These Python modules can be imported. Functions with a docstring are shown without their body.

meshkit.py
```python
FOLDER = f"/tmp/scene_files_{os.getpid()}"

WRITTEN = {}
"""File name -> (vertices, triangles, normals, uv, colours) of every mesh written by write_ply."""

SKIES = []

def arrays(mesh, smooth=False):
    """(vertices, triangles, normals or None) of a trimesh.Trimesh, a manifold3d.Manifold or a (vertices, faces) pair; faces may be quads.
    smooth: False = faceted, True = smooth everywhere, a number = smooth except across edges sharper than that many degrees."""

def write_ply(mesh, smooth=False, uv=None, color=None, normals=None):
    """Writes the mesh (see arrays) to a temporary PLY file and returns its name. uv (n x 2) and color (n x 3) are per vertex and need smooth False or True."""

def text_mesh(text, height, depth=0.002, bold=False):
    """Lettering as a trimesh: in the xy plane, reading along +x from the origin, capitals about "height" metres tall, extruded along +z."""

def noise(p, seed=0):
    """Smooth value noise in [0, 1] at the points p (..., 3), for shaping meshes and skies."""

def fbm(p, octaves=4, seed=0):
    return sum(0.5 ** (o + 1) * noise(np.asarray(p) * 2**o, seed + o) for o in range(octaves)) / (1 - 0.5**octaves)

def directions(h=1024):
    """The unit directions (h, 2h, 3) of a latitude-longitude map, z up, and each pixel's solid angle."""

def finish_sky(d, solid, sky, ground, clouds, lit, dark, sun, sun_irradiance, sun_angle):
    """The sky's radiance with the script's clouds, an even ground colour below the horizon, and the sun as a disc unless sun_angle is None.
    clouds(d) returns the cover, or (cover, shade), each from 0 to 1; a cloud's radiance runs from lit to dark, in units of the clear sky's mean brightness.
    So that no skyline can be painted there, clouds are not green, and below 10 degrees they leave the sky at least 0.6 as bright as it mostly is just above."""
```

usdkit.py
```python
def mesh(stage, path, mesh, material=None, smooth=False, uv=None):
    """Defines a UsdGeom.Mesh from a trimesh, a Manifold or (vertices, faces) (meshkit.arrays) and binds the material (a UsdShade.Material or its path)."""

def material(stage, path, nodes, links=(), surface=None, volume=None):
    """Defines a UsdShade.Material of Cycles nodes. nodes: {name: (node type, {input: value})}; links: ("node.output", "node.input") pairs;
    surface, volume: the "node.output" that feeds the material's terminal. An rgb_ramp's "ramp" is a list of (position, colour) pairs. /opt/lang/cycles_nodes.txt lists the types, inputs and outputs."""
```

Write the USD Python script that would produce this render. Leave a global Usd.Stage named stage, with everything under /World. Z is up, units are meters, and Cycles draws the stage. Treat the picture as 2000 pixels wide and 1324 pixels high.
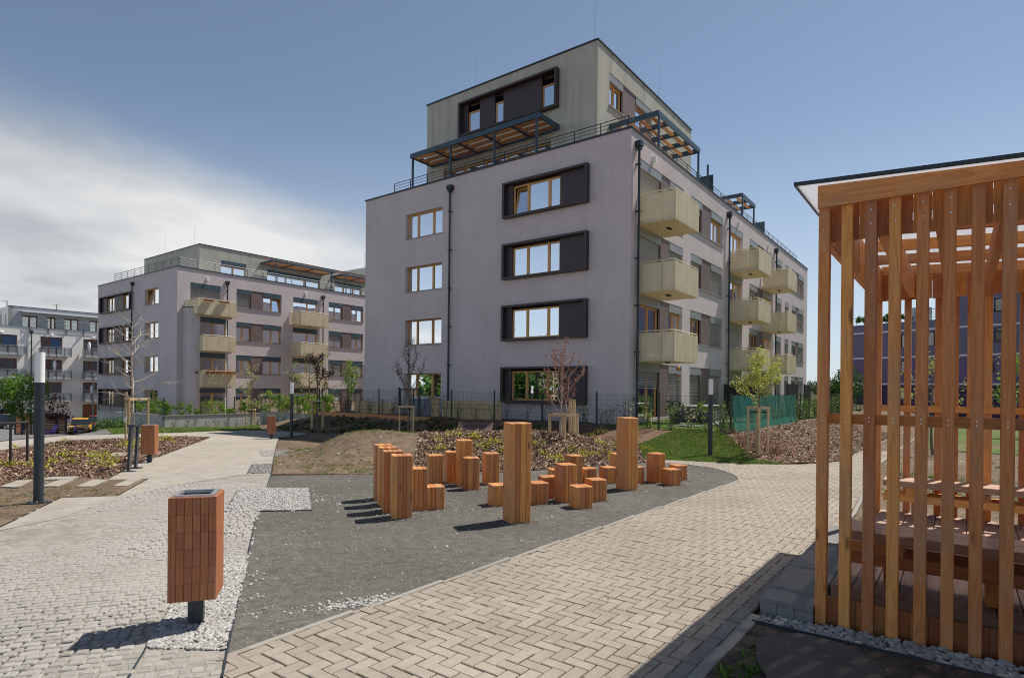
import math, random
import numpy as np
import shapely
import shapely.geometry as sg
import trimesh
import manifold3d as m3
import usdkit, meshkit
from shapely.ops import unary_union
from pxr import Usd, UsdGeom, UsdLux, UsdShade, Gf, Sdf, Vt

stage = Usd.Stage.CreateInMemory()
UsdGeom.SetStageUpAxis(stage, 'Z')
UsdGeom.SetStageMetersPerUnit(stage, 1.0)
UsdGeom.Xform.Define(stage, '/World')
UsdGeom.Scope.Define(stage, '/World/Looks')

# ------------------------------------------------------------------ camera, sky, sun, exposure
EYE, FPX, CX, CY, RHO = 1.65, 1161.0, 1000.0, 757.3, 0.00994
EXPOSURE = 0.40
SKY_STRENGTH = 0.095
SUN_INTENSITY = 1.2
SUN_AZ, SUN_EL = math.radians(53.0), math.radians(58.5)
cam = UsdGeom.Camera.Define(stage, '/World/camera')
cam.CreateHorizontalApertureAttr(36.0)
cam.CreateFocalLengthAttr(36.0 * FPX / 2000.0)
cam.CreateVerticalApertureOffsetAttr((CY - 662.0) / 2000.0 * 36.0)
cam.CreateExposureAttr(EXPOSURE)
cam.CreateClippingRangeAttr(Gf.Vec2f(0.05, 20000.0))
cr_, sr_ = math.cos(RHO), math.sin(RHO)
cam.AddTransformOp().Set(Gf.Matrix4d(cr_, 0, sr_, 0, -sr_, 0, cr_, 0, 0, -1, 0, 0, 0, 0, EYE, 1))

dome = UsdLux.DomeLight.Define(stage, '/World/sky')
dome.GetPrim().SetCustomDataByKey('kind', 'structure')
sky_mat = usdkit.material(stage, '/World/Looks/sky_air', {
    'sky': ('sky_texture', {'sky_type': 'single_scattering', 'sun_disc': False, 'sun_elevation': SUN_EL, 'sun_rotation': SUN_AZ,
                            'altitude': 2200.0, 'air_density': 1.0, 'aerosol_density': 0.8, 'ozone_density': 2.0}),
    'tc': ('texture_coordinate', {}),
    'sep': ('separate_xyz', {}),
    # azimuth-elevation coordinates stretched so that clouds lie in long low banks
    'zd': ('math', {'math_type': 'add', 'value2': 0.12}),
    'ux': ('math', {'math_type': 'divide'}), 'uy': ('math', {'math_type': 'divide'}),
    'cmb': ('combine_xyz', {'z': 0.0}),
    'n1': ('noise_texture', {'scale': 0.5, 'detail': 9.0, 'roughness': 0.5, 'distortion': 0.35}),
    'n2': ('noise_texture', {'scale': 0.9, 'detail': 5.0, 'roughness': 0.5}),
    'nw': ('vector_math', {'math_type': 'dot_product', 'vector2': (-0.8, 0.6, 0.0)}),
    'west': ('map_range', {'range_type': 'smoothstep', 'from_min': 0.48, 'from_max': 0.95, 'to_min': -0.34, 'to_max': 0.26, 'clamp': True}),
    'low': ('map_range', {'range_type': 'smoothstep', 'from_min': 0.42, 'from_max': 0.16, 'to_min': -0.34, 'to_max': 0.12, 'clamp': True}),
    'a1': ('math', {'math_type': 'add'}), 'a2': ('math', {'math_type': 'add'}),
    'cov': ('map_range', {'range_type': 'smoothstep', 'from_min': 0.40, 'from_max': 0.72, 'to_min': 0.0, 'to_max': 0.88, 'clamp': True}),
    'tone': ('rgb_ramp', {'ramp': [(0.34, (3.5, 3.7, 4.0)), (0.58, (7.0, 6.95, 6.8))]}),
    'hz': ('map_range', {'range_type': 'smoothstep', 'from_min': 0.42, 'from_max': -0.03, 'to_min': 0.0, 'to_max': 0.8, 'clamp': True}), 'hmix': ('mix', {'color2': (4.9, 5.5, 6.1)}), 'tint': ('mix', {'mix_type': 'multiply', 'fac': 1.0, 'color2': (0.90, 0.98, 0.96)}), 'grey': ('hsv', {'saturation': 0.80, 'value': 0.95}),
    'mixc': ('mix', {}),
    'bg': ('background_shader', {'strength': SKY_STRENGTH}),
}, [('tc.generated', 'sep.vector'), ('sep.z', 'zd.value1'), ('sep.x', 'ux.value1'), ('zd.value', 'ux.value2'), ('sep.y', 'uy.value1'), ('zd.value', 'uy.value2'),
    ('ux.value', 'cmb.x'), ('uy.value', 'cmb.y'), ('cmb.vector', 'n1.vector'), ('cmb.vector', 'n2.vector'),
    ('tc.generated', 'nw.vector1'), ('nw.value', 'west.value'), ('sep.z', 'low.value'), ('n1.fac', 'a1.value1'), ('west.result', 'a1.value2'), ('a1.value', 'a2.value1'), ('low.result', 'a2.value2'),
    ('a2.value', 'cov.value'), ('n2.fac', 'tone.fac'), ('cov.result', 'mixc.fac'), ('sky.color', 'tint.color1'), ('tint.color', 'grey.color'), ('grey.color', 'hmix.color1'), ('sep.z', 'hz.value'), ('hz.result', 'hmix.fac'), ('hmix.color', 'mixc.color1'), ('tone.color', 'mixc.color2'),
    ('mixc.color', 'bg.color')], surface='bg.background')
UsdShade.MaterialBindingAPI.Apply(dome.GetPrim()).Bind(sky_mat)
sunv = np.array([math.sin(SUN_AZ) * math.cos(SUN_EL), math.cos(SUN_AZ) * math.cos(SUN_EL), math.sin(SUN_EL)])
sun = UsdLux.DistantLight.Define(stage, '/World/sun')
sun.CreateIntensityAttr(SUN_INTENSITY)
sun.CreateAngleAttr(0.53)
sun.CreateNormalizeAttr(True)
sun.CreateColorAttr(Gf.Vec3f(1.0, 0.93, 0.83))
sx_ = np.cross([0, 0, 1.0], sunv); sx_ /= np.linalg.norm(sx_); sy_ = np.cross(sunv, sx_)
sun.AddTransformOp().Set(Gf.Matrix4d(*sx_, 0, *sy_, 0, *sunv, 0, 0, 0, 50, 1))

# ------------------------------------------------------------------ helpers
def ray(u, v):
    a, b_ = (u - CX) / FPX, (v - CY) / FPX
    return np.array([cr_ * a + sr_ * b_, 1.0, sr_ * a - cr_ * b_])
def gnd(u, v, sl=-0.022):                      # the ground point seen at a place in the photograph (the ground falls 2.2 % away from the viewer)
    r = ray(u, v); k = -EYE / (r[2] - sl)
    return np.array([k * r[0], k])
def gpoly(pts):
    return sg.Polygon([gnd(*p) for p in pts])
AR = math.radians(37.0)
B = np.array([math.sin(AR), math.cos(AR)]); N = np.array([math.cos(AR), -math.sin(AR)]); A = -N   # the street grid: B away to the right, A away to the left

class Fr:
    """A frame: t along d, w along nrm, z up."""
    def __init__(s, P, d, nrm, z0=0.0):
        s.P, s.d, s.n, s.z0 = np.array(P, float)[:2], np.array(d, float), np.array(nrm, float), z0
        s.flip = (s.d[0] * s.n[1] - s.d[1] * s.n[0]) < 0
    def __call__(s, v):
        v = np.asarray(v, float).reshape(-1, 3)
        return np.column_stack([s.P + v[:, :1] * s.d + v[:, 1:2] * s.n, v[:, 2] + s.z0])
def rotfr(P, az, z0=0.0):                       # t along azimuth az+90deg (right), w along az (away)
    return Fr(P, (math.cos(az), -math.sin(az)), (math.sin(az), math.cos(az)), z0)
WORLD = Fr((0, 0), (1, 0), (0, 1))
BOXF = np.array([[0, 2, 1], [0, 3, 2], [4, 5, 6], [4, 6, 7], [0, 1, 5], [0, 5, 4], [1, 2, 6], [1, 6, 5], [2, 3, 7], [2, 7, 6], [3, 0, 4], [3, 4, 7]])

class MB:
    def __init__(s, fr=WORLD):
        s.fr, s.V, s.F, s.n = fr, [], [], 0
    def add(s, v, f):
        v = s.fr(v); f = np.asarray(f, int)
        if f.shape[1] == 4:
            f = np.vstack([f[:, [0, 1, 2]], f[:, [0, 2, 3]]])
        if s.fr.flip:
            f = f[:, ::-1]
        s.V.append(v); s.F.append(f + s.n); s.n += len(v)
        return s
    def box(s, x0, x1, y0, y1, z0, z1):
        x0, x1 = min(x0, x1), max(x0, x1); y0, y1 = min(y0, y1), max(y0, y1); z0, z1 = min(z0, z1), max(z0, z1)
        return s.add([[x0, y0, z0], [x1, y0, z0], [x1, y1, z0], [x0, y1, z0], [x0, y0, z1], [x1, y0, z1], [x1, y1, z1], [x0, y1, z1]], BOXF)
    def cbox(s, x0, x1, y0, y1, z0, z1, c=0.006):   # box with chamfered upright and top edges
        ring = lambda q, z: [[x0 + q, y0, z], [x1 - q, y0, z], [x1, y0 + q, z], [x1, y1 - q, z], [x1 - q, y1, z], [x0 + q, y1, z], [x0, y1 - q, z], [x0, y0 + q, z]]
        e = c
        top = [[x0 + c, y0 + e, z1], [x1 - c, y0 + e, z1], [x1 - e, y0 + c, z1], [x1 - e, y1 - c, z1], [x1 - c, y1 - e, z1], [x0 + c, y1 - e, z1], [x0 + e, y1 - c, z1], [x0 + e, y0 + c, z1]]
        v = np.array(ring(c, z0) + ring(c, z1 - c) + top)
        f = []
        for a in (0, 8):
            for i in range(8):
                j = (i + 1) % 8
                f += [[a + i, a + j, a + 8 + j], [a + i, a + 8 + j, a + 8 + i]]
        f += [[16, 16 + i, 17 + i] for i in range(1, 7)] + [[0, i + 1, i] for i in range(1, 7)]
        return s.add(v, f)
    def rbox(s, c, ax, half):                        # oriented box: centre, 3 axes, half sizes
        c, ax, h = np.array(c, float), np.array(ax, float), np.array(half, float)
        k = np.array([[-1, -1, -1], [1, -1, -1], [1, 1, -1], [-1, 1, -1], [-1, -1, 1], [1, -1, 1], [1, 1, 1], [-1, 1, 1]]) * h
        f = BOXF if np.linalg.det(ax) > 0 else BOXF[:, ::-1]
        return s.add(c + k @ ax, f)
    def bar(s, p, q, w, h=None, up=(0, 0, 1)):        # a rectangular bar between two points
        p, q = np.array(p, float), np.array(q, float); d = q - p; L = np.linalg.norm(d); d /= L
        u = np.cross(d, up)
        if np.linalg.norm(u) < 1e-6: u = np.cross(d, (1, 0, 0))
        u /= np.linalg.norm(u); v = np.cross(u, d)
        return s.rbox((p + q) / 2, [d, u, v], [L / 2, w / 2, (h or w) / 2])
    def tube(s, pts, r, sides=8, cap=True):
        p = np.asarray(pts, float); n = len(p); r = np.broadcast_to(r, (n,))
        t = np.gradient(p, axis=0); t /= np.linalg.norm(t, axis=1, keepdims=True) + 1e-12
        ref = np.array([0, 0, 1.0]) if abs(t[:, 2]).mean() < 0.8 else np.array([1.0, 0, 0])
        a = np.cross(t, ref); a /= np.linalg.norm(a, axis=1, keepdims=True) + 1e-12
        b = np.cross(t, a); an = np.arange(sides) * 2 * np.pi / sides
        v = (p[:, None] + r[:, None, None] * (np.cos(an)[None, :, None] * a[:, None] + np.sin(an)[None, :, None] * b[:, None])).reshape(-1, 3)
        i, j = np.meshgrid(np.arange(n - 1), np.arange(sides), indexing='ij')
        q = np.stack([i * sides + j, i * sides + (j + 1) % sides, (i + 1) * sides + (j + 1) % sides, (i + 1) * sides + j], -1).reshape(-1, 4)
        f = np.vstack([q[:, [0, 1, 2]], q[:, [0, 2, 3]]])
        if cap:
            c0 = [[0, k + 1, k] for k in range(1, sides - 1)]; o = (n - 1) * sides
            c1 = [[o, o + k, o + k + 1] for k in range(1, sides - 1)]
            f = np.vstack([f, np.array(c0)[:, ::-1] * 1, np.array(c1)[:, ::-1] * 1])
        return s.add(v, f[:, ::-1])
    def prism(s, poly, z0, z1):                       # polygon in (t, w), extruded upward
        for g in getattr(poly, 'geoms', [poly]):
            if g.is_empty or g.area < 1e-7: continue
            m = trimesh.creation.extrude_polygon(g, z1 - z0, engine='earcut')
            s.add(np.array(m.vertices) + [0, 0, z0], m.faces)
        return s
    def slab(s, poly, w0, w1):                        # polygon in (t, z), extruded from w0 to w1
        for g in getattr(poly, 'geoms', [poly]):
            if g.is_empty or g.area < 1e-7: continue
            m = trimesh.creation.extrude_polygon(g, w1 - w0, engine='earcut')
            v = np.array(m.vertices)
            s.add(np.column_stack([v[:, 0], v[:, 2] + w0, v[:, 1]]), np.array(m.faces)[:, ::-1])
        return s
    def mesh(s, m, fn=None):
        v = np.array(m.vertices); s.add(v if fn is None else fn(v), m.faces); return s
    def arr(s):
        return np.vstack(s.V), np.vstack(s.F)

class Node:
    def __init__(s, path, loc, rot):
        s.path, s.loc, s.c, s.s = path, np.array(loc, float), math.cos(rot), math.sin(rot)
    def local(s, v):
        v = v - s.loc
        return np.column_stack([v[:, 0] * s.c + v[:, 1] * s.s, -v[:, 0] * s.s + v[:, 1] * s.c, v[:, 2]])
USED = {}
def numbered(parent, name):
    k = USED.get((parent, name), 0); USED[(parent, name)] = k + 1
    return f'{parent}/{name}' if k == 0 else f'{parent}/{name}_{k:03d}'
def tag(prim, label=None, cat=None, group=None, kind=None):
    for k, v in (('label', label), ('category', cat), ('group', group), ('kind', kind)):
        if v: prim.SetCustomDataByKey(k, v)
def thing(name, label, cat, loc=(0, 0, 0), rot=0.0, group=None, kind=None):
    p = numbered('/World', name)
    x = UsdGeom.Xform.Define(stage, p)
    x.AddTranslateOp().Set(Gf.Vec3d(*map(float, loc)))
    if rot: x.AddRotateZOp().Set(math.degrees(rot))
    tag(x.GetPrim(), label, cat, group, kind)
    return Node(p, loc, rot)
def part(parent, name, mb, mat, label=None, kind=None, smooth=False):
    """One Mesh prim under a thing or a part; mb holds world coordinates. Returns a node that can itself have children."""
    v, f = mb.arr()
    p = numbered(parent.path, name)
    m = usdkit.mesh(stage, p, (parent.local(v), f), M[mat], smooth=smooth)
    if label or kind: tag(m.GetPrim(), label, None, None, kind)
    n = Node(p, parent.loc, 0); n.c, n.s = parent.c, parent.s
    return n
def single(name, mb, mat, label=None, cat=None, group=None, kind=None, smooth=False):
    v, f = mb.arr()
    p = numbered('/World', name)
    m = usdkit.mesh(stage, p, (v, f), M[mat], smooth=smooth)
    tag(m.GetPrim(), label, cat, group, kind)
    return Node(p, (0, 0, 0), 0)
def copy_of(src, name, label, loc, rot=0.0, group=None):
    cat = stage.GetPrimAtPath(src.path).GetCustomDataByKey('category')
    p = numbered('/World', name)
    x = UsdGeom.Xform.Define(stage, p)
    x.GetPrim().GetReferences().AddInternalReference(Sdf.Path(src.path))
    x.ClearXformOpOrder()
    for op in ('xformOp:translate', 'xformOp:rotateZ'):
        pass
    x.AddTranslateOp().Set(Gf.Vec3d(*map(float, loc)))
    x.AddRotateZOp().Set(math.degrees(rot))
    tag(x.GetPrim(), label, cat, group)
    x.GetPrim().SetInstanceable(True)
    return Node(p, loc, rot)
def sstep(a, b, x):
    t = np.clip((np.asarray(x, float) - a) / (b - a), 0, 1); return t * t * (3 - 2 * t)
def scatter(parent_path, name, protos, pos, yaw, scale, rng, tilt=0.15, label=None, cat=None, kind='stuff', squash=None):
    """A PointInstancer of small pieces: grass, chips, stones."""
    p = numbered(parent_path, name)
    pi = UsdGeom.PointInstancer.Define(stage, p)
    paths = []
    for i, (v, f, mat) in enumerate(protos):
        q = f'{p}/piece' if i == 0 else f'{p}/piece_{i:03d}'
        usdkit.mesh(stage, q, (v, f), M[mat]); paths.append(q)
    pi.CreatePrototypesRel().SetTargets([Sdf.Path(q) for q in paths])
    n = len(pos)
    pi.CreateProtoIndicesAttr(Vt.IntArray.FromNumpy(rng.integers(0, len(protos), n).astype(np.int32)))
    pi.CreatePositionsAttr(Vt.Vec3fArray.FromNumpy(np.asarray(pos, np.float32)))
    pi.CreateScalesAttr(Vt.Vec3fArray.FromNumpy(np.repeat(np.asarray(scale, np.float32)[:, None], 3, 1)))
    ax, ay = rng.normal(0, tilt, n) / 2, rng.normal(0, tilt, n) / 2
    cz, sz = np.cos(yaw / 2), np.sin(yaw / 2)
    qs = []
    for i in range(n):
        qs.append(Gf.Quath(float(cz[i]), float(ax[i] * cz[i] + ay[i] * sz[i]), float(ay[i] * cz[i] - ax[i] * sz[i]), float(sz[i])))
    pi.CreateOrientationsAttr(Vt.QuathArray(qs))
    tag(pi.GetPrim(), label, cat, None, kind)
    return pi
def inside(poly, n, rng):
    """n random points in a polygon."""
    x0, y0, x1, y1 = poly.bounds; out = np.zeros((0, 2)); shapely.prepare(poly)
    while len(out) < n:
        q = rng.uniform((x0, y0), (x1, y1), (max(2000, n), 2))
        out = np.vstack([out, q[shapely.contains_xy(poly, q[:, 0], q[:, 1])]])
    return out[:n]

# ------------------------------------------------------------------ materials
M = {}
def mat(name, nodes, links, surface):
    M[name] = usdkit.material(stage, '/World/Looks/' + name, nodes, links, surface=surface)
def plain(name, col, rough=0.5, metal=0.0, spec=0.5, var=0.0, bump=0.0, bscale=60.0):
    nodes = {'p': ('principled_bsdf', {'base_color': col, 'roughness': rough, 'metallic': metal, 'specular_ior_level': spec})}; links = []
    if var or bump:
        nodes['tc'] = ('texture_coordinate', {}); nodes['g'] = ('geometry', {})
        nodes['n'] = ('noise_texture', {'scale': 3.0, 'detail': 5.0, 'roughness': 0.62})
        nodes['r'] = ('rgb_ramp', {'ramp': [(0.3, tuple(c * (1 - var) for c in col)), (0.7, tuple(min(1, c * (1 + var)) for c in col))]})
        links += [('g.position', 'n.vector'), ('n.fac', 'r.fac'), ('r.color', 'p.base_color')]
    if bump:
        nodes['n2'] = ('noise_texture', {'scale': bscale, 'detail': 3.0})
        nodes['b'] = ('bump', {'strength': 0.6, 'distance': bump})
        links += [('g.position', 'n2.vector'), ('n2.fac', 'b.height'), ('b.normal', 'p.normal')]
    mat(name, nodes, links, 'p.BSDF')
def wood(name, dark, light, axis='z', rough=0.55, rings=9.0, vary=1.0, age=0.2, spec=0.35):
    """Sawn timber: grain stretched along one local axis, tone shifted from piece to piece."""
    sc = {'x': (0.55, rings, rings), 'y': (rings, 0.55, rings), 'z': (rings, rings, 0.55)}[axis]
    fine = {'x': (3, 90, 90), 'y': (90, 3, 90), 'z': (90, 90, 3)}[axis]
    mid = tuple((a + b) / 2 for a, b in zip(dark, light))
    mat(name, {
        'tc': ('texture_coordinate', {}), 'oi': ('object_info', {}), 'ge': ('geometry', {}),
        'rr': ('math', {'math_type': 'add'}), 'fr': ('math', {'math_type': 'fraction'}),
        'off': ('math', {'math_type': 'multiply', 'value2': 37.0}),
        'ov': ('combine_xyz', {}), 'av': ('vector_math', {'math_type': 'add'}),
        'm1': ('mapping', {'scale': sc}), 'm2': ('mapping', {'scale': fine}),
        'n1': ('noise_texture', {'scale': 1.6, 'detail': 4.0, 'roughness': 0.55, 'distortion': 1.1}),
        'sn': ('math', {'math_type': 'multiply', 'value2': 34.0}), 'si': ('math', {'math_type': 'sine'}),
        's2': ('map_range', {'from_min': -1.0, 'from_max': 1.0, 'to_min': 0.0, 'to_max': 1.0}),
        'n2': ('noise_texture', {'scale': 1.0, 'detail': 3.0, 'roughness': 0.6}),
        'mx': ('mix_float', {'fac': 0.5}),
        'r': ('rgb_ramp', {'ramp': [(0.12, dark), (0.5, mid), (0.85, light)]}),
        'hv': ('map_range', {'to_min': 1 - 0.20 * vary, 'to_max': 1 + 0.15 * vary}), 'hh': ('map_range', {'to_min': 0.5 - 0.008 * vary, 'to_max': 0.5 + 0.006 * vary}),
        'h': ('hsv', {'saturation': 1.0}),
        'kn': ('voronoi_texture', {'scale': 3.2, 'randomness': 1.0}),
        'km': ('mapping', {'scale': {'x': (0.5, 1.6, 1.6), 'y': (1.6, 0.5, 1.6), 'z': (1.6, 1.6, 0.5)}[axis]}),
        'wn': ('noise_texture', {'scale': 1.1, 'detail': 5.0, 'roughness': 0.65}), 'wr': ('map_range', {'range_type': 'smoothstep', 'from_min': 0.42, 'from_max': 0.72, 'to_min': 0.0, 'to_max': age, 'clamp': True}), 'wm': ('mix', {'color2': (0.33, 0.235, 0.165)}),
        'kr': ('map_range', {'range_type': 'smoothstep', 'from_min': 0.05, 'from_max': 0.13, 'to_min': 0.38, 'to_max': 1.0, 'clamp': True}),
        'mk': ('mix', {'mix_type': 'multiply', 'fac': 1.0}),
        'b': ('bump', {'strength': 0.25, 'distance': 0.002}),
        'p': ('principled_bsdf', {'roughness': rough, 'specular_ior_level': spec})},
        [('oi.random', 'rr.value1'), ('ge.random_per_island', 'rr.value2'), ('rr.value', 'fr.value1'), ('fr.value', 'off.value1'),
         ('off.value', 'ov.x'), ('off.value', 'ov.y'), ('off.value', 'ov.z'), ('tc.object', 'av.vector1'), ('ov.vector', 'av.vector2'),
         ('av.vector', 'm1.vector'), ('av.vector', 'm2.vector'), ('m1.vector', 'n1.vector'), ('n1.fac', 'sn.value1'), ('sn.value', 'si.value1'), ('si.value', 's2.value'),
         ('m2.vector', 'n2.vector'), ('s2.result', 'mx.a'), ('n2.fac', 'mx.b'), ('mx.result', 'r.fac'),
         ('fr.value', 'hv.value'), ('fr.value', 'hh.value'), ('hv.result', 'h.value'), ('hh.result', 'h.hue'), ('r.color', 'h.color'),
         ('av.vector', 'km.vector'), ('km.vector', 'kn.vector'), ('kn.distance', 'kr.value'), ('av.vector', 'wn.vector'), ('wn.fac', 'wr.value'), ('wr.result', 'wm.fac'), ('h.color', 'wm.color1'), ('wm.color', 'mk.color1'), ('kr.result', 'mk.color2'),
         ('mk.color', 'p.base_color'), ('n2.fac', 'b.height'), ('b.normal', 'p.normal')], 'p.BSDF')
def plaster(name, col, stain, streak=False):
    """Render on a wall: trowelled fine relief, faint clouding, and (streak) vertical rain marks."""
    dk = tuple(c * (1 - stain) for c in col); lt = tuple(min(1, c * (1 + stain * 0.6)) for c in col)
    nodes = {
        'g': ('geometry', {}), 'm': ('mapping', {'scale': (1.0, 1.0, 0.12) if streak else (1.0, 1.0, 0.8)}),
        'n': ('noise_texture', {'scale': 3.0 if streak else 0.55, 'detail': 6.0, 'roughness': 0.62}),
        'r': ('rgb_ramp', {'ramp': [(0.3, dk), (0.68, lt)]}),
        'n2': ('noise_texture', {'scale': 130.0, 'detail': 2.0}), 'n3': ('noise_texture', {'scale': 1.6, 'detail': 3.0}),
        'mh': ('math', {'math_type': 'multiply_add', 'value2': 2.0}),
        'b': ('bump', {'strength': 0.5, 'distance': 0.004}),
        'ms': ('mapping', {'scale': (2.6, 2.6, 0.10)}), 'ns': ('noise_texture', {'scale': 1.0, 'detail': 7.0, 'roughness': 0.6}),
        'rs': ('map_range', {'range_type': 'smoothstep', 'from_min': 0.36, 'from_max': 0.56, 'to_min': 1 - stain * (0.9 if streak else 0.35), 'to_max': 1.0, 'clamp': True}),
        'nf': ('noise_texture', {'scale': 7.0, 'detail': 9.0, 'roughness': 0.7}), 'rf': ('map_range', {'from_min': 0.3, 'from_max': 0.7, 'to_min': 0.93, 'to_max': 1.06}), 'mm': ('math', {'math_type': 'multiply'}),
        'hs': ('hsv', {}),
        'p': ('principled_bsdf', {'roughness': 0.92, 'specular_ior_level': 0.15})}
    mat(name, nodes, [('g.position', 'ms.vector'), ('ms.vector', 'ns.vector'), ('ns.fac', 'rs.value'), ('g.position', 'nf.vector'), ('nf.fac', 'rf.value'), ('rs.result', 'mm.value1'), ('rf.result', 'mm.value2'), ('mm.value', 'hs.value'), ('r.color', 'hs.color'), ('hs.color', 'p.base_color'), ('g.position', 'm.vector'), ('m.vector', 'n.vector'), ('n.fac', 'r.fac'), ('g.position', 'n2.vector'), ('g.position', 'n3.vector'),
                      ('n3.fac', 'mh.value1'), ('n2.fac', 'mh.value3'), ('mh.value', 'b.height'), ('b.normal', 'p.normal')], 'p.BSDF')
def leafy(name, c1, c2, trans=0.35):
    mat(name, {
        'ge': ('geometry', {}), 'oi': ('object_info', {}), 'ad': ('math', {'math_type': 'add'}), 'fr': ('math', {'math_type': 'fraction'}),
        'r': ('rgb_ramp', {'ramp': [(0.0, c1), (1.0, c2)]}),
        'd': ('principled_bsdf', {'roughness': 0.55, 'specular_ior_level': 0.3}), 't': ('translucent_bsdf', {}), 'm': ('mix_closure', {'fac': trans})},
        [('ge.random_per_island', 'ad.value1'), ('oi.random', 'ad.value2'), ('ad.value', 'fr.value1'), ('fr.value', 'r.fac'), ('r.color', 'd.base_color'), ('r.color', 't.color'),
         ('d.BSDF', 'm.closure1'), ('t.BSDF', 'm.closure2')], 'm.closure')
def earth(name, stops, scale, bump, bscale, rough=0.95, scale2=None, spec=0.2):
    """Loose ground: two sizes of mottling and a grainy relief."""
    nodes = {'g': ('geometry', {}), 'n': ('noise_texture', {'scale': scale, 'detail': 8.0, 'roughness': 0.68}),
             'v': ('voronoi_texture', {'scale': bscale, 'randomness': 1.0}), 'n3': ('noise_texture', {'scale': scale2 or scale * 0.1, 'detail': 4.0}),
             'sm': ('math', {'math_type': 'multiply_add', 'value2': 0.45}), 'ms': ('math', {'math_type': 'subtract', 'value2': 0.22}),
             'w': ('rgb_to_bw', {}), 'mx': ('math', {'math_type': 'multiply_add', 'value2': 0.3}), 'mb': ('math', {'math_type': 'subtract', 'value2': 0.15}),
             'r': ('rgb_ramp', {'ramp': stops}), 'b': ('bump', {'strength': 0.9, 'distance': bump}), 'p': ('principled_bsdf', {'roughness': rough, 'specular_ior_level': spec})}
    mat(name, nodes, [('g.position', 'n.vector'), ('g.position', 'v.vector'), ('g.position', 'n3.vector'), ('n3.fac', 'sm.value1'), ('n.fac', 'sm.value3'), ('sm.value', 'ms.value1'),
                      ('v.color', 'w.color'), ('w.val', 'mx.value1'), ('ms.value', 'mx.value3'), ('mx.value', 'mb.value1'), ('mb.value', 'r.fac'), ('r.color', 'p.base_color'),
                      ('w.val', 'b.height'), ('b.normal', 'p.normal')], 'p.BSDF')

plaster('facade_lilac', (0.57, 0.508, 0.513), 0.075)
plaster('facade_green', (0.455, 0.45, 0.39), 0.13, True)
plaster('facade_white', (0.80, 0.78, 0.74), 0.05)
plaster('facade_grey', (0.42, 0.45, 0.48), 0.08)
plaster('facade_blue', (0.155, 0.15, 0.225), 0.08)
plaster('facade_violet', (0.15, 0.115, 0.215), 0.08)
plaster('facade_plum', (0.07, 0.045, 0.09), 0.08)
plaster('concrete_wall', (0.46, 0.47, 0.45), 0.16)
plain('band_white', (0.6, 0.6, 0.62), 0.8)
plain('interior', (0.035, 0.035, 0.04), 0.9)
plain('dark_metal', (0.030, 0.040, 0.050), 0.42, 0.2, var=0.08)
plain('blue_metal', (0.045, 0.075, 0.105), 0.40, 0.2, var=0.08)
plain('box_grey', (0.27, 0.28, 0.28), 0.45, 0.1, var=0.06)
plain('box_blue', (0.05, 0.085, 0.11), 0.42, 0.1, var=0.06)
plain('frame_brown', (0.050, 0.036, 0.040), 0.45, 0.1, var=0.10)
plain('panel_brown', (0.155, 0.112, 0.105), 0.6, var=0.10)
plain('rust_frame', (0.20, 0.06, 0.035), 0.5)
plain('blind', (0.42, 0.42, 0.41), 0.4, 0.2)
plain('blind_blue', (0.06, 0.11, 0.21), 0.5)
plain('curtain', (0.72, 0.72, 0.72), 0.9)
plain('white_paint', (0.78, 0.78, 0.80), 0.4)
plain('lamp_glass', (0.80, 0.80, 0.80), 0.25)
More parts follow.
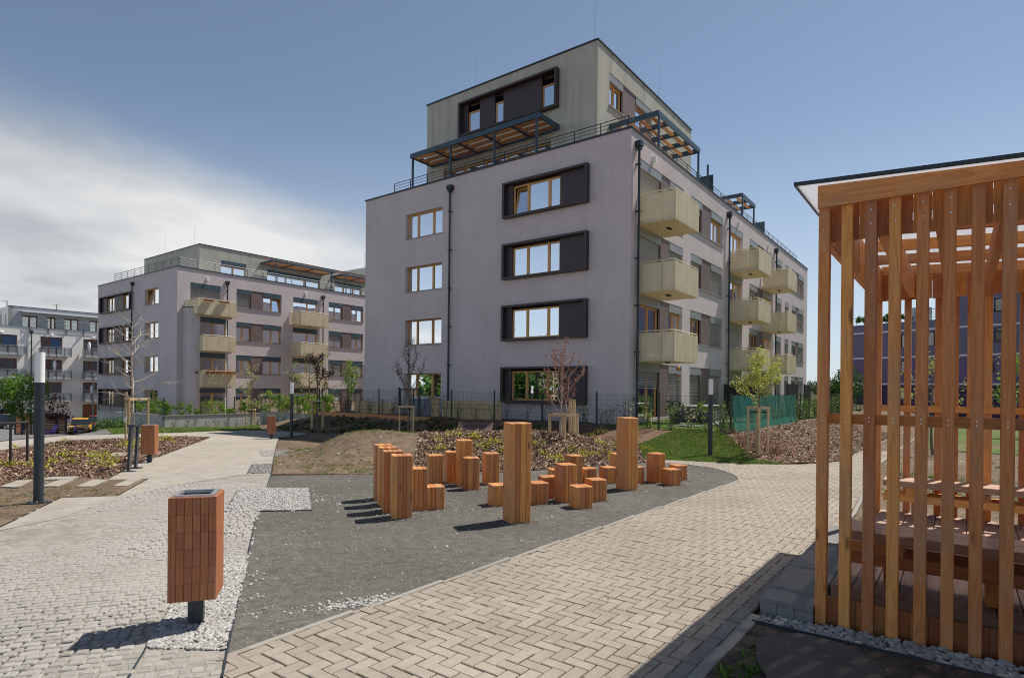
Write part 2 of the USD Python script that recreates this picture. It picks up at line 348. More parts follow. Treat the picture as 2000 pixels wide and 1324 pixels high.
plain('steel', (0.52, 0.53, 0.54), 0.35, 0.8)
plain('black_plastic', (0.02, 0.02, 0.022), 0.45)
plain('sill', (0.30, 0.28, 0.27), 0.5, 0.2)
plain('grey_box', (0.10, 0.105, 0.11), 0.5, var=0.1)
plain('rubber', (0.02, 0.02, 0.02), 0.8)
plain('car_yellow', (0.72, 0.36, 0.02), 0.25)
plain('car_red', (0.30, 0.02, 0.02), 0.25)
plain('skin', (0.48, 0.28, 0.20), 0.55)
plain('hair', (0.05, 0.03, 0.02), 0.7)
plain('cloth_dark', (0.035, 0.035, 0.05), 0.9)
plain('cloth_blue', (0.06, 0.08, 0.16), 0.9)
plain('violet_plastic', (0.30, 0.16, 0.55), 0.4)
plain('bark', (0.17, 0.135, 0.105), 0.9, var=0.3, bump=0.004, bscale=40)
plain('bark_pale', (0.40, 0.35, 0.28), 0.85, var=0.25, bump=0.003, bscale=50)
plain('pot', (0.03, 0.032, 0.035), 0.5)
plain('flower_red', (0.5, 0.04, 0.03), 0.6)
plain('asphalt', (0.13, 0.13, 0.13), 0.9, var=0.2, bump=0.004)
plain('jute', (0.35, 0.27, 0.17), 0.9)
mat('balcony_cream', {'g': ('geometry', {}), 'n': ('noise_texture', {'scale': 2.0, 'detail': 4.0}), 'r': ('rgb_ramp', {'ramp': [(0.3, (0.63, 0.545, 0.365)), (0.7, (0.71, 0.62, 0.43))]}),
    'p': ('principled_bsdf', {'roughness': 0.45, 'specular_ior_level': 0.4}), 't': ('transparent_bsdf', {}), 'm': ('mix_closure', {'fac': 0.30})},
    [('g.position', 'n.vector'), ('n.fac', 'r.fac'), ('r.color', 'p.base_color'), ('p.BSDF', 'm.closure1'), ('t.BSDF', 'm.closure2')], 'm.closure')
plain('balcony_solid', (0.66, 0.57, 0.38), 0.5, var=0.06)
mat('pane', {'f': ('fresnel', {'IOR': 2.15}), 't': ('transparent_bsdf', {'color': (0.72, 0.76, 0.76)}), 'g': ('glossy_bsdf', {'color': (0.92, 0.95, 1.0), 'roughness': 0.015}),
             'ge': ('geometry', {}), 'n': ('noise_texture', {'scale': 1.3, 'detail': 1.0}), 'b': ('bump', {'strength': 0.2, 'distance': 0.012}), 'm': ('mix_closure', {})},
    [('ge.position', 'n.vector'), ('n.fac', 'b.height'), ('b.normal', 'g.normal'), ('f.fac', 'm.fac'), ('t.BSDF', 'm.closure1'), ('g.BSDF', 'm.closure2')], 'm.closure')
mat('balustrade_glass', {'f': ('fresnel', {'IOR': 1.9}), 't': ('transparent_bsdf', {'color': (0.80, 0.85, 0.86)}), 'd': ('diffuse_bsdf', {'color': (0.6, 0.64, 0.66)}), 'm0': ('mix_closure', {'fac': 0.30}), 'g': ('glossy_bsdf', {'roughness': 0.03}), 'm': ('mix_closure', {})},
    [('f.fac', 'm.fac'), ('t.BSDF', 'm0.closure1'), ('d.BSDF', 'm0.closure2'), ('m0.closure', 'm.closure1'), ('g.BSDF', 'm.closure2')], 'm.closure')
mat('opal_roof', {'p': ('principled_bsdf', {'base_color': (0.82, 0.84, 0.88), 'roughness': 0.4}), 't': ('translucent_bsdf', {'color': (0.56, 0.57, 0.60)}), 'm': ('mix_closure', {'fac': 0.75}), 'x': ('transparent_bsdf', {}), 'm2': ('mix_closure', {'fac': 0.24})},
    [('p.BSDF', 'm.closure1'), ('t.BSDF', 'm.closure2'), ('m.closure', 'm2.closure1'), ('x.BSDF', 'm2.closure2')], 'm2.closure')
mat('green_mesh', {'g': ('geometry', {}), 'n': ('noise_texture', {'scale': 2.5, 'detail': 5.0, 'roughness': 0.7}), 'r': ('rgb_ramp', {'ramp': [(0.3, (0.012, 0.14, 0.105)), (0.75, (0.03, 0.23, 0.17))]}),
    'd': ('principled_bsdf', {'roughness': 0.6}), 'l': ('translucent_bsdf', {}), 'm1': ('mix_closure', {'fac': 0.35}), 't': ('transparent_bsdf', {}), 'm2': ('mix_closure', {'fac': 0.22})},
    [('g.position', 'n.vector'), ('n.fac', 'r.fac'), ('r.color', 'd.base_color'), ('r.color', 'l.color'), ('d.BSDF', 'm1.closure1'), ('l.BSDF', 'm1.closure2'), ('m1.closure', 'm2.closure1'), ('t.BSDF', 'm2.closure2')], 'm2.closure')
for ax in 'xyz':
    wood('larch_' + ax, (0.50, 0.185, 0.050), (0.67, 0.295, 0.092), ax, vary=1.5, age=0.5)
    wood('cedar_' + ax, (0.48, 0.18, 0.048), (0.66, 0.29, 0.088), ax, rings=14.0, vary=1.4, age=0.42)
    wood('deck_' + ax, (0.29, 0.165, 0.115), (0.41, 0.265, 0.195), ax, rings=12.0, rough=0.7)
    wood('stake_' + ax, (0.48, 0.34, 0.17), (0.68, 0.52, 0.30), ax, rings=12.0, rough=0.7)
wood('bin_wood', (0.28, 0.095, 0.038), (0.40, 0.150, 0.064), 'z', rings=16.0, vary=0.5)
wood('window_wood', (0.52, 0.27, 0.085), (0.66, 0.38, 0.14), 'z', rings=16.0)
wood('fence_wood', (0.17, 0.062, 0.028), (0.29, 0.115, 0.050), 'x', rings=9.0)
wood('pale_wood', (0.40, 0.30, 0.16), (0.56, 0.43, 0.25), 'z', rings=9.0)
wood('bench_wood', (0.10, 0.055, 0.048), (0.17, 0.10, 0.09), 'x', rings=10.0)
leafy('leaf_spring', (0.25, 0.31, 0.045), (0.44, 0.47, 0.11))
leafy('leaf_green', (0.035, 0.10, 0.012), (0.11, 0.20, 0.03))
leafy('leaf_fresh', (0.09, 0.19, 0.015), (0.22, 0.34, 0.04))
leafy('leaf_pale', (0.30, 0.30, 0.13), (0.48, 0.46, 0.24))
leafy('leaf_dark', (0.012, 0.035, 0.012), (0.035, 0.075, 0.022))
leafy('leaf_purple', (0.055, 0.018, 0.022), (0.14, 0.045, 0.05))
leafy('leaf_copper', (0.18, 0.06, 0.05), (0.36, 0.16, 0.11))
leafy('leaf_yellow', (0.40, 0.42, 0.02), (0.62, 0.58, 0.05))
leafy('leaf_red', (0.15, 0.045, 0.035), (0.28, 0.11, 0.075))
leafy('grass_blade', (0.055, 0.14, 0.012), (0.16, 0.26, 0.035))
leafy('grass_dry', (0.16, 0.18, 0.05), (0.30, 0.29, 0.11))
leafy('chip', (0.075, 0.042, 0.026), (0.36, 0.24, 0.155), 0.0)
leafy('chip_light', (0.30, 0.20, 0.13), (0.52, 0.39, 0.28), 0.0)
leafy('chip_dark', (0.055, 0.022, 0.016), (0.20, 0.095, 0.065), 0.0)
leafy('stone_white', (0.24, 0.23, 0.215), (0.44, 0.43, 0.41), 0.0)
leafy('stone_grey', (0.10, 0.10, 0.095), (0.26, 0.255, 0.24), 0.0)
earth('soil', [(0.25, (0.075, 0.053, 0.036)), (0.5, (0.14, 0.10, 0.068)), (0.75, (0.215, 0.16, 0.112))], 2.5, 0.02, 24.0)
earth('soil_dark', [(0.25, (0.045, 0.035, 0.028)), (0.5, (0.09, 0.07, 0.055)), (0.8, (0.15, 0.12, 0.095))], 4.0, 0.02, 30.0)
earth('mulch', [(0.2, (0.05, 0.026, 0.016)), (0.5, (0.13, 0.075, 0.048)), (0.8, (0.26, 0.17, 0.11))], 6.0, 0.03, 26.0)
earth('turf', [(0.2, (0.045, 0.075, 0.018)), (0.5, (0.09, 0.14, 0.03)), (0.8, (0.19, 0.19, 0.07))], 4.0, 0.02, 60.0)
earth('basalt_gravel', [(0.2, (0.062, 0.060, 0.052)), (0.5, (0.106, 0.102, 0.089)), (0.8, (0.175, 0.168, 0.148))], 9.0, 0.014, 85.0, scale2=0.55)
earth('sand', [(0.2, (0.18, 0.164, 0.14)), (0.5, (0.265, 0.245, 0.213)), (0.8, (0.34, 0.32, 0.285))], 5.0, 0.004, 120.0, scale2=0.6)
earth('concrete_slab', [(0.2, (0.23, 0.207, 0.175)), (0.5, (0.31, 0.283, 0.245)), (0.8, (0.39, 0.36, 0.315))], 3.0, 0.002, 140.0, rough=0.85, scale2=0.35)
earth('step_concrete', [(0.2, (0.135, 0.138, 0.133)), (0.5, (0.19, 0.192, 0.186)), (0.8, (0.25, 0.25, 0.24))], 5.0, 0.002, 140.0, rough=0.85)
earth('forest', [(0.2, (0.012, 0.025, 0.010)), (0.5, (0.03, 0.05, 0.018)), (0.8, (0.06, 0.085, 0.03))], 0.02, 2.0, 0.06)
def paving(name, cols, spread, bump=0.0015):
    mat(name, {'ge': ('geometry', {}), 'oi': ('object_info', {}), 'ad': ('math', {'math_type': 'add'}), 'fr': ('math', {'math_type': 'fraction'}),
        'r': ('rgb_ramp', {'ramp': cols}), 'n': ('noise_texture', {'scale': 14.0, 'detail': 7.0, 'roughness': 0.7}), 'nb': ('noise_texture', {'scale': 0.5, 'detail': 6.0, 'roughness': 0.6}),
        'v1': ('map_range', {'to_min': 1 - spread, 'to_max': 1 + spread}), 'v2': ('map_range', {'from_min': 0.25, 'from_max': 0.75, 'to_min': 0.78, 'to_max': 1.16}), 'vm': ('math', {'math_type': 'multiply'}),
        'h': ('hsv', {}), 'n2': ('noise_texture', {'scale': 220.0, 'detail': 2.0}), 'b': ('bump', {'strength': 0.6, 'distance': bump}), 'p': ('principled_bsdf', {'roughness': 0.88, 'specular_ior_level': 0.25})},
        [('ge.random_per_island', 'ad.value1'), ('oi.random', 'ad.value2'), ('ad.value', 'fr.value1'), ('fr.value', 'r.fac'), ('ge.position', 'n.vector'), ('ge.position', 'nb.vector'),
         ('n.fac', 'v1.value'), ('nb.fac', 'v2.value'), ('v1.result', 'vm.value1'), ('v2.result', 'vm.value2'), ('vm.value', 'h.value'), ('r.color', 'h.color'), ('h.color', 'p.base_color'),
         ('ge.position', 'n2.vector'), ('n2.fac', 'b.height'), ('b.normal', 'p.normal')], 'p.BSDF')
paving('paver', [(0.0, (0.265, 0.233, 0.195)), (0.5, (0.295, 0.26, 0.217)), (1.0, (0.325, 0.288, 0.242))], 0.26)
paving('sett', [(0.0, (0.255, 0.242, 0.222)), (0.5, (0.295, 0.28, 0.258)), (1.0, (0.335, 0.32, 0.297))], 0.26, 0.003)
paving('kerb', [(0.0, (0.25, 0.235, 0.21)), (1.0, (0.30, 0.285, 0.255))], 0.2)
# ------------------------------------------------------------------ lie of the land
rngG = np.random.default_rng(11)
def SN(x, y):
    return x * B[0] + y * B[1], x * N[0] + y * N[1]
def XY(s, n):
    return np.asarray(s)[..., None] * B + np.asarray(n)[..., None] * N
def snpoly(pts):
    return sg.Polygon([s * B + n * N for s, n in pts])

path_poly = snpoly([(-7, -3.76), (13.2, -3.76)]
                   ) if False else sg.Polygon(
    [-7 * B - 3.76 * N, 13.0 * B - 3.76 * N] + [gnd(*p) for p in [(1441, 934), (1430, 925), (1392, 913.5), (1330, 905.5), (1262, 903), (1255, 897), (1330, 899.5), (1400, 903), (1450, 906), (1500, 907), (1560, 907.5), (1600, 905)]] +
    [19.6 * B - 2.68 * N, 56 * B - 2.68 * N, 56 * B - 1.75 * N, 17 * B - 1.80 * N, 13 * B - 1.45 * N, 10 * B - 1.29 * N, -7 * B - 1.29 * N])
path_poly = path_poly.difference(gpoly([(440, 1292), (425, 1360), (400, 1500), (380, 1900), (-900, 1900), (-900, 1292)]).buffer(0))
gravel_poly = gpoly([(440, 1292), (468, 1160), (500, 1010), (507, 999), (609, 997), (604, 953), (521, 953), (529, 928), (740, 926), (870, 925), (1000, 922), (1100, 915), (1200, 908), (1262, 903), (1330, 905.5), (1392, 913.5), (1430, 925), (1441, 934)]).union(
    sg.Polygon([gnd(1441, 934), 13.0 * B - 3.76 * N, 4.0 * B - 3.76 * N, gnd(440, 1292), gnd(500, 1010), gnd(900, 960)])).difference(path_poly)
walk_poly = gpoly([(-700, 1900), (-700, 1330), (0, 1030), (120, 972), (230, 968), (290, 935), (209, 937), (240, 920), (262, 906), (300, 896), (345, 879), (412, 854), (345, 852), (130, 860), (0, 880), (-200, 905), (-200, 886), (0, 862), (130, 850), (345, 845), (480, 839), (560, 843), (600, 846), (597, 850), (545, 855), (542, 862), (535, 892), (529, 928), (521, 953),
                   (604, 953), (609, 997), (507, 999), (500, 1010), (468, 1160), (440, 1292), (425, 1360), (400, 1500), (380, 1900)]).buffer(0).difference(gravel_poly)
concrete_poly = gpoly([(-300, 1172), (0, 1031), (120, 973), (230, 969), (291, 935), (210, 937), (241, 920), (263, 906), (301, 896), (346, 879), (413, 854), (346, 851.5), (130, 859.5), (0, 879), (0, 863), (130, 850.5), (345, 845.5), (480, 839.5), (560, 843.5), (598, 847), (545, 854.5), (541, 862), (534, 892), (531, 906), (491, 907), (481, 926), (420, 935), (330, 949), (200, 984), (110, 1014), (-10, 1038), (-300, 1182)]).buffer(0).intersection(walk_poly)
white_polys = [gpoly([(464, 956), (603, 954), (608, 996), (507, 998), (441, 1003)]), gpoly([(392, 1092), (486, 1086), (455, 1210), (437, 1270), (285, 1266), (335, 1183)]), gpoly([(505, 880), (581, 879.5), (585, 891), (511, 892)])]
dark_poly = gpoly([(483, 925), (492, 908), (530, 907.5), (528, 924)])
pergola_P = np.array([2.358, 4.506])
def pg(s, q):
    return pergola_P + s * B + q * N
pergola_foot = sg.Polygon([pg(-0.3, -0.44), pg(4.3, -0.44), pg(4.3, 5.2), pg(-0.3, 5.2)])
PAVED = unary_union([path_poly, gravel_poly, walk_poly, pergola_foot]).buffer(0.02)
shapely.prepare(PAVED)
SF, NF = 20.91, -6.31                     # the garden fence: along A at SF, along B at NF
def G(x, y):
    x, y = np.broadcast_arrays(np.asarray(x, float), np.asarray(y, float))
    z = -0.022 * np.clip(y, -40, 44)
    z = z - np.maximum(1.4 * sstep(25, 62, y) * sstep(-12, -42, x), sstep(0.690, 0.703, -x / np.maximum(y, 1.0)) * np.clip((y - 25.2) * 0.079, 0, 2.6) * (y < 400)) - 0.9 * sstep(28, 50, y) * sstep(-8, -24, x) * (1 - sstep(-22, -42, x))
    s, n = SN(x, y)
    d = np.maximum.reduce([SF - s, n - NF, -29.8 - n])
    f = 1 - sstep(-0.2, 3.4, d)
    z = z * (1 - f) + 0.17 * f
    z = z - 0.24 * f * sstep(0.24, 0.42, d) * sstep(-20.2, -20.6, n)
    dist = shapely.distance(PAVED, shapely.points(x.ravel(), y.ravel())).reshape(x.shape)
    mask = sstep(0.0, 1.9, dist)
    g = lambda cx, cy, ax, ay, am: am * np.exp(-(((x - cx) / ax) ** 2 + ((y - cy) / ay) ** 2))
    bump = g(-4.3, 17.3, 1.9, 1.7, 0.68) + g(-1.6, 17.6, 1.8, 1.5, 0.42) + g(1.1, 17.6, 2.2, 1.9, 0.66) + g(3.6, 18.5, 1.5, 1.6, 0.25)
    z = z + mask * bump * (1 - f)
    rough = (meshkit.fbm(np.stack([x * 0.9, y * 0.9, x * 0], -1), 3, 5) - 0.5) * 0.16 * mask * (y < 80)
    return z + rough
def gz(x, y):
    return float(G(np.array([x]), np.array([y]))[0])
def drape(poly, off, res):
    """A sheet over the land inside a polygon, cut exactly at its outline."""
    x0, y0, x1, y1 = poly.bounds; shapely.prepare(poly)
    xs, ys = np.arange(x0, x1 + res, res), np.arange(y0, y1 + res, res)
    X, Y = np.meshgrid(xs[:-1], ys[:-1]); X, Y = X.ravel(), Y.ravel()
    cells = shapely.box(X, Y, X + res, Y + res)
    full = shapely.contains_properly(poly, cells); part_ = shapely.intersects(poly, cells) & ~full
    V, F, n = [], [], 0
    for x, y in zip(X[full], Y[full]):
        V.append([[x, y], [x + res, y], [x + res, y + res], [x, y + res]]); F.append([[n, n + 1, n + 2], [n, n + 2, n + 3]]); n += 4
    for c in cells[part_]:
        q = shapely.intersection(c, poly)
        for gm in getattr(q, 'geoms', [q]):
            if gm.geom_type != 'Polygon' or gm.area < 1e-6: continue
            try:
                v, f = trimesh.creation.triangulate_polygon(gm, engine='earcut')
            except Exception:
                continue
            if len(f) == 0: continue
            V.append(v); F.append(np.asarray(f) + n); n += len(v)
    V = np.vstack([np.asarray(v)[:, :2] for v in V]); F = np.vstack(F)
    Vr, inv = np.unique(np.round(V, 4), axis=0, return_inverse=True); inv = inv.ravel()
    F = inv[F]
    z = G(Vr[:, 0], Vr[:, 1]) + off
    a, b, c = (Vr[F[:, k]] for k in range(3))
    area = (b[:, 0] - a[:, 0]) * (c[:, 1] - a[:, 1]) - (b[:, 1] - a[:, 1]) * (c[:, 0] - a[:, 0])
    F[area < 0] = F[area < 0][:, ::-1]; F = F[np.abs(area) > 1e-9]
    mb = MB(); mb.add(np.column_stack([Vr, z]), F); return mb
def axis(lo, hi, step, far):
    mid = np.arange(lo, hi + 1e-6, step); out = [mid]
    k, s = hi, step
    up = []
    while k < far:
        s *= 1.35; k += s; up.append(k)
    k, s = lo, step; dn = []
    while k > -far:
        s *= 1.35; k -= s; dn.append(k)
    return np.concatenate([dn[::-1], mid, up])
gx, gy = axis(-66, 18, 0.4, 4200), axis(-2, 72, 0.4, 4200)
GX, GY = np.meshgrid(gx, gy)
GZ = G(GX, GY)
inn = shapely.distance(PAVED, shapely.points(GX.ravel(), GY.ravel())).reshape(GX.shape)
GZ = GZ - 0.035 * (1 - sstep(0.0, 0.5, inn)) - 0.006
ny, nx = GX.shape
ii, jj = np.meshgrid(np.arange(ny - 1), np.arange(nx - 1), indexing='ij')
q = np.stack([ii * nx + jj, ii * nx + jj + 1, (ii + 1) * nx + jj + 1, (ii + 1) * nx + jj], -1).reshape(-1, 4)
single('ground', MB().add(np.column_stack([GX.ravel(), GY.ravel(), GZ.ravel()]), q), 'soil', kind='structure', smooth=True)
# distant wooded hills
hx = np.linspace(-2600, 3400, 220)
mb = MB()
rows = []
for k, (yy, hh) in enumerate([(1900, -6), (2300, 14), (2900, 24), (3500, 34), (4000, 30)]):
    zz = hh + (meshkit.fbm(np.stack([hx / 420.0, hx * 0 + k, hx * 0], -1), 4, 3) - 0.5) * 26 * (k > 0)
    rows.append(np.column_stack([hx, np.full_like(hx, yy), zz]))
V = np.vstack(rows); n = len(hx)
q = np.array([[k * n + i, k * n + i + 1, (k + 1) * n + i + 1, (k + 1) * n + i] for k in range(4) for i in range(n - 1)])
single('hills', mb.add(V, q), 'forest', kind='structure', smooth=True)

# ------------------------------------------------------------------ paving
def planez(p, off=0.0):
    return -0.022 * p[:, 1] + off
def sheet(poly, off, res=0.6):
    return drape(poly, off, res)
brick_path = thing('brick_path', None, None, kind='structure')
part(brick_path, 'bedding', sheet(path_poly, -0.004, 0.8), 'soil')
# herringbone pavers, laid square to the kerb
inner = path_poly.buffer(-0.004)
W_ = 0.1; bricks = []
s0 = -3.2
for i in range(-4, 280):
    for j in range(-75, 2):
        k = (i - j) % 4
        if k not in (0, 3): continue
        sa, na = s0 + i * W_, -1.30 + j * W_
        bx = (sa, sa + 2 * W_, na, na + W_) if k == 0 else (sa, sa + W_, na, na + 2 * W_)
        bricks.append(bx)
bricks = np.array(bricks); cs = bricks[:, :2].mean(1); cn = bricks[:, 2:].mean(1); cc = XY(cs, cn)
keep = (shapely.distance(inner, shapely.points(cc)) < 0.12) & (cc[:, 1] > 1.2)
bricks, cc = bricks[keep], cc[keep]
shapely.prepare(inner)
order = np.argsort(np.hypot(cc[:, 0], cc[:, 1] - 0.4) + 100 * (cc[:, 1] < 2.6))
rngP = np.random.default_rng(3)
stuff = MB(); count = 0; g_ = 0.0045
frP = Fr((0, 0), B, N)
for idx in order:
    a0, a1, b0, b1 = bricks[idx]
    poly = sg.Polygon([a0 * B + b0 * N, a1 * B + b0 * N, a1 * B + b1 * N, a0 * B + b1 * N])
    whole = shapely.contains(inner, poly)
    zc = -0.022 * cc[idx, 1] + rngP.normal(0, 0.0019)
    near = cc[idx, 1] < 13
    mb = MB(frP)
    if whole:
        if near: mb.cbox(a0 + g_, a1 - g_, b0 + g_, b1 - g_, zc - 0.03, zc + 0.006, 0.005)
        else: mb.box(a0 + g_, a1 - g_, b0 + g_, b1 - g_, zc - 0.012, zc + 0.006)
    else:
        cut = poly.intersection(inner).buffer(-g_)
        if cut.is_empty or cut.area < 0.0012: continue
        mb = MB(); mb.prism(cut, zc - 0.02, zc + 0.006)
    if count < 300 and whole and cc[idx, 1] > 2.6:
        part(brick_path, 'paver', mb, 'paver'); count += 1
    else:
        v, f = mb.arr(); stuff.add(v, f)
part(brick_path, 'more_pavers', stuff, 'paver', kind='stuff')
def kerb_line(parent, pts, w, h0, h1, seg=1.0, matn='kerb', name='kerb_stone'):
    ls = sg.LineString(pts); L = ls.length; k = int(math.ceil(L / seg - 0.05))
    for i in range(k):
        p, q = np.array(ls.interpolate(i * seg).coords[0]), np.array(ls.interpolate(min(L, (i + 1) * seg - 0.006)).coords[0])
        d = (q - p) / np.linalg.norm(q - p); nr = np.array([-d[1], d[0]])
        z = -0.022 * (p[1] + q[1]) / 2
        mb = MB(Fr(p, d, nr)); mb.cbox(0, np.linalg.norm(q - p), -w / 2, w / 2, z + h0, z + h1, 0.006); part(parent, name, mb, matn)
kerb_line(brick_path, [1.95 * B - 3.74 * N, 13.0 * B - 3.74 * N], 0.05, -0.08, 0.012)
kerb_line(brick_path, [-1 * B - 1.245 * N, 4.8 * B - 1.245 * N], 0.085, -0.12, 0.022)
kerb_line(brick_path, [8.2 * B - 1.245 * N, 10.4 * B - 1.26 * N, 13 * B - 1.43 * N, 17 * B - 1.78 * N, 40 * B - 1.73 * N], 0.06, -0.12, 0.022)
kerb_line(brick_path, [19.6 * B - 2.71 * N, 44 * B - 2.71 * N], 0.06, -0.12, 0.02)

single('gravel_bed', sheet(gravel_poly, 0.0, 0.5), 'basalt_gravel', kind='structure')
walk = thing('cobbled_walk', None, None, kind='structure')
part(walk, 'sand', sheet(walk_poly, 0.001, 0.8), 'sand')
part(walk, 'concrete', sheet(concrete_poly, 0.006, 0.9), 'concrete_slab')
# granite setts in courses across the walk, sunk unevenly in the sand
az = math.radians(-20.0); du, dv = np.array([math.cos(az), -math.sin(az)]), np.array([math.sin(az), math.cos(az)])
sett_zone = walk_poly.difference(concrete_poly.buffer(0.005)).difference(unary_union(white_polys + [dark_poly]).buffer(0.03))
setts = []; rngS = np.random.default_rng(8)
v_ = -1.0
while v_ < 14:
    row_h = rngS.uniform(0.072, 0.098); u_ = -12.5 + rngS.uniform(0, 0.1)
    while u_ < 4:
        w_ = rngS.uniform(0.066, 0.112); setts.append((u_, u_ + w_, v_, v_ + row_h)); u_ += w_
    v_ += row_h
setts = np.array(setts); sc_ = setts[:, :2].mean(1)[:, None] * du + setts[:, 2:].mean(1)[:, None] * dv
shapely.prepare(sett_zone)
ok = shapely.contains_xy(sett_zone, sc_[:, 0], sc_[:, 1]) & (sc_[:, 1] > 1.5) & (sc_[:, 1] < 11.5) & (np.abs(sc_[:, 0]) < 0.98 * sc_[:, 1] + 0.6)
setts, sc_ = setts[ok], sc_[ok]
lift = 0.011 * (meshkit.fbm(np.stack([sc_[:, 0] * 0.55, sc_[:, 1] * 0.55, sc_[:, 0] * 0], -1), 3, 21) - 0.36) / 0.3
frS = Fr((0, 0), du, dv); frS.flip = (du[0] * dv[1] - du[1] * dv[0]) < 0
order = np.argsort(np.hypot(sc_[:, 0], sc_[:, 1]) + 100 * (sc_[:, 1] < 2.9)); stuff = MB(); count = 0
for idx in order:
    a0, a1, b0, b1 = setts[idx]
    top = -0.022 * sc_[idx, 1] + float(np.clip(lift[idx], -0.004, 0.016)) + rngS.normal(0, 0.0025)
    j = rngS.normal(0, 0.003, 4); g_ = rngS.uniform(0.004, 0.010); th_ = az + rngS.normal(0, 0.07); mb = MB(rotfr(sc_[idx], th_)); ha, hb = (a1 - a0) / 2, (b1 - b0) / 2
    mb.cbox(-ha + g_ + j[0], ha - g_ + j[1], -hb + g_ + j[2], hb - g_ + j[3], top - 0.035, top + 0.002, 0.007)
    if count < 300 and top + 0.004 > -0.022 * sc_[idx, 1] + 0.004: part(walk, 'sett', mb, 'sett'); count += 1
    else:
        v, f = mb.arr(); stuff.add(v, f)
part(walk, 'more_setts', stuff, 'sett', kind='stuff')
# steel edging between the walk and the play gravel, and round the stone-filled panels
def edging(pts, name='steel_edging', w=0.012, h=0.014):
    mb = MB()
    for p, q in zip(pts[:-1], pts[1:]):
        a, b_ = gnd(*p), gnd(*q); mb.bar([*a, -0.022 * a[1] + h - 0.04], [*b_, -0.022 * b_[1] + h - 0.04], w, 0.08)
    part(walk, name, mb, 'dark_metal')
edging([(434, 1324), (440, 1292), (468, 1160), (500, 1010)]); edging([(507, 999), (609, 997), (604, 953)]); edging([(464, 956), (438, 1003), (335, 1183), (250, 1324)], w=0.014, h=0.006)
edging([(521, 953), (529, 928), (535, 892), (542, 862)]); edging([(483, 925), (492, 908), (530, 907.5)], h=0.016)
for quad in ([(0, 952), (34, 941), (64, 940), (36, 953)], [(78, 951), (116, 940), (145, 939), (112, 951)], [(149, 951), (181, 939), (212, 939), (181, 951)], [(221, 950), (252, 938), (277, 937), (248, 950)], [(82, 938.5), (95, 934), (154, 933), (140, 938)], [(198, 897.5), (222, 886), (318, 884), (303, 896)], [(212, 911), (222, 906), (254, 905), (247, 911)]):
    p = gpoly(quad); c = p.centroid
    mb = MB(); z = gz(c.x, c.y); mb.prism(p, z - 0.05, z + 0.025); part(walk, 'stepping_slab', mb, 'concrete_slab')

def stone_protos(rng, k, matn, flat=0.6):
    out = []
    for i in range(k):
        m = trimesh.creation.icosphere(1, 1.0); v = np.array(m.vertices)
        v = v[:, :] * (0.75 + 0.5 * meshkit.noise(v * 1.3 + i * 7, i)[:, None]) * [1.0, rng.uniform(0.65, 0.95), flat]
        out.append((v, np.array(m.faces), matn))
    return out
rngW = np.random.default_rng(5)
sp = stone_protos(rngW, 4, 'stone_white')
pos = np.vstack([inside(white_polys[0], 5200, rngW), inside(white_polys[1], 5200, rngW), inside(white_polys[2], 900, rngW)])
scatter('/World', 'white_gravel', sp, np.column_stack([pos, planez(pos, 0.004) + rngW.uniform(0, 0.008, len(pos))]), rngW.uniform(0, 6.28, len(pos)), rngW.uniform(0.008, 0.021, len(pos)), rngW,
        label='white crushed stone filling the rectangular panels beside the walk', cat='gravel')
dg = inside(dark_poly, 500, rngW)
scatter('/World', 'grey_pebbles', stone_protos(rngW, 3, 'stone_grey'), np.column_stack([dg, planez(dg, 0.0)]), rngW.uniform(0, 6.28, len(dg)), rngW.uniform(0.015, 0.04, len(dg)), rngW,
        label='dark grey pebbles in the sunken square panel of the walk', cat='gravel')
# stray white pebbles on the play gravel, thicker by the path kerb and along the edging
st = inside(gravel_poly, 900, rngW)
c1 = gnd(690, 1178) + rngW.normal(0, 1, (230, 2)) @ np.array([[0.20, 0.10], [0.0, 0.06]]); c2 = np.vstack([gnd(*p) for p in [(497, 1120), (490, 1140), (486, 1165), (480, 1200)]])[rngW.integers(0, 4, 50)] + rngW.normal(0, 0.07, (50, 2))
c3 = gnd(625, 975) + rngW.normal(0, 0.35, (160, 2))
st = np.vstack([st, c1, c2, c3]); st = st[shapely.contains_xy(gravel_poly, st[:, 0], st[:, 1])]
scatter('/World', 'stray_pebbles', sp, np.column_stack([st, planez(st, 0.002)]), rngW.uniform(0, 6.28, len(st)), rngW.choice([0.008, 0.011, 0.015, 0.022], len(st), p=[0.45, 0.3, 0.18, 0.07]), rngW,
        label='white pebbles strayed over the grey play gravel', cat='pebbles')
gg = inside(gravel_poly.intersection(sg.box(-6, 2, 6, 10)), 9000, rngW)
scatter('/World', 'grey_chippings', stone_protos(rngW, 3, 'stone_grey'), np.column_stack([gg, planez(gg, 0.0)]), rngW.uniform(0, 6.28, len(gg)), rngW.uniform(0.004, 0.010, len(gg)), rngW,
        label='dark grey stone chippings covering the play area', cat='gravel')

# crumbs of soil and small stones swept onto the pavers from the gravel edge
db = inside(path_poly.intersection(sg.box(-3, 2.5, 9, 15)), 1500, rngW); ds_, dn_ = SN(db[:, 0], db[:, 1]); db = db[(rngW.random(len(db)) < 0.07 + 0.9 * np.exp(-(dn_ + 3.76) / 0.22))]
scatter('/World', 'paver_crumbs', stone_protos(rngW, 2, 'soil_dark') + stone_protos(rngW, 1, 'stone_grey'), np.column_stack([db, planez(db, 0.007)]), rngW.uniform(0, 6.28, len(db)), rngW.choice([0.004, 0.006, 0.010], len(db), p=[.5, .35, .15]), rngW, label='crumbs of soil and grit lying on the pavers', cat='grit')
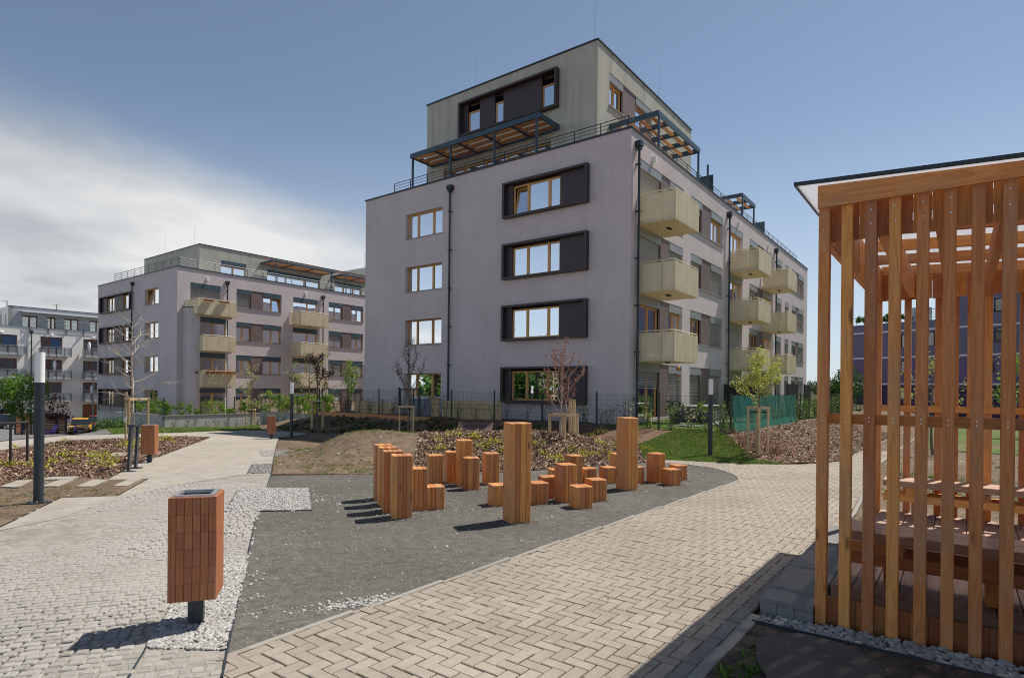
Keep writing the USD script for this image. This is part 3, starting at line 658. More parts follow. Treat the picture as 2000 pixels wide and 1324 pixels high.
# ------------------------------------------------------------------ building kit
def rect(t0, t1, z0, z1):
    return sg.box(min(t0, t1), z0, max(t0, t1), z1)
def facade(th, fr, outline, holes, matn, thick=0.32):
    hs = unary_union([rect(*h) for h in holes]) if holes else sg.Polygon()
    part(th, 'wall', MB(fr).slab(outline.difference(hs), -thick, 0.0), matn)
def window(th, fr, t0, t1, z0, z1, splits=(), rec=0.20, box=None, blind=0.0, curtain=None, frame='window_wood', fw=0.07, tilt=None, blind_mat='blind', name='window'):
    """A wooden window set back rec from the wall face; splits are the mullions' places; box = height of the shutter box above it; blind = the part of the height a slatted blind covers."""
    rng = random.Random(int(abs(t0 * 131 + z0 * 17 + fr.P[0] * 7) * 10))
    zt = z1 - (box or 0)
    mb = MB(fr); w0, w1 = -rec - 0.05, -rec + 0.02
    lo, hi = min(t0, t1), max(t0, t1)
    mb.box(lo, lo + fw, w0, w1, z0, zt); mb.box(hi - fw, hi, w0, w1, z0, zt)
    mb.box(lo + fw, hi - fw, w0, w1, z0, z0 + fw * 0.9); mb.box(lo + fw, hi - fw, w0, w1, zt - fw, zt)
    sp = sorted(splits)
    for m in sp:
        mb.box(m - fw * 0.9, m + fw * 0.9, w0, w1 + 0.006, z0 + fw * 0.9, zt - fw)
    n = part(th, name, mb, frame)
    edges = [lo + fw] + [e for m in sp for e in (m - fw * 0.9, m + fw * 0.9)] + [hi - fw]
    for i in range(0, len(edges), 2):
        a, b_ = edges[i], edges[i + 1]
        za, zb = z0 + fw * 0.9, zt - fw
        if tilt == i // 2:                                   # a sash tipped inward at the top
            g = MB(fr); k = 0.16
            g.add([[a, w0, za], [b_, w0, za], [b_, w0 - k, zb - 0.03], [a, w0 - k, zb - 0.03], [a, w0 + 0.006, za], [b_, w0 + 0.006, za], [b_, w0 - k + 0.006, zb - 0.03], [a, w0 - k + 0.006, zb - 0.03]], BOXF)
            s_ = MB(fr)
            for (p, q) in (((a + 0.02, w0, za), (a + 0.02, w0 - k, zb)), ((b_ - 0.02, w0, za), (b_ - 0.02, w0 - k, zb)), ((a, w0 - k, zb - 0.02), (b_, w0 - k, zb - 0.02))):
                pp, qq = fr([p])[0], fr([q])[0]; t_ = MB(); t_.bar(pp, qq, 0.05, 0.05); v, f = t_.arr(); s_.V.append(v); s_.F.append(f + s_.n); s_.n += len(v)
            part(n, 'sash', s_, frame)
        else:
            dz = rng.uniform(-0.006, 0.006); g = MB(fr)
            g.add([[a, w0 + 0.02 + dz, za], [b_, w0 + 0.02 - dz, za], [b_, w0 + 0.02 - dz, zb], [a, w0 + 0.02 + dz, zb], [a, w0 + 0.032 + dz, za], [b_, w0 + 0.032 - dz, za], [b_, w0 + 0.032 - dz, zb], [a, w0 + 0.032 + dz, zb]], BOXF)
        part(n, 'pane', g, 'pane')
    if box:
        part(th, 'shutter_box', MB(fr).box(lo, hi, -rec + 0.03, -0.012, zt + 0.003, z1), 'box_grey' if box_look[0] == 'g' else 'box_blue')
    if blind:
        h = (zt - z0) * blind; mb = MB(fr); k = int(h / 0.075)
        for i in range(k):
            z = zt - 0.03 - i * 0.075
            mb.add([[lo + 0.03, -rec + 0.035, z - 0.022], [hi - 0.03, -rec + 0.035, z - 0.022], [hi - 0.03, -rec + 0.105, z + 0.022], [lo + 0.03, -rec + 0.105, z + 0.022],
                    [lo + 0.03, -rec + 0.035, z - 0.016], [hi - 0.03, -rec + 0.035, z - 0.016], [hi - 0.03, -rec + 0.105, z + 0.028], [lo + 0.03, -rec + 0.105, z + 0.028]], BOXF)
        mb.box(lo + 0.03, hi - 0.03, -rec + 0.04, -rec + 0.10, zt - h - 0.02, zt - h + 0.02)
        part(n, 'blind', mb, blind_mat)
    if curtain:
        for (c0, c1) in curtain:
            mb = MB(fr); k = 14; xs = np.linspace(c0, c1, k); ws = -rec - 0.22 + 0.035 * np.sin(np.arange(k) * 2.1)
            v = np.vstack([np.column_stack([xs, ws, np.full(k, z0 + 0.03)]), np.column_stack([xs, ws, np.full(k, zt - 0.05)])])
            part(n, 'curtain', mb.add(v, [[i, i + 1, k + i + 1, k + i] for i in range(k - 1)]), 'curtain')
    return n
box_look = ['g']
def panel(th, fr, t0, t1, z0, z1, matn='panel_brown', w=-0.035):
    part(th, 'facade_panel', MB(fr).box(t0 + 0.006, t1 - 0.006, w - 0.1, w, z0, z1), matn)
def window_box(th, fr, t0, t1, z0, z1, parts_, depth=0.24, rim=0.13):
    """A dark metal frame standing out from the wall round a band of windows and panels."""
    lo, hi = min(t0, t1), max(t0, t1)
    mb = MB(fr); b0 = -0.16
    mb.box(lo, hi, b0, depth, z1 - rim * 0.75, z1); mb.box(lo, hi, b0, depth, z0, z0 + rim * 0.75)
    mb.box(lo, lo + rim, b0, depth, z0 + rim * 0.75, z1 - rim * 0.75); mb.box(hi - rim, hi, b0, depth, z0 + rim * 0.75, z1 - rim * 0.75)
    part(th, 'window_surround', mb, 'frame_brown')
    za, zb = z0 + rim * 0.75, z1 - rim * 0.75
    for k in parts_:
        if k[0] == 'p': panel(th, fr, k[1], k[2], za, zb, 'frame_brown', w=0.02)
        else: window(th, fr, k[1], k[2], za + 0.02, zb - (k[4] if len(k) > 4 else 0.02), k[3], rec=0.08, **(k[5] if len(k) > 5 else {}))
def downpipe(th, fr, t, z0, z1, r=0.055, matn='dark_metal', off=0.14):
    n = part(th, 'downpipe', MB().tube(fr([[t, off, z0], [t, off, (z0 + z1) / 2], [t, off, z1 - 0.3]]), r, 10), matn, smooth=40)
    mb = MB(fr); c = 0.15
    mb.add([[t - c, 0.0, z1 - 0.22], [t + c, 0.0, z1 - 0.22], [t + c, 0.27, z1 - 0.22], [t - c, 0.27, z1 - 0.22], [t - c, 0.0, z1], [t + c, 0.0, z1], [t + c, 0.27, z1], [t - c, 0.27, z1]], BOXF)
    mb.box(t - 0.09, t + 0.09, 0.05, 0.23, z1 - 0.36, z1 - 0.22)
    part(n, 'hopper', mb, matn)
    mb = MB(fr)
    for z in np.arange(z0 + 1, z1 - 0.6, 2.0): mb.box(t - 0.075, t + 0.075, 0.0, off + 0.075, z, z + 0.04)
    part(n, 'bracket', mb, matn)
def railing(th, fr_pts, h=0.42, rails=4, step=1.3, z=0.0, r=0.013, matn='dark_metal', name='railing'):
    """A low railing of flat posts and thin rails along world points (x, y) at height z."""
    pts = [np.array(p, float) for p in fr_pts]
    mb = MB()
    for k in range(rails):
        zz = z + h * (k + 1) / rails
        mb.tube([[*p, zz] for p in pts], r if k < rails - 1 else r * 1.5, 6) if len(pts) == 2 else [mb.tube([[*p, zz], [*q, zz]], r if k < rails - 1 else r * 1.5, 6) for p, q in zip(pts[:-1], pts[1:])]
    n = part(th, name, mb, matn)
    for p, q in zip(pts[:-1], pts[1:]):
        L = np.linalg.norm(q - p); k = max(1, int(round(L / step))); d = (q - p) / L
        for i in range(k + 1):
            c = p + d * (i * L / k); part(n, 'post', MB(Fr(c, d, (-d[1], d[0]))).box(-0.022, 0.022, -0.012, 0.012, z - 0.05, z + h), matn)
def balcony(th, fr, s0, s1, zb, depth=1.68, label=None, frontsplit=(0.12, 0.46, 0.80), panel_h=1.18):
    n = part(th, 'balcony', MB(fr).box(s0 + 0.03, s1 - 0.03, 0.0, depth - 0.03, zb, zb + 0.15), 'balcony_solid', label=label)
    L = s1 - s0; cuts = [0.0] + list(frontsplit) + [1.0]
    for a, b_ in zip(cuts[:-1], cuts[1:]):
        part(n, 'front_panel', MB(fr).box(s0 + a * L + 0.012, s0 + b_ * L - 0.012, depth - 0.026, depth, zb - 0.03, zb + panel_h), 'balcony_cream')
    for sx in (s0, s1 - 0.026):
        for a, b_ in ((0.02, 0.66), (0.69, 0.985)):
            part(n, 'side_panel', MB(fr).box(sx, sx + 0.026, a * depth, b_ * depth - 0.012, zb - 0.03, zb + panel_h), 'balcony_cream')
    mb = MB()
    hz = zb + panel_h + 0.09
    mb.tube(fr([[s0 + 0.04, 0, hz], [s0 + 0.04, depth - 0.05, hz]]), 0.024, 8); mb.tube(fr([[s0 + 0.04, depth - 0.05, hz], [s1 - 0.04, depth - 0.05, hz]]), 0.024, 8); mb.tube(fr([[s1 - 0.04, depth - 0.05, hz], [s1 - 0.04, 0, hz]]), 0.024, 8)
    part(n, 'handrail', mb, 'balcony_solid')
    for sx, w in [(s0 + 0.045, depth - 0.05), (s1 - 0.045, depth - 0.05), (s0 + 0.045, depth * 0.675), (s1 - 0.045, depth * 0.675), (s0 + L * 0.46, depth - 0.05), (s0 + L * 0.8, depth - 0.05), (s0 + L * 0.14, depth - 0.05)]:
        part(n, 'post', MB(fr).box(sx - 0.017, sx + 0.017, w - 0.017, w + 0.017, zb + 0.1, hz), 'balcony_solid')
    part(n, 'soffit_lamp', MB(fr).box((s0 + s1) / 2 - 0.17, (s0 + s1) / 2 + 0.17, depth * 0.5 - 0.07, depth * 0.5 + 0.07, zb - 0.05, zb), 'black_plastic')
    part(n, 'drain', MB(fr).box(s0 + 0.06, s0 + 0.14, -0.0, 0.09, zb + 0.02, zb + 0.1), 'black_plastic')
    return n
def roof_pergola(th, fr, t0, t1, w0, w1, ztop, posts, bays, post_z, slat='cedar_x', gap=0.10, bh=0.24, slatw=0.33):
    """A steel terrace pergola with boards laid between cross beams. t along the wall, w0 at the outer edge, w1 at the wall."""
    mb = MB(fr)
    mb.box(t0, t1, w0 - 0.05, w0 + 0.05, ztop - bh, ztop); mb.box(t0, t1, w1 - 0.05, w1 + 0.05, ztop - bh, ztop)
    n = part(th, 'terrace_pergola', mb, 'blue_metal')
    L = (t1 - t0) / bays
    for i in range(bays + 1):
        c = t0 + i * L; c = min(max(c, t0 + 0.05), t1 - 0.05)
        part(n, 'cross_beam', MB(fr).box(c - 0.05, c + 0.05, min(w0, w1) + 0.05, max(w0, w1) - 0.05, ztop - bh + 0.002, ztop - 0.002), 'blue_metal')
    lo, hi = min(w0, w1) + 0.06, max(w0, w1) - 0.06; k = max(1, int((hi - lo) / (slatw + gap)))
    for i in range(bays):
        for j in range(k):
            c = lo + (j + 0.5) * (hi - lo) / k
            part(n, 'roof_board', MB(fr).box(t0 + i * L + 0.055, t0 + (i + 1) * L - 0.055, c - slatw / 2, c + slatw / 2, ztop - bh + 0.05, ztop - bh + 0.085), slat)
    for t in posts:
        part(n, 'post', MB(fr).box(t - 0.045, t + 0.045, w0 - 0.045, w0 + 0.045, post_z, ztop - bh), 'blue_metal')
def wall_lamp(th, fr, t, z):
    n = part(th, 'wall_lamp', MB(fr).box(t - 0.07, t + 0.07, 0.0, 0.16, z - 0.16, z + 0.12), 'white_paint')
def cap(th, fr, t0, t1, z, d=0.36, h=0.07, matn='dark_metal', name='parapet_cap'):
    part(th, name, MB(fr).box(t0, t1, -d, 0.05, z, z + h), matn)
def rod(th, P, z, h=2.6):
    part(th, 'lightning_rod', MB().tube([[*P, z], [*P, z + h * 0.5], [*P, z + h]], [0.012, 0.01, 0.006], 5), 'steel')

# ------------------------------------------------------------------ the lilac apartment block in the middle
C1 = np.array([4.92, 25.0])
LF1, RF1 = Fr(C1, A, -B), Fr(C1, B, N)
apt = thing('apartment_building', 'lilac rendered apartment block with green penthouse, nearest and tallest of the blocks', 'building', (*C1, 0.0), -AR)
ZP = 12.62; LL, RL = 17.15, 36.1; ZB = -1.6
# shaded left face
holesL = []
boxes = []
for k in range(4):
    z0 = 0.94 + 2.967 * k; holesL += [(2.05, 6.66, z0 + 0.06, z0 + 1.62)]; boxes.append(z0)
smalls = []
for k in range(4):
    z0 = 1.01 + 2.95 * k; holesL.append((10.9, 13.7, z0, z0 + 1.38)); smalls.append(z0)
facade(apt, LF1, sg.box(0.0, ZB, LL, ZP), holesL, 'facade_lilac')
for k, z0 in enumerate(boxes):
    window_box(apt, LF1, 1.99, 6.71, z0, z0 + 1.71, [('w', 3.5, 6.2, (5.33, 4.14), 0.10, dict(tilt=2 if k == 3 else None, curtain=[[(5.5, 6.1)], [(3.6, 4.0), (5.6, 6.1)], [(4.2, 5.2)], [(3.6, 4.1)]][k])), ('p', 2.12, 3.5), ('p', 6.2, 6.58)])
for k, z0 in enumerate(smalls):
    window(apt, LF1, 10.9, 13.7, z0, z0 + 1.38, (11.75, 12.93), rec=0.24, curtain=[[(13.1, 13.6)], [(11.0, 11.4), (13.2, 13.6)], [(11.0, 11.65)], [(12.0, 13.6)]][k])
    part(apt, 'sill', MB(LF1).box(10.88, 13.72, -0.2, 0.045, z0 - 0.035, z0), 'sill')
downpipe(apt, LF1, 10.24, -0.2, 12.18)
# sunlit right face
ZT = lambda k: 2.81 + 2.94 * k
holesR, wins, pans = [], [], []
rb = random.Random(4)
for k in range(4):
    zt = ZT(k); zf = zt - 2.46; zs = zt - 1.68
    bl = {0: (0.35, 1.0, 1.0, 1.0), 1: (0.0, 0.0, 0.0, 0.96), 2: (0.95, 0.9, 0.25, 0.95), 3: (0.97, 0.3, 0.2, 0.0)}[k]
    holesR += [(0.9, 5.9, zf, zt), (7.0, 12.12, zs if k else zf, zt)]
    sp = (2.1,)
    wins += [(0.9, 3.22, zf, zt, (2.15,), bl[0]), (4.25, 5.9, zf, zt, (5.1,), bl[1]), (7.0, 8.66, zs if k else zf, zt, (7.85,), bl[2]), (10.13, 12.12, zs if k else zf, zt, (11.1,), bl[3])]
    pans += [(3.22, 4.25, zf, zt), (8.66, 10.13, zs if k else zf, zt)]
    bl = {0: (1.0, 0.2, 0.0, 1.0, 1.0), 1: (0.97, 0.0, 0.0, 0.6, 0.97), 2: (0.0, 0.2, 0.0, 0.5, 0.55), 3: (0.0, 0.0, 0.0, 0.45, 0.15)}[k]
    holesR += [(13.4, 16.1, zf, zt), (17.65, 21.1, zs, zt), (21.1, 23.5, zf, zt), (24.75, 26.45, zs, zt), (27.6, 28.9, zs, zt), (30.0, 34.65, zs, zt)]
    wins += [(13.4, 16.1, zf, zt, (14.8,), bl[0]), (17.65, 19.65, zs, zt, (18.6,), bl[1]), (21.1, 23.5, zf, zt, (22.3,), bl[2]), (24.75, 26.45, zs, zt, (25.6,), bl[3]), (27.6, 28.9, zs, zt, (), bl[3]), (30.0, 31.45, zs, zt, (), bl[3]), (32.55, 34.65, zs, zt, (33.6,), bl[4])]
    pans += [(19.65, 21.1, zs, zt), (31.45, 32.55, zs, zt)]
facade(apt, RF1, sg.box(0.32, ZB, RL, ZP), holesR, 'facade_lilac')
for t0, t1, z0, z1, spl, b in wins:
    window(apt, RF1, t0, t1, z0, z1, spl, rec=0.20, box=0.39, blind=b, curtain=[(t0 + 0.1, t0 + (t1 - t0) * rb.choice([0.3, 0.5, 0.95]))] if b < 0.5 and rb.random() < 0.6 else None)
for p in pans:
    panel(apt, RF1, *p)
for k in range(4):
    zs = ZT(k) - 1.68
    if k:
        for t0, t1 in ((6.98, 12.14),): part(apt, 'sill', MB(RF1).box(t0, t1, -0.18, 0.06, zs - 0.05, zs), 'sill')
    for t0, t1 in ((17.63, 21.1), (24.73, 26.47), (27.58, 28.92), (29.98, 34.67)): part(apt, 'sill', MB(RF1).box(t0, t1, -0.18, 0.06, zs - 0.05, zs), 'sill')
for k in (1, 2, 3):
    zb = 2.86 + 2.94 * (k - 1)
    for (s0, s1) in ((0.70, 3.48), (13.40, 16.28), (20.70, 23.56)):
        balcony(apt, RF1, s0, s1, zb)
for t in (0.48, 12.94, 24.2): downpipe(apt, RF1, t, 0.2, 12.18)
for t in (2.2, 15.0, 22.2): wall_lamp(apt, RF1, t, 11.97)
# back walls, roof, dark interior
BK = Fr(C1 + LL * A, B, -N); part(apt, 'wall', MB(BK).slab(sg.box(0.32, ZB, RL, ZP), -0.32, 0.0), 'facade_lilac')
BK2 = Fr(C1 + RL * B, A, B); part(apt, 'wall', MB(BK2).slab(sg.box(0.32, ZB, LL - 0.32, ZP), -0.32, 0.0), 'facade_lilac')
frB = Fr(C1, B, A)
part(apt, 'roof_terrace', MB(frB).box(0.33, RL - 0.33, 0.33, LL - 0.33, 11.5, 11.75), 'concrete_wall')
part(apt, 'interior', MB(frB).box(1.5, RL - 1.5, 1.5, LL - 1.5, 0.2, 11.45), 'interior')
for z in (-0.1, 2.85, 5.79, 8.73):
    part(apt, 'floor_slab', MB(frB).box(0.34, RL - 0.34, 0.34, LL - 0.34, z - 0.12, z + 0.10), 'concrete_wall')
cap(apt, LF1, -0.05, LL + 0.05, ZP); cap(apt, RF1, 0.36, RL + 0.05, ZP); cap(apt, BK, 0.36, RL - 0.36, ZP); cap(apt, BK2, 0.0, LL, ZP)
# penthouse of two storeys
PS0, PT0, PS1, PT1, PZ = 1.75, 2.62, 13.9, 13.88, 18.05
PC = C1 + PS0 * B + PT0 * A
PL, PR = Fr(PC, A, -B), Fr(PC, B, N); pl, pr = PT1 - PT0, PS1 - PS0
wl = lambda t: t - PT0 if False else t          # penthouse coordinates are measured from its own corner
facade(apt, PL, sg.box(0, 11.7, pl, PZ), [(2.2, 8.5, 15.55, 17.28), (2.6, 9.9, 11.8, 13.95)], 'facade_green')
window_box(apt, PL, 2.12, 8.58, 15.46, 17.36, [('w', 2.36, 3.15, (), 0.45), ('p', 3.15, 5.6), ('w', 5.6, 6.16, (), 0.45), ('p', 6.16, 7.22), ('w', 7.22, 8.06, (), 0.45), ('p', 8.06, 8.45), ('p', 2.25, 2.36)], depth=0.3)
window(apt, PL, 2.6, 9.9, 11.8, 13.95, (4.0, 5.4, 6.9, 8.4), rec=0.2)
facade(apt, PR, sg.box(0.32, 11.7, pr, PZ), [(1.2, 6.15, 15.46, 17.04), (1.4, 6.4, 11.8, 13.95)], 'facade_green')
for t0, t1 in ((1.2, 2.68), (4.18, 6.15)): window(apt, PR, t0, t1, 15.46, 17.04, ((t0 + t1) / 2,), rec=0.2, box=0.38, blind=0)
panel(apt, PR, 2.68, 4.18, 15.46, 17.04)
part(apt, 'sill', MB(PR).box(1.15, 6.2, -0.15, 0.06, 15.40, 15.455), 'sill')
window(apt, PR, 1.4, 6.4, 11.8, 13.95, (2.7, 3.9, 5.1), rec=0.2)
part(apt, 'wall', MB(Fr(C1, B, A)).box(PS0 + 0.33, PS1 - 0.33, PT1 - 0.32, PT1, 11.7, PZ), 'facade_green')
part(apt, 'wall', MB(Fr(C1, B, A)).box(PS1 - 0.32, PS1, PT0 + 0.33, PT1, 11.7, PZ), 'facade_green')
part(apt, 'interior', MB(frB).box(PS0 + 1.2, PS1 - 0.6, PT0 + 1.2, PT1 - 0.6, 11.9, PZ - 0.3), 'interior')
part(apt, 'penthouse_roof', MB(frB).box(PS0 + 0.33, PS1 - 0.33, PT0 + 0.33, PT1 - 0.33, PZ - 0.25, PZ - 0.05), 'concrete_wall')
cap(apt, PL, -0.05, pl + 0.05, PZ); cap(apt, PR, 0.36, pr + 0.05, PZ); cap(apt, Fr(C1 + PS0 * B + PT1 * A, B, A), 0.36, pr, PZ); cap(apt, Fr(C1 + PS1 * B + PT0 * A, A, B), 0.0, pl, PZ)
rod(apt, C1 + 2.3 * B + 3.1 * A, PZ); rod(apt, C1 + 2.2 * B + 10.6 * A, PZ); rod(apt, C1 + 9.5 * B + 2.9 * A, PZ)
# terrace railing, pergolas, planting on the roof
railing(apt, [C1 + 0.28 * B + 15.0 * A, C1 + 0.28 * B + 0.28 * A, C1 + 33.0 * B + 0.28 * A], h=0.62, rails=4, step=1.35, z=ZP + 0.07)
frT = Fr(C1, A, B)
roof_pergola(apt, frT, 4.70, 13.42, 0.05, 1.72, 14.58, (4.9, 7.45, 10.4, 13.25), 5, 12.69, slat='cedar_x', gap=0.05, slatw=0.34)
frU = Fr(C1, B, A)
roof_pergola(apt, frU, 2.95, 8.42, 0.12, 2.58, 14.52, (3.1, 8.3), 4, 12.69, gap=0.34, slatw=0.20)
roof_pergola(apt, frU, 16.2, 19.2, 0.12, 1.5, 14.25, (16.35, 19.0), 2, 12.69, gap=0.25, slatw=0.22)
part(apt, 'terrace_screen', MB(frU).box(11.2, 11.26, 0.3, 1.7, 11.8, 14.0), 'blue_metal')
part(apt, 'flue', MB().tube([[*(C1 + 10.9 * B + 0.5 * A), 12], [*(C1 + 10.9 * B + 0.5 * A), 14.0], [*(C1 + 10.9 * B + 0.5 * A), 14.5]], 0.06, 8), 'blue_metal')
part(apt, 'terrace_screen', MB(frU).box(22.5, 22.56, 0.3, 1.4, 11.8, 13.9), 'blue_metal')

# ------------------------------------------------------------------ the lilac block behind it to the left
box_look[0] = 'b'
C2 = np.array([-27.44, 48.6]); DZ = -1.33
LF2, RF2 = Fr(C2, A, -B, DZ), Fr(C2, B, N, DZ)
ap2 = thing('apartment_building', 'lilac rendered block with bulging corner bay, standing behind the concrete wall', 'building', (*C2, -2.0), -AR)
RL2 = 44.0; L2 = 17.1
holesL, bx2, sm2 = [], [], []
for k in range(4):
    z0 = 0.90 + 2.955 * k; holesL += [(9.0, 16.1, z0 + 0.06, z0 + 1.54), (3.46, 6.26, 1.10 + 2.93 * k, 2.48 + 2.93 * k)]; bx2.append(z0); sm2.append(1.10 + 2.93 * k)
facade(ap2, LF2, sg.box(0.0, ZB - 1.2, L2, ZP), holesL, 'facade_lilac')
for z0 in bx2:
    window_box(ap2, LF2, 8.93, 16.15, z0, z0 + 1.62, [('w', 12.95, 14.7, (13.8,), 0.12), ('p', 10.8, 12.95), ('w', 9.55, 10.8, (), 0.12), ('p', 14.7, 16.02), ('p', 9.06, 9.55)])
for k, z0 in enumerate(sm2):
    window(ap2, LF2, 3.46, 6.26, z0, z0 + 1.38, (4.9,), rec=0.24, tilt=1 if k == 3 else None, curtain=[(3.6, 4.7)] if k == 2 else None)
    part(ap2, 'sill', MB(LF2).box(3.44, 6.28, -0.2, 0.045, z0 - 0.035, z0), 'sill')
downpipe(ap2, LF2, 8.62, 0.2, 12.18)
holesR, wins, pans = [], [], []
for k in range(4):
    zt = 2.70 + 2.93 * k; zf = zt - 2.42; zs = zt - 1.66
    lowz = zf if k == 0 else zs
    if k == 3: holesR += [(1.02, 3.56, zf, zt)]; wins += [(1.02, 3.56, zf, zt, (2.4,), 0.85)]
    holesR += [(4.98, 9.34, lowz, zt), (10.56, 13.3, zf, zt), (14.6, 18.96, lowz, zt), (22.0, 24.6, zf, zt), (26.0, 30.4, zs, zt), (33.5, 36.0, zf, zt), (37.4, 41.8, zs, zt)]
    b = {0: (0, 0, 0, .5, .5), 1: (0, 0, 0, .7, .3), 2: (0, 0, 0, .6, .2), 3: (.95, 0, 0, 0, 0)}[k]
    wins += [(4.98, 6.35, lowz, zt, (5.6,), b[0]), (7.52, 9.34, lowz, zt, (8.4,), b[1]), (10.56, 13.3, zf, zt, (12.2,), b[2]), (14.6, 16.3, lowz, zt, (15.4,), b[3]), (17.48, 18.96, lowz, zt, (18.2,), b[4]),
             (22.0, 24.6, zf, zt, (23.6,), 0), (26.0, 27.6, zs, zt, (26.8,), 0), (28.8, 30.4, zs, zt, (29.6,), 0), (33.5, 36.0, zf, zt, (35,), 0), (37.4, 39.0, zs, zt, (38.2,), 0), (40.2, 41.8, zs, zt, (41,), 0)]
    pans += [(6.35, 7.52, lowz, zt), (16.3, 17.48, lowz, zt), (27.6, 28.8, zs, zt), (39.0, 40.2, zs, zt)]
facade(ap2, RF2, sg.box(0.32, ZB - 1.2, RL2, ZP), holesR, 'facade_lilac')
for t0, t1, z0, z1, spl, b in wins: window(ap2, RF2, t0, t1, z0, z1, spl, rec=0.2, box=0.42, blind=b, blind_mat='blind', tilt=1 if (abs(t0 - 7.52) < .1 and z1 > 9) else None, curtain=[(t0 + 0.1, t0 + (t1 - t0) * rb.choice([0.3, 0.5, 0.9]))] if b < 0.5 and rb.random() < 0.4 else None)
for p in pans: panel(ap2, RF2, *p)
for k in (1, 2, 3):
    zs = 2.70 + 2.93 * k - 1.66
    for t0, t1 in ((4.96, 9.36), (14.58, 18.98)): part(ap2, 'sill', MB(RF2).box(t0, t1, -0.18, 0.06, zs - 0.05, zs), 'sill')
# the bay under the top balcony: round-cornered, three storeys
BW = 1.35; b0, b1 = 0.45, 4.0
ang = np.linspace(math.pi, math.pi / 2, 8)
bayp = sg.Polygon([(b0, 0.0)] + [(b0 + 0.75 + 0.75 * math.cos(a), BW - 0.75 + 0.75 * math.sin(a)) for a in ang] + [(1.22, BW), (1.22, BW - 0.25), (b0 + 0.3, BW - 0.6), (b0 + 0.3, 0.0)])
part(ap2, 'bay_wall', MB(RF2).prism(bayp, ZB - 1.0, 9.28), 'facade_lilac')
part(ap2, 'bay_cap', MB(RF2).prism(sg.Polygon([(b0 - 0.04, 0.0)] + [(b0 + 0.75 + 0.79 * math.cos(a), BW - 0.75 + 0.79 * math.sin(a)) for a in ang] + [(1.3, BW + 0.04), (1.3, 0)]), 9.28, 9.35), 'dark_metal')
for k in range(3):
    zt = 2.70 + 2.93 * k; f2 = Fr(RF2.P + BW * N, RF2.d, RF2.n, DZ)
    window(ap2, f2, 1.24, 3.35, zt - 2.42, zt, (2.3,), rec=0.1, box=0.42)
    f3 = Fr(C2 + 3.4 * B, N, B, DZ)
    part(ap2, 'bay_post', MB(RF2).box(3.36, 3.46, BW - 0.16, BW - 0.02, zt - 2.42, zt), 'white_paint')
    part(ap2, 'bay_floor', MB(RF2).box(1.0, 3.9, 0.0, BW - 0.02, zt + 0.02, zt + 0.44), 'facade_lilac')
LB = ['balcony with flower boxes on its rail', None, None]
for k in (1, 2, 3):
    zb = 2.86 + 2.94 * (k - 1)
    balcony(ap2, RF2, 1.15 if k < 3 else 0.72, 3.95 if k < 3 else 3.98, zb, depth=1.95)
    balcony(ap2, RF2, 10.3, 13.35, zb, depth=1.75); balcony(ap2, RF2, 21.8, 24.8, zb, depth=1.7); balcony(ap2, RF2, 33.3, 36.2, zb, depth=1.7)
for t in (4.1, 13.85, 25.3): downpipe(ap2, RF2, t, 0.2, 12.0)
for t in (2.4, 11.9): wall_lamp(ap2, RF2, t, 11.95)
frB2 = Fr(C2, B, A, DZ)
BKa = Fr(C2 + L2 * A, B, -N, DZ); part(ap2, 'wall', MB(BKa).slab(sg.box(0.32, ZB - 1, RL2, ZP), -0.32, 0), 'facade_lilac')
part(ap2, 'wall', MB(frB2).box(RL2 - 0.32, RL2, 0.33, L2 - 0.33, ZB, ZP), 'facade_lilac')
part(ap2, 'roof_terrace', MB(frB2).box(0.33, RL2 - 0.33, 0.33, L2 - 0.33, 11.5, 11.75), 'concrete_wall')
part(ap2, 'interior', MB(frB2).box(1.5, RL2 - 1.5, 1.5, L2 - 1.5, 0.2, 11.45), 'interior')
cap(ap2, LF2, -0.05, L2 + 0.05, ZP); cap(ap2, RF2, 0.36, RL2 + 0.05, ZP, d=0.36); cap(ap2, BKa, 0.36, RL2 - 0.36, ZP)
QS0, QT0, QS1, QT1, QZ = 2.9, 2.45, 36.0, 13.9, 15.35
QC = C2 + QS0 * B + QT0 * A; QL, QR = Fr(QC, A, -B, DZ), Fr(QC, B, N, DZ)
facade(ap2, QL, sg.box(0, 11.7, QT1 - QT0, QZ), [], 'facade_green')
qh = [(1.9, 4.3, 11.8, 14.3), (6.4, 12.4, 11.8, 14.2), (14.2, 17.8, 11.8, 14.2), (19.4, 21.0, 11.8, 14.1), (22.8, 24.6, 11.8, 14.0)]
facade(ap2, QR, sg.box(0.32, 11.7, QS1 - QS0, QZ), qh, 'facade_green')
for t0, t1, z0, z1 in qh: window(ap2, QR, t0, t1, z0, z1, ((t0 + t1) / 2,) if t1 - t0 < 3 else (t0 + (t1 - t0) * .35, t0 + (t1 - t0) * .7), rec=0.2, box=0.45)
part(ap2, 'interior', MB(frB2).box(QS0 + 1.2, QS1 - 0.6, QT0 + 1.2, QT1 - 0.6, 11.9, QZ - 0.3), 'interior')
part(ap2, 'penthouse_roof', MB(frB2).box(QS0 + 0.33, QS1, QT0 + 0.33, QT1, QZ - 0.25, QZ - 0.05), 'concrete_wall')
part(ap2, 'wall', MB(frB2).box(QS0 + 0.33, QS1, QT1 - 0.3, QT1, 11.7, QZ - 0.26), 'facade_green')
cap(ap2, QL, -0.05, QT1 - QT0, QZ); cap(ap2, QR, 0.36, QS1 - QS0, QZ)
railing(ap2, [C2 + 0.2 * B + 13.5 * A, C2 + 0.2 * B + 0.2 * A, C2 + 40 * B + 0.2 * A], h=0.75, rails=4, step=1.5, z=ZP + 0.07 + DZ, r=0.016)
fq = Fr(C2, B, A, DZ)
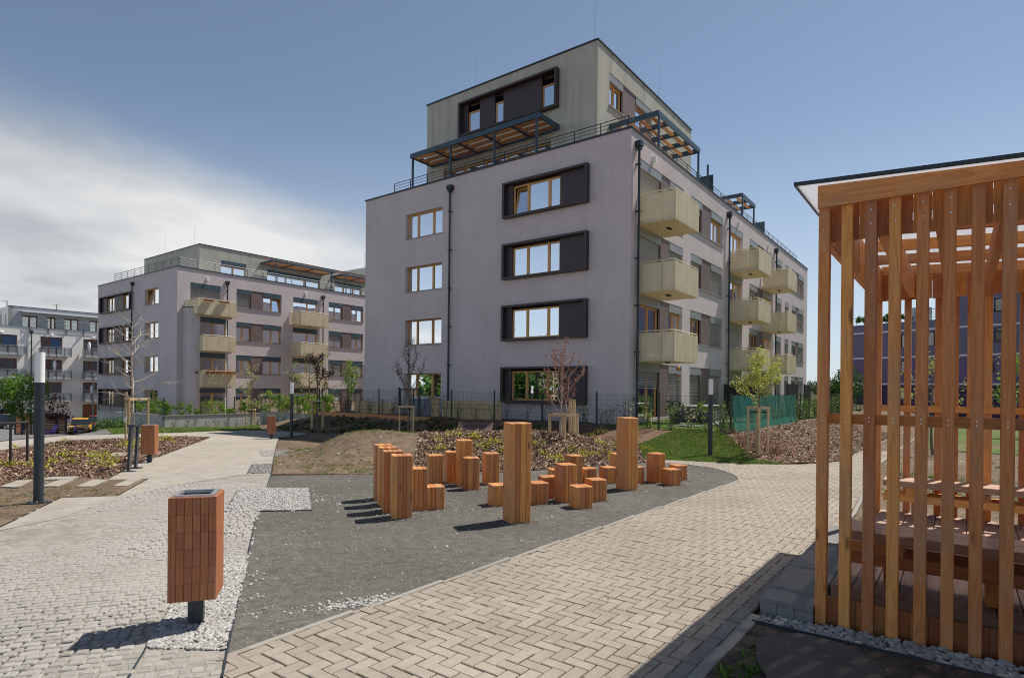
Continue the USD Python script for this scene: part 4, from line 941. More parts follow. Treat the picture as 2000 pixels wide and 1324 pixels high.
roof_pergola(ap2, fq, 8.6, 15.6, 0.4, 2.4, 14.75, (9.0, 15.2), 3, 12.69, gap=0.13, slatw=0.30, bh=0.16)
roof_pergola(ap2, fq, 16.6, 21.4, 0.4, 2.4, 14.70, (17.0, 21.2), 2, 12.69, gap=0.13, slatw=0.30, bh=0.16)
for t in (5.5, 14.4, 20.4): wall_lamp(ap2, Fr(QC, B, N, DZ), t - 0.4, 13.6)
# roof access ladder cage seen over the far end
mb = MB(); cc_ = C2 + 24.5 * B + 5 * A
part(ap2, 'stair_head', MB(frB2).box(24.0, 32.0, 4.5, 11.0, QZ + 0.0, QZ + 1.9), 'facade_green')
for i in range(5):
    for j in range(2):
        p = cc_ + (i * 0.75 - 0.6) * B + j * 0.9 * A - 1.5 * N * 0; mb.tube([[*p, 13.2 if i else 12.2], [*p, 17.7]], 0.03, 5)
for z in (14.2, 15.0, 15.8, 16.5, 17.1, 17.7):
    for j in range(2):
        p, q_ = cc_ - 0.6 * B + j * 0.9 * A, cc_ + 2.4 * B + j * 0.9 * A; mb.tube([[*p, z], [*q_, z]], 0.022, 5)
part(ap2, 'ladder_cage', mb, 'steel')
rod(ap2, C2 + 3.2 * B + 4 * A, QZ + DZ, 2); rod(ap2, C2 + 3.2 * B + 10 * A, QZ + DZ, 2)

# flower boxes hanging on the balcony rails of that block
fbx = [(3, 1.55, 'empty brown flower box on the top corner balcony, nearer the round bay'), (3, 2.85, 'empty brown flower box on the top corner balcony, farther from the round bay'),
       (1, 0.0, 'flower box with red flowers on the side rail of the low corner balcony'), (1, 1.75, 'red flower box leftmost on the front of the low corner balcony'), (1, 2.6, 'red flower box middle of the front rail of the low corner balcony'), (1, 3.45, 'red flower box rightmost on the front of the low corner balcony')]
for k, t, lab in fbx:
    zb = 2.86 + 2.94 * (k - 1) + 1.05 + DZ
    if t == 0.0: f = Fr(C2 + 1.1 * B + 1.0 * N, N, -B)
    else: f = Fr(C2 + t * B + 1.99 * N, B, N)
    c = f([[0, 0.1, zb]])[0]
    th = thing('flower_box', lab, 'flower box', c, -AR, 'flower boxes on the balcony rails')
    part(th, 'trough', MB(f).box(-0.36, 0.36, 0.0, 0.2, zb, zb + 0.17), 'fence_wood')
    if k == 1:
        rr = np.random.default_rng(int(t * 10) + 3); mb = MB(); mf = MB()
        for _ in range(110):
            p = f([[rr.uniform(-0.36, 0.36), rr.uniform(0, 0.3), zb + 0.15 + rr.uniform(-0.22, 0.2)]])[0]; ax = rr.normal(0, 1, (3, 3)); qx, _r = np.linalg.qr(ax)
            (mf if rr.random() < 0.4 else mb).add(p + np.array([[-.05, 0, 0], [0, -.03, 0], [.05, 0, 0], [0, .03, 0]]) @ qx, [[0, 1, 2, 3]])
        part(th, 'leaves', mb, 'leaf_green'); part(th, 'flowers', mf, 'flower_red')
# ------------------------------------------------------------------ far white block on the left, violet block on the right
C3 = np.array([-61.05, 77.0])
RF3 = Fr(C3, B, N)
ap3 = thing('apartment_building', 'white apartment block with glass balconies at the far left edge', 'building', (*C3, -4.0), -AR)
holes, wins = [], []
for k in range(4):
    zt = 7.70 - 2.95 * k; zb = zt - 2.25
    for t0, t1 in ((-5.0, -2.43), (-0.06, 2.30), (4.63, 6.9), (9.4, 11.8)):
        if k == 3 and t0 < 1: continue
        holes.append((t0, t1, zb, zt)); wins.append((t0, t1, zb, zt, k))
holes.append((-7.5, -2.6, -4.3, -1.6)); holes.append((-10.0, -6.6, -1.0, 1.6)); holes.append((-10.0, -6.6, 2.5, 7.6))
facade(ap3, RF3, sg.box(-13.0, -4.8, 15.0, 8.75), holes, 'facade_white')
for t0, t1, zb, zt, k in wins:
    n = window(ap3, RF3, t0, t1, zb, zt, (t0 + (t1 - t0) * (0.38 if t0 > -1 else 0.3),), rec=0.25, frame='rust_frame', fw=0.12)
    if k == 0 and t0 < 4: part(n, 'roller_blind', MB(RF3).box(t0 + (t1 - t0) * 0.4 + 0.12, t1 - 0.12, -0.235, -0.215, zt - 1.25, zt - 0.12), 'blind_blue')
    elif k == 3: part(n, 'roller_blind', MB(RF3).box(t0 + 0.1, t1 - 0.1, -0.2, -0.18, zb + 0.05, zt - 0.1), 'fence_wood')
window(ap3, RF3, -7.5, -2.6, -4.3, -1.6, (-6.0, -4.4), rec=0.3, frame='steel', fw=0.08)
window(ap3, RF3, -10.0, -6.6, -1.0, 1.6, (-8.4,), rec=0.3, frame='rust_frame'); window(ap3, RF3, -10.0, -6.6, 2.5, 7.6, (-8.4,), rec=0.3, frame='rust_frame')
for k in range(3):
    zb = 5.15 - 2.95 * k
    for t0, t1 in ((-5.4, -1.85), (-0.35, 2.95), (4.45, 7.8), (9.2, 12.4)):
        n = part(ap3, 'balcony', MB(RF3).box(t0, t1, 0.0, 1.25, zb, zb + 0.17), 'facade_grey')
        L = (t1 - t0) / 4
        for i in range(4): part(n, 'glass_panel', MB(RF3).box(t0 + i * L + 0.05, t0 + (i + 1) * L - 0.05, 1.20, 1.215, zb + 0.12, zb + 1.08), 'balustrade_glass')
        for s_ in (t0 + 0.02, t1 - 0.04): part(n, 'glass_panel', MB(RF3).box(s_, s_ + 0.015, 0.1, 1.15, zb + 0.12, zb + 1.08), 'balustrade_glass')
        for i in range(5): part(n, 'post', MB(RF3).box(t0 + i * L - 0.03 + 0.02, t0 + i * L + 0.03 + 0.02, 1.21, 1.26, zb - 0.05, zb + 1.15), 'dark_metal')
        part(n, 'handrail', MB(RF3).box(t0, t1 + 0.03, 1.18, 1.26, zb + 1.15, zb + 1.21), 'steel')
downpipe(ap3, RF3, -1.03, -4.0, 8.35)
for t in (-4.0, 1.1, 5.8): part(ap3, 'wall_lamp', MB().mesh(trimesh.creation.icosphere(2, 0.2), lambda v, t=t: RF3([[t, 0.08, 7.95]])[0] + v * [1, 1, 0.6]), 'white_paint')
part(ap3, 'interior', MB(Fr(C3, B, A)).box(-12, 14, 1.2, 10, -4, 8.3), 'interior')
part(ap3, 'roof_terrace', MB(Fr(C3, B, A)).box(-12.9, 14.9, 0.33, 14, 8.2, 8.4), 'concrete_wall')
F3 = Fr(C3 + 1.7 * A, B, N)
uh = [(-1.6, 0.05, 8.5, 10.42), (1.05, 2.0, 8.5, 10.42), (2.95, 4.6, 8.5, 10.42), (5.9, 7.6, 8.5, 10.42)]
facade(ap3, F3, sg.box(-2.9, 8.4, 15.0, 11.45), uh, 'facade_grey')
for h in uh: window(ap3, F3, *h, ((h[0] + h[1]) / 2,), rec=0.25, frame='rust_frame', fw=0.1)
F3b = Fr(C3 + 1.7 * A - 2.9 * B, A, -B)
facade(ap3, F3b, sg.box(0.0, 8.4, 12.0, 11.45), [(1.2, 1.8, 8.8, 10.6), (3.4, 4.0, 8.8, 10.6), (6.5, 7.3, 8.8, 10.6)], 'facade_white')
for h in ((1.2, 1.8), (3.4, 4.0), (6.5, 7.3)): window(ap3, F3b, *h, 8.8, 10.6, (), rec=0.2, frame='rust_frame', fw=0.08)
part(ap3, 'penthouse_roof', MB(F3).box(-2.85, 15, -11.5, -0.33, 11.2, 11.4), 'concrete_wall')
part(ap3, 'canopy', MB(F3).box(-2.0, 15, 0.0, 1.5, 10.75, 10.87), 'balustrade_glass')
part(ap3, 'canopy_edge', MB(F3).box(-2.0, 15, 1.5, 1.6, 10.72, 10.9), 'white_paint')
cap(ap3, F3, -2.95, 15, 11.45); cap(ap3, RF3, -13, 15, 8.75, d=1.6, h=0.06, matn='box_grey')
railing(ap3, [C3 - 1.4 * B + 0.2 * N, C3 + 14.5 * B + 0.2 * N], h=1.05, rails=2, step=1.9, z=8.75, r=0.03)
for i, t in enumerate(np.arange(-1.2, 14, 1.95)):
    part(ap3, 'bracket', MB(RF3).add([[t - 0.05, 0, 8.5], [t + 0.05, 0, 8.5], [t + 0.05, 0.55, 8.72], [t - 0.05, 0.55, 8.72], [t - 0.05, 0, 8.0], [t + 0.05, 0, 8.0], [t + 0.05, 0.02, 8.72], [t - 0.05, 0.02, 8.72]], BOXF), 'box_grey')
mb = MB(); o = C3 - 3.2 * B + 5.0 * A
for i in range(2):
    p = o + i * 0.6 * A; mb.tube([[*p, 8.5], [*p, 12.4], [*(p + 0.9 * B), 12.4], [*(p + 0.9 * B), 11.4]], 0.045, 5)
for z in np.arange(8.8, 12.2, 0.4): mb.tube([[*o, z], [*(o + 0.6 * A), z]], 0.03, 4)
part(ap3, 'roof_ladder', mb, 'box_grey')
part(ap3, 'chimney_pipe', MB().tube([[*(C3 + 3 * B + 5 * A), 11.3], [*(C3 + 3 * B + 5 * A), 11.8], [*(C3 + 3 * B + 5 * A), 12.6]], 0.07, 6).tube([[*(C3 + 2.6 * B + 5 * A), 12.5], [*(C3 + 3 * B + 5 * A), 12.55], [*(C3 + 3.5 * B + 5 * A), 12.5]], 0.05, 6), 'box_grey')
def parasol(name, P, z, h, label):
    th = thing(name, label, 'parasol', (*P, z), 0, None)
    rr = np.array([0.03, 0.16, 0.20, 0.17, 0.10, 0.14, 0.04]); zz = z + h * np.array([0.98, 0.9, 0.75, 0.6, 0.48, 0.42, 0.38])
    part(th, 'canopy', MB().tube([[*P, q] for q in zz], rr, 8), 'white_paint', smooth=50)
    part(th, 'pole', MB().tube([[*P, z], [*P, z + h * .5], [*P, z + h]], 0.025, 6), 'steel')
parasol('parasol', RF3([[1.25, 0.75, 0]])[0][:2], 2.38, 2.3, 'folded white parasol on the middle balcony of the white block')
parasol('parasol', RF3([[5.45, 0.7, 0]])[0][:2], -0.58, 2.0, 'folded white parasol on a lower right balcony of the white block, beside the street lamp')
parasol('parasol', RF3([[5.1, 0.7, 0]])[0][:2], 5.33, 2.0, 'white folded parasol on the top right balcony of the white block')

dP, nP = np.array([math.sin(math.radians(145)), math.cos(math.radians(145))]), np.array([-math.cos(math.radians(35)), -math.sin(math.radians(35))])
C4 = np.array([40.66, 71.0]); F4 = Fr(C4, dP, nP)
ap4 = thing('apartment_building', 'blue and violet block with white bands, seen through the slatted pergola', 'building', (*C4, -1.0), 0.0)
h4 = [(5.1, 5.75, 6.6, 8.05), (7.6, 9.1, 6.65, 8.15), (12.9, 14.4, 6.7, 8.15), (15.8, 17.6, 6.7, 8.1), (12.95, 13.7, 3.7, 5.1), (5.1, 5.75, 3.7, 5.1), (16.2, 17.8, 3.7, 5.1), (12.95, 14.6, 0.9, 2.15), (5.05, 5.7, 0.8, 2.1), (8.2, 8.9, 0.5, 2.1), (12.9, 14.3, 9.75, 11.1), (16.5, 18.0, 9.75, 11.1), (0.0, 1.2, -0.6, 1.7)]
for z0, z1, m_ in ((-1.6, 2.42, 'facade_plum'), (2.60, 5.42, 'facade_violet'), (5.60, 8.38, 'facade_blue'), (8.56, 9.45, 'facade_blue')):
    facade(ap4, F4, sg.box(0.0, z0, 32.0, z1), [h for h in h4 if h[2] >= z0 and h[3] <= z1 and h[0] > 0], m_)
for z in (2.42, 5.42, 8.38): part(ap4, 'band', MB(F4).box(-0.02, 32.0, -0.3, 0.03, z, z + 0.18), 'band_white')
facade(ap4, F4, sg.box(9.6, 9.46, 32.0, 14.5), [h for h in h4 if h[2] > 9.4], 'facade_blue')
for h in h4:
    if h[0] > 0: window(ap4, F4, *h, ((h[0] + h[1]) / 2,) if h[1] - h[0] > 1 else (), rec=0.2, frame='cloth_dark', fw=0.06)
for h in ((5.1, 5.75, 6.6, 8.05), (12.9, 13.5, 6.7, 8.15), (12.95, 14.6, 0.9, 2.15)): part(ap4, 'curtain', MB(F4).box(h[0] + 0.08, h[1] - 0.08, -0.45, -0.43, h[2] + 0.1, h[3] - 0.1), 'curtain')
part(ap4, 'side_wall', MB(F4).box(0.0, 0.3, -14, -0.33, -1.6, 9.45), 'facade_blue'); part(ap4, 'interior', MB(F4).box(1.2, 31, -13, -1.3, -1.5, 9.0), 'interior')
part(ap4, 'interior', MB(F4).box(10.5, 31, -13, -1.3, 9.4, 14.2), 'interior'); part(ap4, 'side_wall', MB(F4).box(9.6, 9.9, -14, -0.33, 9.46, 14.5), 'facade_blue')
part(ap4, 'roof_terrace', MB(F4).box(0.31, 9.6, -14, -0.33, 9.0, 9.2), 'concrete_wall')
part(ap4, 'roof_box', MB(F4).box(6.1, 7.6, -1.6, -0.2, 9.2, 10.97), 'facade_grey')
part(ap4, 'roof_box_window', MB(F4).box(6.35, 6.8, -0.2, -0.18, 9.9, 10.5), 'pane')
railing(ap4, [F4([[7.7, -0.2, 0]])[0][:2], F4([[9.5, -0.2, 0]])[0][:2]], h=1.15, rails=4, step=0.9, z=9.47, r=0.03, matn='facade_grey')
def leaf_blob(rng, n, centre, rad, size, mat_shape=None, flat=0.0):
    """n small leaves spread through lumpy ellipsoids: light and dark clumps with gaps between."""
    k = max(3, int(n / 60)); cl = rng.normal(0, 1, (k, 3)); cl /= np.linalg.norm(cl, axis=1, keepdims=True); cl *= rng.uniform(0.35, 0.95, (k, 1)) ** 0.6
    p = cl[rng.integers(0, k, n)] + rng.normal(0, 0.17, (n, 3))
    p = np.asarray(centre) + p * np.asarray(rad)
    return leaves_at(rng, p, size)
def leaves_at(rng, p, size, droop=0.25):
    n = len(p); d = rng.normal(0, 1, (n, 3)); d[:, 2] -= droop; d /= np.linalg.norm(d, axis=1, keepdims=True)
    u = np.cross(d, rng.normal(0, 1, (n, 3))); u /= np.linalg.norm(u, axis=1, keepdims=True) + 1e-9
    s = size * rng.uniform(0.6, 1.35, (n, 1))
    a, b_, c, e = p, p + d * s * 0.5 + u * s * 0.32, p + d * s, p + d * s * 0.5 - u * s * 0.32
    V = np.stack([a, b_, c, e], 1).reshape(-1, 3); F = np.arange(4 * n).reshape(-1, 4)
    return V, F
rr = np.random.default_rng(31)
mb = MB()
for i in range(7):
    c = F4([[0.7 + i * 0.85, -0.6, 9.95]])[0]; v, f = leaf_blob(rr, 240, c, (0.6, 0.6, 0.55), 0.22); mb.add(v, f)
single('roof_hedge', mb, 'leaf_green', 'clipped green hedge along the roof edge of the violet block', 'hedge')

# ------------------------------------------------------------------ concrete garden walls and wire fences
Wc, Wl, Wr = np.array([-23.4, 40.0]), np.array([-32.6, 46.9]), np.array([-19.0, 45.8])
V1, V2 = np.array([-18.5, 44.0]), np.array([-13.1, 39.9])
def wall_run(th, p, q, zt, zb, th_=0.22, pan=2.6):
    L = np.linalg.norm(q - p); d = (q - p) / L; k = max(1, int(round(L / pan)))
    for i in range(k):
        a, b_ = i * L / k, (i + 1) * L / k
        part(th, 'wall_panel', MB(Fr(p, d, (-d[1], d[0]))).box(a + 0.006, b_ - 0.006, -th_ / 2, th_ / 2, zb, zt), 'concrete_wall')
    part(th, 'coping', MB(Fr(p, d, (-d[1], d[0]))).box(-0.1, L + 0.1, -th_ / 2 - 0.04, th_ / 2 + 0.04, zt + 0.003, zt + 0.06), 'sill')
w1 = thing('garden_wall', 'long pale concrete garden wall bending below the lilac block at left', 'wall', (*Wc, -2.0))
wall_run(w1, Wl, Wc, -0.50, -3.6); wall_run(w1, Wc, Wr, -0.50, -3.2)
w2 = thing('garden_wall', 'shorter concrete garden wall ending in the shaded bank beside the black lamp', 'wall', (*V1, -2.0))
wall_run(w2, V1, V2, -0.32, -2.8)
def wire_fence(name, label, pts, z, h, step=2.5, posts=True, matn='fence_green', wires=(0.10, 0.20), cat='fence', ph=0.06, extra=None):
    th = thing(name, label, cat, (*pts[0], z))
    for p, q in zip(pts[:-1], pts[1:]):
        p, q = np.array(p, float), np.array(q, float); L = np.linalg.norm(q - p); d = (q - p) / L; k = max(1, int(round(L / step))); f = Fr(p, d, (-d[1], d[0]))
        for i in range(k + 1):
            c = i * L / k; part(th, 'post', MB(f).box(c - 0.028, c + 0.028, -0.02, 0.02, z - 0.35, z + h + ph), matn)
        for i in range(k):
            a, b_ = i * L / k + 0.03, (i + 1) * L / k - 0.03; mb = MB(f)
            for x in np.arange(a + 0.02, b_, wires[0]): mb.box(x - 0.0028, x + 0.0028, 0.021, 0.0266, z + 0.02, z + h)
            for zz in np.arange(z + 0.04, z + h, wires[1]): mb.box(a, b_, 0.027, 0.033, zz - 0.003, zz + 0.003)
            part(th, 'wire_panel', mb, matn)
    return th
plain('fence_green', (0.012, 0.035, 0.028), 0.45)
K = SF * B + NF * N
fA = wire_fence('wire_fence', 'dark green wire mesh fence in front of the shaded lilac facade', [SF * B - 29.8 * N, K], 0.17, 1.30)
fr_ = Fr(K, -B * 0.55 + 0.84 * N * 0 + 0 * B, N); mb = MB(); mb.bar([*(K - 0.1 * B), 0.05], [*(K + 0.02 * A + 1.1 * A), 1.0], 0.04, 0.04); mb.bar([*K, 1.05], [*(K + 1.2 * B), 0.1], 0.04, 0.04)
part(fA, 'brace', mb, 'fence_green')
fB = wire_fence('wire_fence', 'dark green wire fence running away behind the green screen towards the violet block', [K + 0.1 * B, SF * B + NF * N + 40 * B], 0.17, 1.30, step=2.2, wires=(0.11, 0.2))
fC = wire_fence('wire_fence', 'wire mesh fence standing on the bent concrete wall at left', [Wl, Wc, Wr], -0.42, 1.15, wires=(0.12, 0.22))
fD = wire_fence('wire_fence', 'wire mesh fence on top of the shorter concrete wall by the black lamp', [V1, V2, SF * B - 29.8 * N], -0.24, 1.15, wires=(0.12, 0.22))
# green shading net tied to the fence, its hem trailing
mb = MB(); xs = np.linspace(0.15, 9.9, 60); o = np.random.default_rng(9)
top = 1.45 + 0.02 * np.sin(xs * 2.9); bot = 0.12 + 0.05 * np.sin(xs * 1.7) + 0.0 * xs; wv = -0.045 - 0.02 * np.sin(xs * 5.1) - 0.015 * np.sin(xs * 11)
fN = Fr(K, B, N)
rows = [np.column_stack([xs, 0.05 + (0.02 * np.sin(xs * 5.1 + r_) + 0.012 * np.sin(xs * 13 + r_)) + 0.10 * (r_ == 0), bot + (top - bot) * r_ / 4]) for r_ in range(5)]
v = np.vstack(rows); m_ = len(xs)
mb = MB(fN); net = thing('shade_net', 'green shading net tied along the fence behind the staked tree', 'shade net', (*K, 0.1))
part(net, 'sheet', mb.add(v, [[r_ * m_ + i, r_ * m_ + i + 1, (r_ + 1) * m_ + i + 1, (r_ + 1) * m_ + i] for r_ in range(4) for i in range(m_ - 1)]), 'green_mesh')
plain('net_hem', (0.22, 0.42, 0.40), 0.7)
part(net, 'hem', MB(fN).tube(np.column_stack([xs, 0.18 + 0.06 * np.sin(xs * 4.3) + 0.04 * np.sin(xs * 9), bot - 0.02 + 0.03 * np.sin(xs * 7)]), 0.03, 5) if False else MB().tube(fN(np.column_stack([xs, 0.18 + 0.06 * np.sin(xs * 4.3) + 0.04 * np.sin(xs * 9), bot - 0.04 + 0.03 * np.sin(xs * 7)])), 0.028, 5), 'net_hem')
# timber edge of the garden terrace, wooden screens and a gate behind the fence
tb = thing('timber_edging', 'brown timber beam edging the raised garden beneath the fence', 'timber edging', (*(SF * B - 21 * N), 0))
fT_ = Fr(SF * B - 0.27 * B, N, B)
for a, b_ in ((-29.7, -26.7), (-26.68, -23.7), (-23.68, -20.4)): part(tb, 'beam', MB(fT_).box(a, b_, -0.06, 0.03, -0.12, 0.19), 'larch_x')
def screen(label, n0, n1, z0, z1, s, matn, k=7):
    th = thing('wood_screen', label, 'screen', (*(s * B + n0 * N), z0)); f = Fr(s * B, N, B)
    for i in range(k): part(th, 'board', MB(f).box(n0, n1, -0.012, 0.012, z0 + (z1 - z0) * i / k + 0.006, z0 + (z1 - z0) * (i + 1) / k - 0.004), matn)
    for n_ in (n0 + 0.04, n1 - 0.04, (n0 + n1) / 2): part(th, 'post', MB(f).box(n_ - 0.03, n_ + 0.03, 0.013, 0.06, z0 - 0.1, z1), matn)
screen('yellowish board screen behind the fence, left of the shaded gate', -27.0, -23.7, 0.12, 0.82, SF + 0.35, 'stake_x')
screen('narrow pale board screen just right of the garden gate', -21.0, -20.5, 0.12, 1.05, SF + 0.3, 'stake_x', 9)
screen('wide pale board screen behind the fence below the downpipe', -20.3, -16.6, 0.12, 1.0, SF + 0.35, 'stake_x', 9)
gt = thing('garden_gate', 'narrow dark metal garden gate in the wire fence, left of the downpipe', 'gate', (*(SF * B - 22.3 * N), 0.1)); fg = Fr(SF * B - 0.06 * B, N, B)
mb = MB(fg)
for x in (-22.95, -21.45): mb.box(x - 0.035, x + 0.035, -0.03, 0.03, 0.0, 1.62)
part(gt, 'gate_post', mb, 'fence_green'); mb = MB(fg); mb.box(-22.88, -21.52, -0.02, 0.02, 1.5, 1.56); mb.box(-22.88, -21.52, -0.02, 0.02, 0.15, 0.2); mb.box(-22.88, -22.83, -0.02, 0.02, 0.2, 1.5); mb.box(-21.57, -21.52, -0.02, 0.02, 0.2, 1.5)
for x in np.arange(-22.75, -21.6, 0.12): mb.box(x - 0.006, x + 0.006, -0.006, 0.006, 0.2, 1.5)
part(gt, 'gate_leaf', mb, 'fence_green')
ac = thing('heat_pump', 'pale grey heat pump under the lowest small window, behind the gate', 'heat pump', (*(LF1([[12.3, 0.3, 0]])[0][:2]), 0.2), -AR)
part(ac, 'casing', MB(LF1).box(11.75, 12.85, 0.12, 0.5, 0.25, 1.15), 'white_paint'); ring = trimesh.creation.annulus(0.2, 0.34, 0.03)
part(ac, 'fan_guard', MB().mesh(ring, lambda v: LF1(np.column_stack([12.4 + v[:, 0], 0.52 + v[:, 2], 0.7 + v[:, 1]]))), 'black_plastic')
tank = thing('garden_cabinet', 'blue grey garden cabinet standing behind the gate', 'cabinet', (*(SF * B + 0.8 * B - 22.2 * N), 0.15), -AR); fk = Fr(SF * B, N, B)
part(tank, 'body', MB(fk).cbox(-22.7, -21.7, 0.5, 1.0, 0.15, 0.98, 0.02), 'facade_grey'); part(tank, 'lid', MB(fk).cbox(-22.74, -21.66, 0.46, 1.04, 0.985, 1.03, 0.01), 'box_grey')
# the garden by the sunlit face: storage boxes, pots, paving
def locs(s, n): return s * B + n * N
gb = thing('storage_box', 'dark grey panelled storage box on the garden terrace by the big window', 'storage box', (*locs(26.5, -9.4), 0.2), -AR); f = Fr(np.zeros(2), B, N)
for i in range(4): part(gb, 'panel', MB(f).box(25.6 + i * 0.85, 26.42 + i * 0.85, -9.05, -9.0, 0.18, 0.88), 'grey_box')
part(gb, 'side', MB(f).box(25.6, 25.65, -9.9, -9.06, 0.18, 0.88), 'grey_box'); part(gb, 'lid', MB(f).box(25.56, 29.05, -9.95, -8.97, 0.885, 0.93), 'box_grey')
tp = thing('terrace_slabs', None, None, kind='structure')
for i in range(9): part(tp, 'slab', MB(f).box(23.2 + i * 0.9, 24.09 + i * 0.9, -9.0 if i > 2 else -9.6, -8.2, 0.12, 0.205), 'step_concrete')
for i, (s, n_, r_, h_, lab) in enumerate([(25.0, -8.6, 0.32, 0.5, 'large dark flower pot with a leafy shrub on the garden slabs'), (24.0, -9.5, 0.25, 0.42, 'dark pot with an evergreen bush against the house corner'), (33.4, -7.0, 0.2, 0.36, 'small dark pot on the lawn near the green net')]):
    P = locs(s, n_); th = thing('flower_pot', lab, 'flower pot', (*P, 0.2))
    part(th, 'pot', MB().tube([[*P, 0.2], [*P, 0.2 + h_ * 0.8], [*P, 0.2 + h_]], [r_ * 0.75, r_, r_ * 1.04], 14), 'pot', smooth=40)
    rr = np.random.default_rng(40 + i); v, f_ = leaf_blob(rr, 260, [*P, 0.2 + h_ + 0.25], (0.35, 0.35, 0.35), 0.09); part(th, 'plant', MB().add(v, f_), ['leaf_fresh', 'leaf_dark', 'leaf_green'][i])
ds = thing('privacy_screen', 'black privacy screen beside the second downpipe', 'screen', (*locs(35.9, -10.4), 0.2), -AR); part(ds, 'panel', MB(f).box(35.3, 35.38, -11.05, -9.3, 0.2, 2.0), 'black_plastic'); part(ds, 'post', MB(f).box(35.28, 35.40, -9.28, -9.2, 0.2, 2.05), 'black_plastic')
for i, s in enumerate((43.0, 48.5)):
    ds = thing('privacy_screen', ['black privacy screen above the green net, left of the staked tree crown', 'black privacy screen above the green net at its far end'][i], 'screen', (*locs(s, -9.6), 0.2), -AR)
    part(ds, 'panel', MB(f).box(s, s + 3.2 - i, -9.3, -9.22, 0.2, 2.1), 'black_plastic'); part(ds, 'post', MB(f).box(s - 0.07, s, -9.31, -9.21, 0.2, 2.15), 'black_plastic')
wc = thing('wind_toy', 'small rainbow wind toy hanging under the lowest balcony', 'wind toy', (*RF1([[4.0, 0.6, 0]])[0][:2], 2.2))
for i, (m_, dx) in enumerate((('rust_frame', -0.16), ('car_yellow', -0.05), ('leaf_fresh', 0.06), ('blind_blue', 0.16))):
    g = trimesh.creation.icosphere(2, 0.10); c = RF1([[4.0 + dx, 0.6, 2.66 - abs(dx) * 0.3]])[0]; part(wc, 'gore', MB().mesh(g, lambda v, c=c: c + v * [0.55, 0.55, 1.0]), m_)
part(wc, 'cord', MB().tube(RF1([[4.0, 0.6, 2.86], [4.0, 0.6, 2.4], [3.97, 0.6, 1.95]]), 0.008, 4), 'white_paint')
for i, (z, m_) in enumerate(((2.28, 'car_red'), (2.02, 'leaf_fresh'))): part(wc, 'pendant', MB().mesh(trimesh.creation.icosphere(1, 0.05), lambda v, z=z: RF1([[3.98, 0.6, z]])[0] + v * [1, 0.5, 1.2]), m_)
# ------------------------------------------------------------------ slatted larch pergola on the right
FP = Fr(pergola_P, N, B)                        # t along the slat row, w away from the viewer
per = thing('pergola', 'larch pergola of upright slats with benches, deck and opal roof at right', 'pergola', (*pergola_P, -0.1), -AR)
Q1 = 3.9; SFAR = 3.80
rp = np.random.default_rng(12)
rz = lambda q: 3.185 - 0.057 * q
for i in range(26):
    q = 0.0 + 0.1535 * i; j = rp.normal(0, 0.0025, 2)
    lean = rp.normal(0, 0.0035, 2); mb = MB(FP); mb.cbox(q - 0.036 + j[0], q + 0.036 + j[0], -0.045, 0.05, -0.10, 3.02, 0.004)
    mb.V[0] = mb.V[0] + ((mb.V[0][:, 2:] + 0.1) / 3.1) * np.array([*(lean[0] * N + lean[1] * 0.5 * B), 0]); sl = part(per, 'slat', mb, 'larch_z'); sm = MB(FP)
    for z_ in (-0.02, 0.03, 1.43, 1.46, 2.86, 2.96): sm.add([[q + j[0] + 0.006 * math.cos(a), -0.0462, z_ + 0.006 * math.sin(a)] for a in np.arange(6) * math.pi / 3], [[0, 1, 2], [0, 2, 3], [0, 3, 4], [0, 4, 5]])
    part(sl, 'screw', sm, 'steel', kind='stuff')
for q in [0.0, 0.31, 0.62, 0.78, 0.93, 1.09, 1.40, 1.55, 1.71, 2.02, 2.17, 2.33, 2.64, 2.95, 3.26, 3.57, 3.84]:
    part(per, 'slat', MB(FP).cbox(q - 0.036, q + 0.036, SFAR - 0.045, SFAR + 0.045, -0.12, 2.98, 0.004), 'larch_z')
for s, nm in ((-0.078, 0), (SFAR + 0.047, 1)):
    for a, b_ in ((-0.036, 1.95), (1.954, Q1)):
        mb = MB(FP); z0 = 3.018
        mb.add([[a, s, z0], [b_, s, z0], [b_, s + 0.03, z0], [a, s + 0.03, z0], [a, s, rz(a)], [b_, s, rz(b_)], [b_, s + 0.03, rz(b_)], [a, s + 0.03, rz(a)]], BOXF); part(per, 'fascia_board', mb, 'larch_x')
for s in (0.055, SFAR - 0.075):
    for i in range(35): part(per, 'rim_board', MB(FP).box(0.0 + i * 0.111, 0.107 + i * 0.111, s, s + 0.022, 2.78 + rp.normal(0, 0.002), rz(i * 0.111) - 0.036), 'larch_z')
for q in (0.0, Q1 - 0.06):
    part(per, 'end_beam', MB(FP).box(q - 0.03, q + 0.022, 0.08, SFAR - 0.08, 2.78, 2.9), 'larch_y')
    for i in range(31): part(per, 'rim_board', MB(FP).box(q + 0.024, q + 0.046, 0.1 + i * 0.115, 0.21 + i * 0.115, 2.785, rz(q) - 0.036), 'larch_z')
    part(per, 'end_beam', MB(FP).box(q - 0.03, q + 0.022, 0.08, SFAR - 0.08, 2.902, rz(q) - 0.036), 'larch_y')
for i in range(1, 11):
    q = i * 0.355; part(per, 'rafter', MB(FP).box(q - 0.028, q + 0.028, 0.08, SFAR - 0.08, 2.80, rz(q) - 0.111), 'larch_y')
